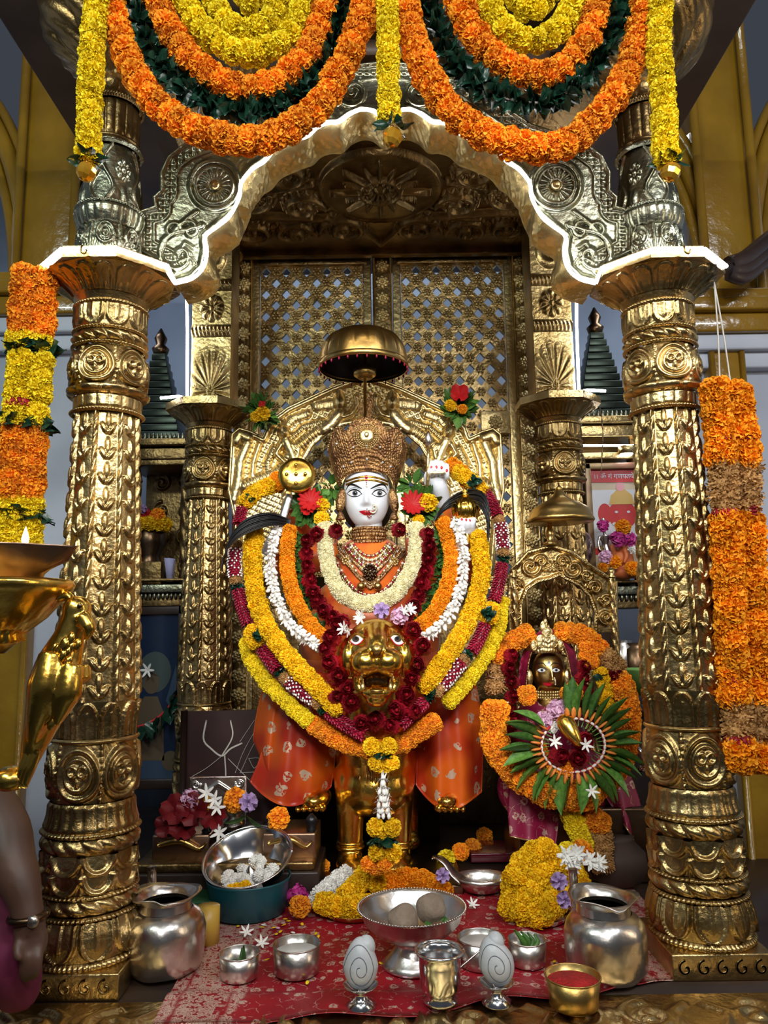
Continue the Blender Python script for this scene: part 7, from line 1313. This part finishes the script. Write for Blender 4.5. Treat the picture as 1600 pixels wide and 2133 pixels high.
# silver dish, figurine and painted stone on the right shelf
zsh = zs+.03; pS = lambda px, d=3.22: Vector((P(px, 1180, d).x, d, zsh))
o = thing('silver_dish', pS(1224, 3.20), 'upright oval silver dish on the shelf beside the small throne', 'dish'); c = P(1222, 1140, 3.18); V, F = lathe([(.0005, .006), (.030, .004), (.038, -.002), (.040, -.008), (.036, -.006), (.0005, .0)], 36); R = Matrix.Rotation(PI/2, 3, 'X') @ Matrix.Rotation(.5, 3, 'Y'); G().add([c+Vector(((R @ Vector(v)).x, (R @ Vector(v)).y, (R @ Vector(v)).z*1.7)) for v in V], F).obj('dish', 'silver', o)
fg = thing('silver_figurine', pS(1262), 'small silver standing figurine draped at the hips on the shelf', 'figurine'); c = P(1262, 1150, 3.20); gg = [tube([c+Vector((0, 0, -.055)), c+Vector((.006, 0, -.01)), c+Vector((0, 0, .035))], [.024, .021, .012], 14, k=10), tube([c+Vector((0, 0, .028)), c+Vector((0, 0, .070))], [.012, .022], 14, k=6), ell(c+Vector((-.004, 0, .104)), (.013, .014, .017), 14, 10), tube([c+Vector((0, 0, .07)), c+Vector((-.003, 0, .095))], .007, 8), tube([c+Vector((.022, 0, .066)), c+Vector((.034, -.004, .035)), c+Vector((.050, -.01, .008))], [.007, .006, .004], 8, k=8), tube([c+Vector((-.022, 0, .066)), c+Vector((-.030, -.004, .035)), c+Vector((-.026, -.012, .004))], [.007, .006, .004], 8, k=8)]; hand_mesh('body', gg, 'silver', fg, .0025); G().add(*lathe([(.010, 0), (.014, .012), (.004, .03)], 12, c+Vector((-.004, 0, .115)))).obj('crown', 'silver', fg)
o = thing('painted_idol', pS(1298, 3.24), 'rounded orange painted elephant-headed idol on the shelf', 'statue'); c = P(1298, 1165, 3.24); gg = [ell(c, (.045, .04, .05), 18, 14), ell(c+Vector((.0, -.01, .045)), (.034, .032, .034), 18, 12), tube([c+Vector((0, -.035, .045)), c+Vector((.0, -.05, .01)), c+Vector((-.014, -.052, -.02))], [.014, .010, .006], 10, k=8), ell(c+Vector((-.04, -.005, .045)), (.018, .008, .024)), ell(c+Vector((.04, -.005, .045)), (.018, .008, .024)), ell(c+Vector((.0, .0, -.055)), (.06, .045, .03))]; hand_mesh('body', gg, 'murti', o, .004)
for k, (kind, x, y, s, lab) in enumerate((('magenta', 1256, 1095, .026, 'magenta bloom on the head of the silver figurine'), ('saffron', 1298, 1098, .034, 'orange marigold on the painted idol head'), ('magenta', 1288, 1122, .034, 'magenta bloom at the painted idol neck, nearer the figurine'), ('magenta', 1312, 1124, .032, 'magenta bloom at the painted idol neck, nearer the column'), ('saffron', 1280, 1170, .030, 'orange marigold at the figurine feet'), ('saffron', 1318, 1184, .032, 'orange marigold on the shelf corner by the big column'), ('pinkfl', 1262, 1160, .030, 'pink bloom at the hips of the silver figurine'), ('whitefl', 1320, 1142, .026, 'white bloom beside the painted idol'), ('saffron', 1256, 1182, .022, 'small orange marigold on the shelf by the silver dish'))): u = thing('shelf_bloom', P(x, y, 3.17), lab, 'flower'); flower(kind, u, P(x, y, 3.17), (0, -1, .3), s, 'petals')
# things in the gap behind the right column: steel cans, green basket, taps
for px, py, r0, h, m, lab in ((1298, 1385, .05, .16, 'silver', 'tall grey metal can on the counter behind the smaller goddess'), (1325, 1390, .07, .16, 'bronze', 'dark brass water pot on the counter behind the big column')):
    c = P(px, py, 3.1); u = thing('storage_can', (c.x, 3.1, c.z-.06), lab, 'can'); G().add(*lathe([(r0*.9, -.06), (r0, -.05), (r0, h*.45), (r0*.8, h*.52), (r0*.85, h*.6)], 28, (c.x, 3.1, c.z))).obj('body', m, u)
u = thing('plastic_basket', P(1325, 1420, 2.95), 'light green plastic basket behind the big column', 'basket'); G().add(*lathe(shell([(.05, -.05), (.075, .04), (.08, .045)], .003), 32, P(1335, 1418, 2.95), lambda a, t: .002*math.sin(a*16), caps=False)).obj('body', 'basket', u)
zk = P(1320, 1455, 3.1).z-.02; struct(G().add(*box((P(1330, 1455, 3.1).x+.12, 3.2, zk), (.62, .5, .03), .004)).obj('trim_12', 'floor')); struct(G().add(*box((P(1330, 1455, 3.1).x+.12, 3.25, zk/2), (.6, .4, zk), .004)).obj('trim_13', 'dark'))
for px, py, Y in ((1342, 1600, 2.55), (1565, 1600, 2.30)): c = P(px, py, Y); u = thing('water_tap', (c.x, Y, c.z), 'curved steel water tap %s' % ('between the orange ring and the big column' if px < 1400 else 'under the long hanging orange garland'), 'tap'); G().add(*tube([c+Vector((-.05, .05, .075)), c+Vector((-.02, .0, .06)), c+Vector((-.002, -.01, .03)), c], .011, 12, k=16)).obj('spout', 'steel', u); G().add(*lathe([(.018, -.01), (.020, 0), (.012, .008)], 18, c)).obj('nozzle', 'steel', u); G().add(*tube([c+Vector((-.05, .05, .075)), c+Vector((-.05, .30, .075)) if px < 1400 else Vector((1.28, 2.80, c.z+.075))], .012, 10)).obj('pipe', 'steel', u)
# ================================================================ oil lamp with parrot, and the seated person at the edge
YO = 1.42; lc = P(-6, 1235, YO)
lamp = thing('oil_lamp_stand', (lc.x, lc.y, 0), 'tall gold oil lamp stand with a wide dish and a hanging parrot', 'lamp')
V, F = lathe([(.001, .020), (.10, .020), (.118, .024), (.130, .022), (.134, .014), (.130, .004), (.124, -.004), (.118, -.010), (.105, -.026), (.085, -.046), (.06, -.066), (.045, -.078), (.05, -.086), (.035, -.095), (.02, -.11)], 96, lc, lambda a, t: .0035*abs(math.sin(a*9+t*5))*(.58 < t < .9)); G().add(V, F).obj('dish', 'goldb', lamp)
G().add(*lathe([(.17, -lc.z), (.16, -lc.z+.04), (.05, -lc.z+.09), (.028, -lc.z+.2), (.024, -.40), (.040, -.375), (.026, -.35), (.022, -.2), (.03, -.16), (.02, -.11)], 32, (lc.x-.03, lc.y, lc.z))).obj('stem', 'goldb', lamp)
G().add(*ell(P(22, 1622, YO), (.030, .03, .022), 18, 12)).obj('boss', 'goldb', lamp)
pq = lambda x, y, d=0: P(x, y, YO+d)
parts = [tube([pq(162, 1272), pq(150, 1310), pq(128, 1370), pq(112, 1420), pq(96, 1480), pq(76, 1540), pq(56, 1600)], [.024, .027, .040, .044, .034, .024, .014], 18, k=30), ell(pq(160, 1268), (.026, .026, .024), 18, 12), tube([pq(172, 1282, -.02), pq(186, 1310, -.024), pq(178, 1335, -.02)], [.014, .013, .004], 10, k=8), tube([pq(108, 1360, -.03), pq(96, 1430, -.04), pq(80, 1500, -.03), pq(64, 1560, -.015)], [.022, .028, .020, .006], 12, k=14), tube([pq(150, 1385, -.03), pq(142, 1440, -.04), pq(118, 1510, -.03)], [.020, .024, .006], 12, k=14), tube([pq(168, 1395, -.01), pq(176, 1420, -.02)], [.02, .012], 10, k=5)]
po = hand_mesh('parrot', parts, 'goldb', lamp, .004); G().add(*ell(pq(166, 1262, -.026), (.005, .003, .005))).obj('parrot_eye', 'bronze', po)
g = G()
for k in range(46): y = random.uniform(1330, 1520); x = 128-(y-1370)*.27+random.uniform(-26, 30); g.add(*ell(pq(x, y, -.040+.012*abs(x-(128-(y-1370)*.27))/28), (.008, .005, .013), 7, 5, Matrix.Rotation(.35, 3, 'Y')))
g.obj('feathers', 'goldb', po); G().add(*tube([pq(150, 1250), pq(140, 1240), pq(120, 1246)], .010, 8, k=6)).obj('hook', 'goldb', lamp)
for k in (-1, 0, 1): G().add(*tube([pq(70+k*8, 1560, -.01), pq(54+k*8, 1605, -.012), pq(42+k*9, 1640, -.01)], [.009, .010, .005], 8, k=8)).obj('tail_feather', 'goldb', po)
dc = P(18, 1206, YO-.02); dv = thing('oil_diya', (dc.x, dc.y, lc.z+.021), 'dark metal diya bowl with a burning wick on the gold dish', 'lamp'); b = Vector((dc.x, dc.y, lc.z+.021))
V, F = lathe(shell([(.052, 0), (.058, .004), (.060, .012), (.082, .034), (.094, .056), (.098, .060)], .003), 56, b, lambda a, t: .030*math.exp(-((math.atan2(math.sin(a), math.cos(a))+.1)/.28)**2)*(.3 < t < .62), caps=False); G().add(V, F).obj('bowl', 'copper', dv); G().add(*lathe([(.0005, .045), (.084, .045)], 40, b)).obj('oil', 'bronze', dv)
f0 = P(52, 1136, YO-.05); G().add(*tube([f0+Vector((-.02, .02, -.02)), f0+Vector((0, 0, .002))], .004, 8)).obj('wick', 'string', dv); G().add(*lathe([(.0008, 0), (.0055, .006), (.0062, .012), (.004, .022), (.0015, .030), (.0003, .034)], 16, f0)).obj('flame', 'flame', dv)
fl_ = bpy.data.lights.new('flame_light', 'POINT'); fl_.energy = .35; fl_.color = (1, .6, .25); fl_.shadow_soft_size = .01; fo = bpy.data.objects.new('flame_light', fl_); COL.objects.link(fo); fo.location = f0+Vector((0, -.01, .02))
# person seated on the platform edge, mostly beyond the frame
YM = 1.62; q = lambda x, y, d=0: P(x, y, YM+d)
pe = thing('person', Vector((-1.16, 1.75, PZ)), 'person seated in pink cloth, forearm resting with a wristwatch', 'person')
sh = q(-60, 1640, .05); parts = [tube([Vector((-1.16, 1.80, PZ+.06)), Vector((-1.15, 1.80, PZ+.30)), Vector((-1.13, 1.78, PZ+.50))], [.15, .135, .12], 22, k=14), tube([Vector((-1.13, 1.78, PZ+.50)), sh], [.09, .062], 16, k=6), tube([Vector((-1.13, 1.77, PZ+.52)), Vector((-1.13, 1.76, PZ+.66))], .055, 14), ell(Vector((-1.13, 1.74, PZ+.76)), (.075, .095, .115), 22, 16), ell(Vector((-1.12, 1.645, PZ+.75)), (.012, .02, .018))]
parts += [tube([sh, q(5, 1720, .03), q(22, 1790)], [.060, .052, .047], 16, k=10), tube([q(22, 1790), q(45, 1850, -.02), q(58, 1905, -.03), q(62, 1935, -.03)], [.047, .041, .030, .030], 16, k=12), ell(q(64, 1958, -.03), (.034, .022, .040), 16, 12)]
for k in range(4): parts.append(tube([q(50+k*10, 1965, -.035), q(50+k*10, 2000, -.05), q(48+k*9, 2025, -.045), q(47+k*9, 2042-abs(k-1)*5, -.03)], [.0105, .010, .009, .0075], 10, k=10))
parts.append(tube([q(46, 1950, -.04), q(36, 1975, -.06), q(40, 2002, -.07)], [.012, .0105, .008], 10, k=8)); hand_mesh('body', parts, 'skin', pe, .006)
parts = [ell(Vector((-1.02, 1.66, PZ+.07)), (.20, .17, .08), 24, 14), ell(Vector((-1.16, 1.78, PZ+.22)), (.175, .15, .24), 24, 16), tube([q(-40, 1960, .02), q(0, 1985, .0), q(30, 2030, .02), q(40, 2075, .05)], [.08, .062, .052, .04], 16, k=12), tube([q(-30, 1900, .05), q(10, 1930, .03), q(40, 1990, .04)], [.06, .045, .03], 14, k=10)]; hand_mesh('pink_garment', parts, 'pinkcloth', pe, .008)
w0 = q(59, 1908, -.03); G().add(*tube([w0+Vector((.033*math.cos(a), .033*math.sin(a), .003*math.cos(a))) for a in np.linspace(0, 2*PI, 26)], .007, 8)).obj('watch_strap', 'bronze', pe); G().add(*ell(w0+Vector((.022, -.030, 0)), (.012, .008, .012), 16, 10)).obj('watch_face', 'silver', pe)
G().add(*ell(Vector((-1.13, 1.77, PZ+.80)), (.085, .098, .09), 20, 14)).obj('hair', 'hair', pe)
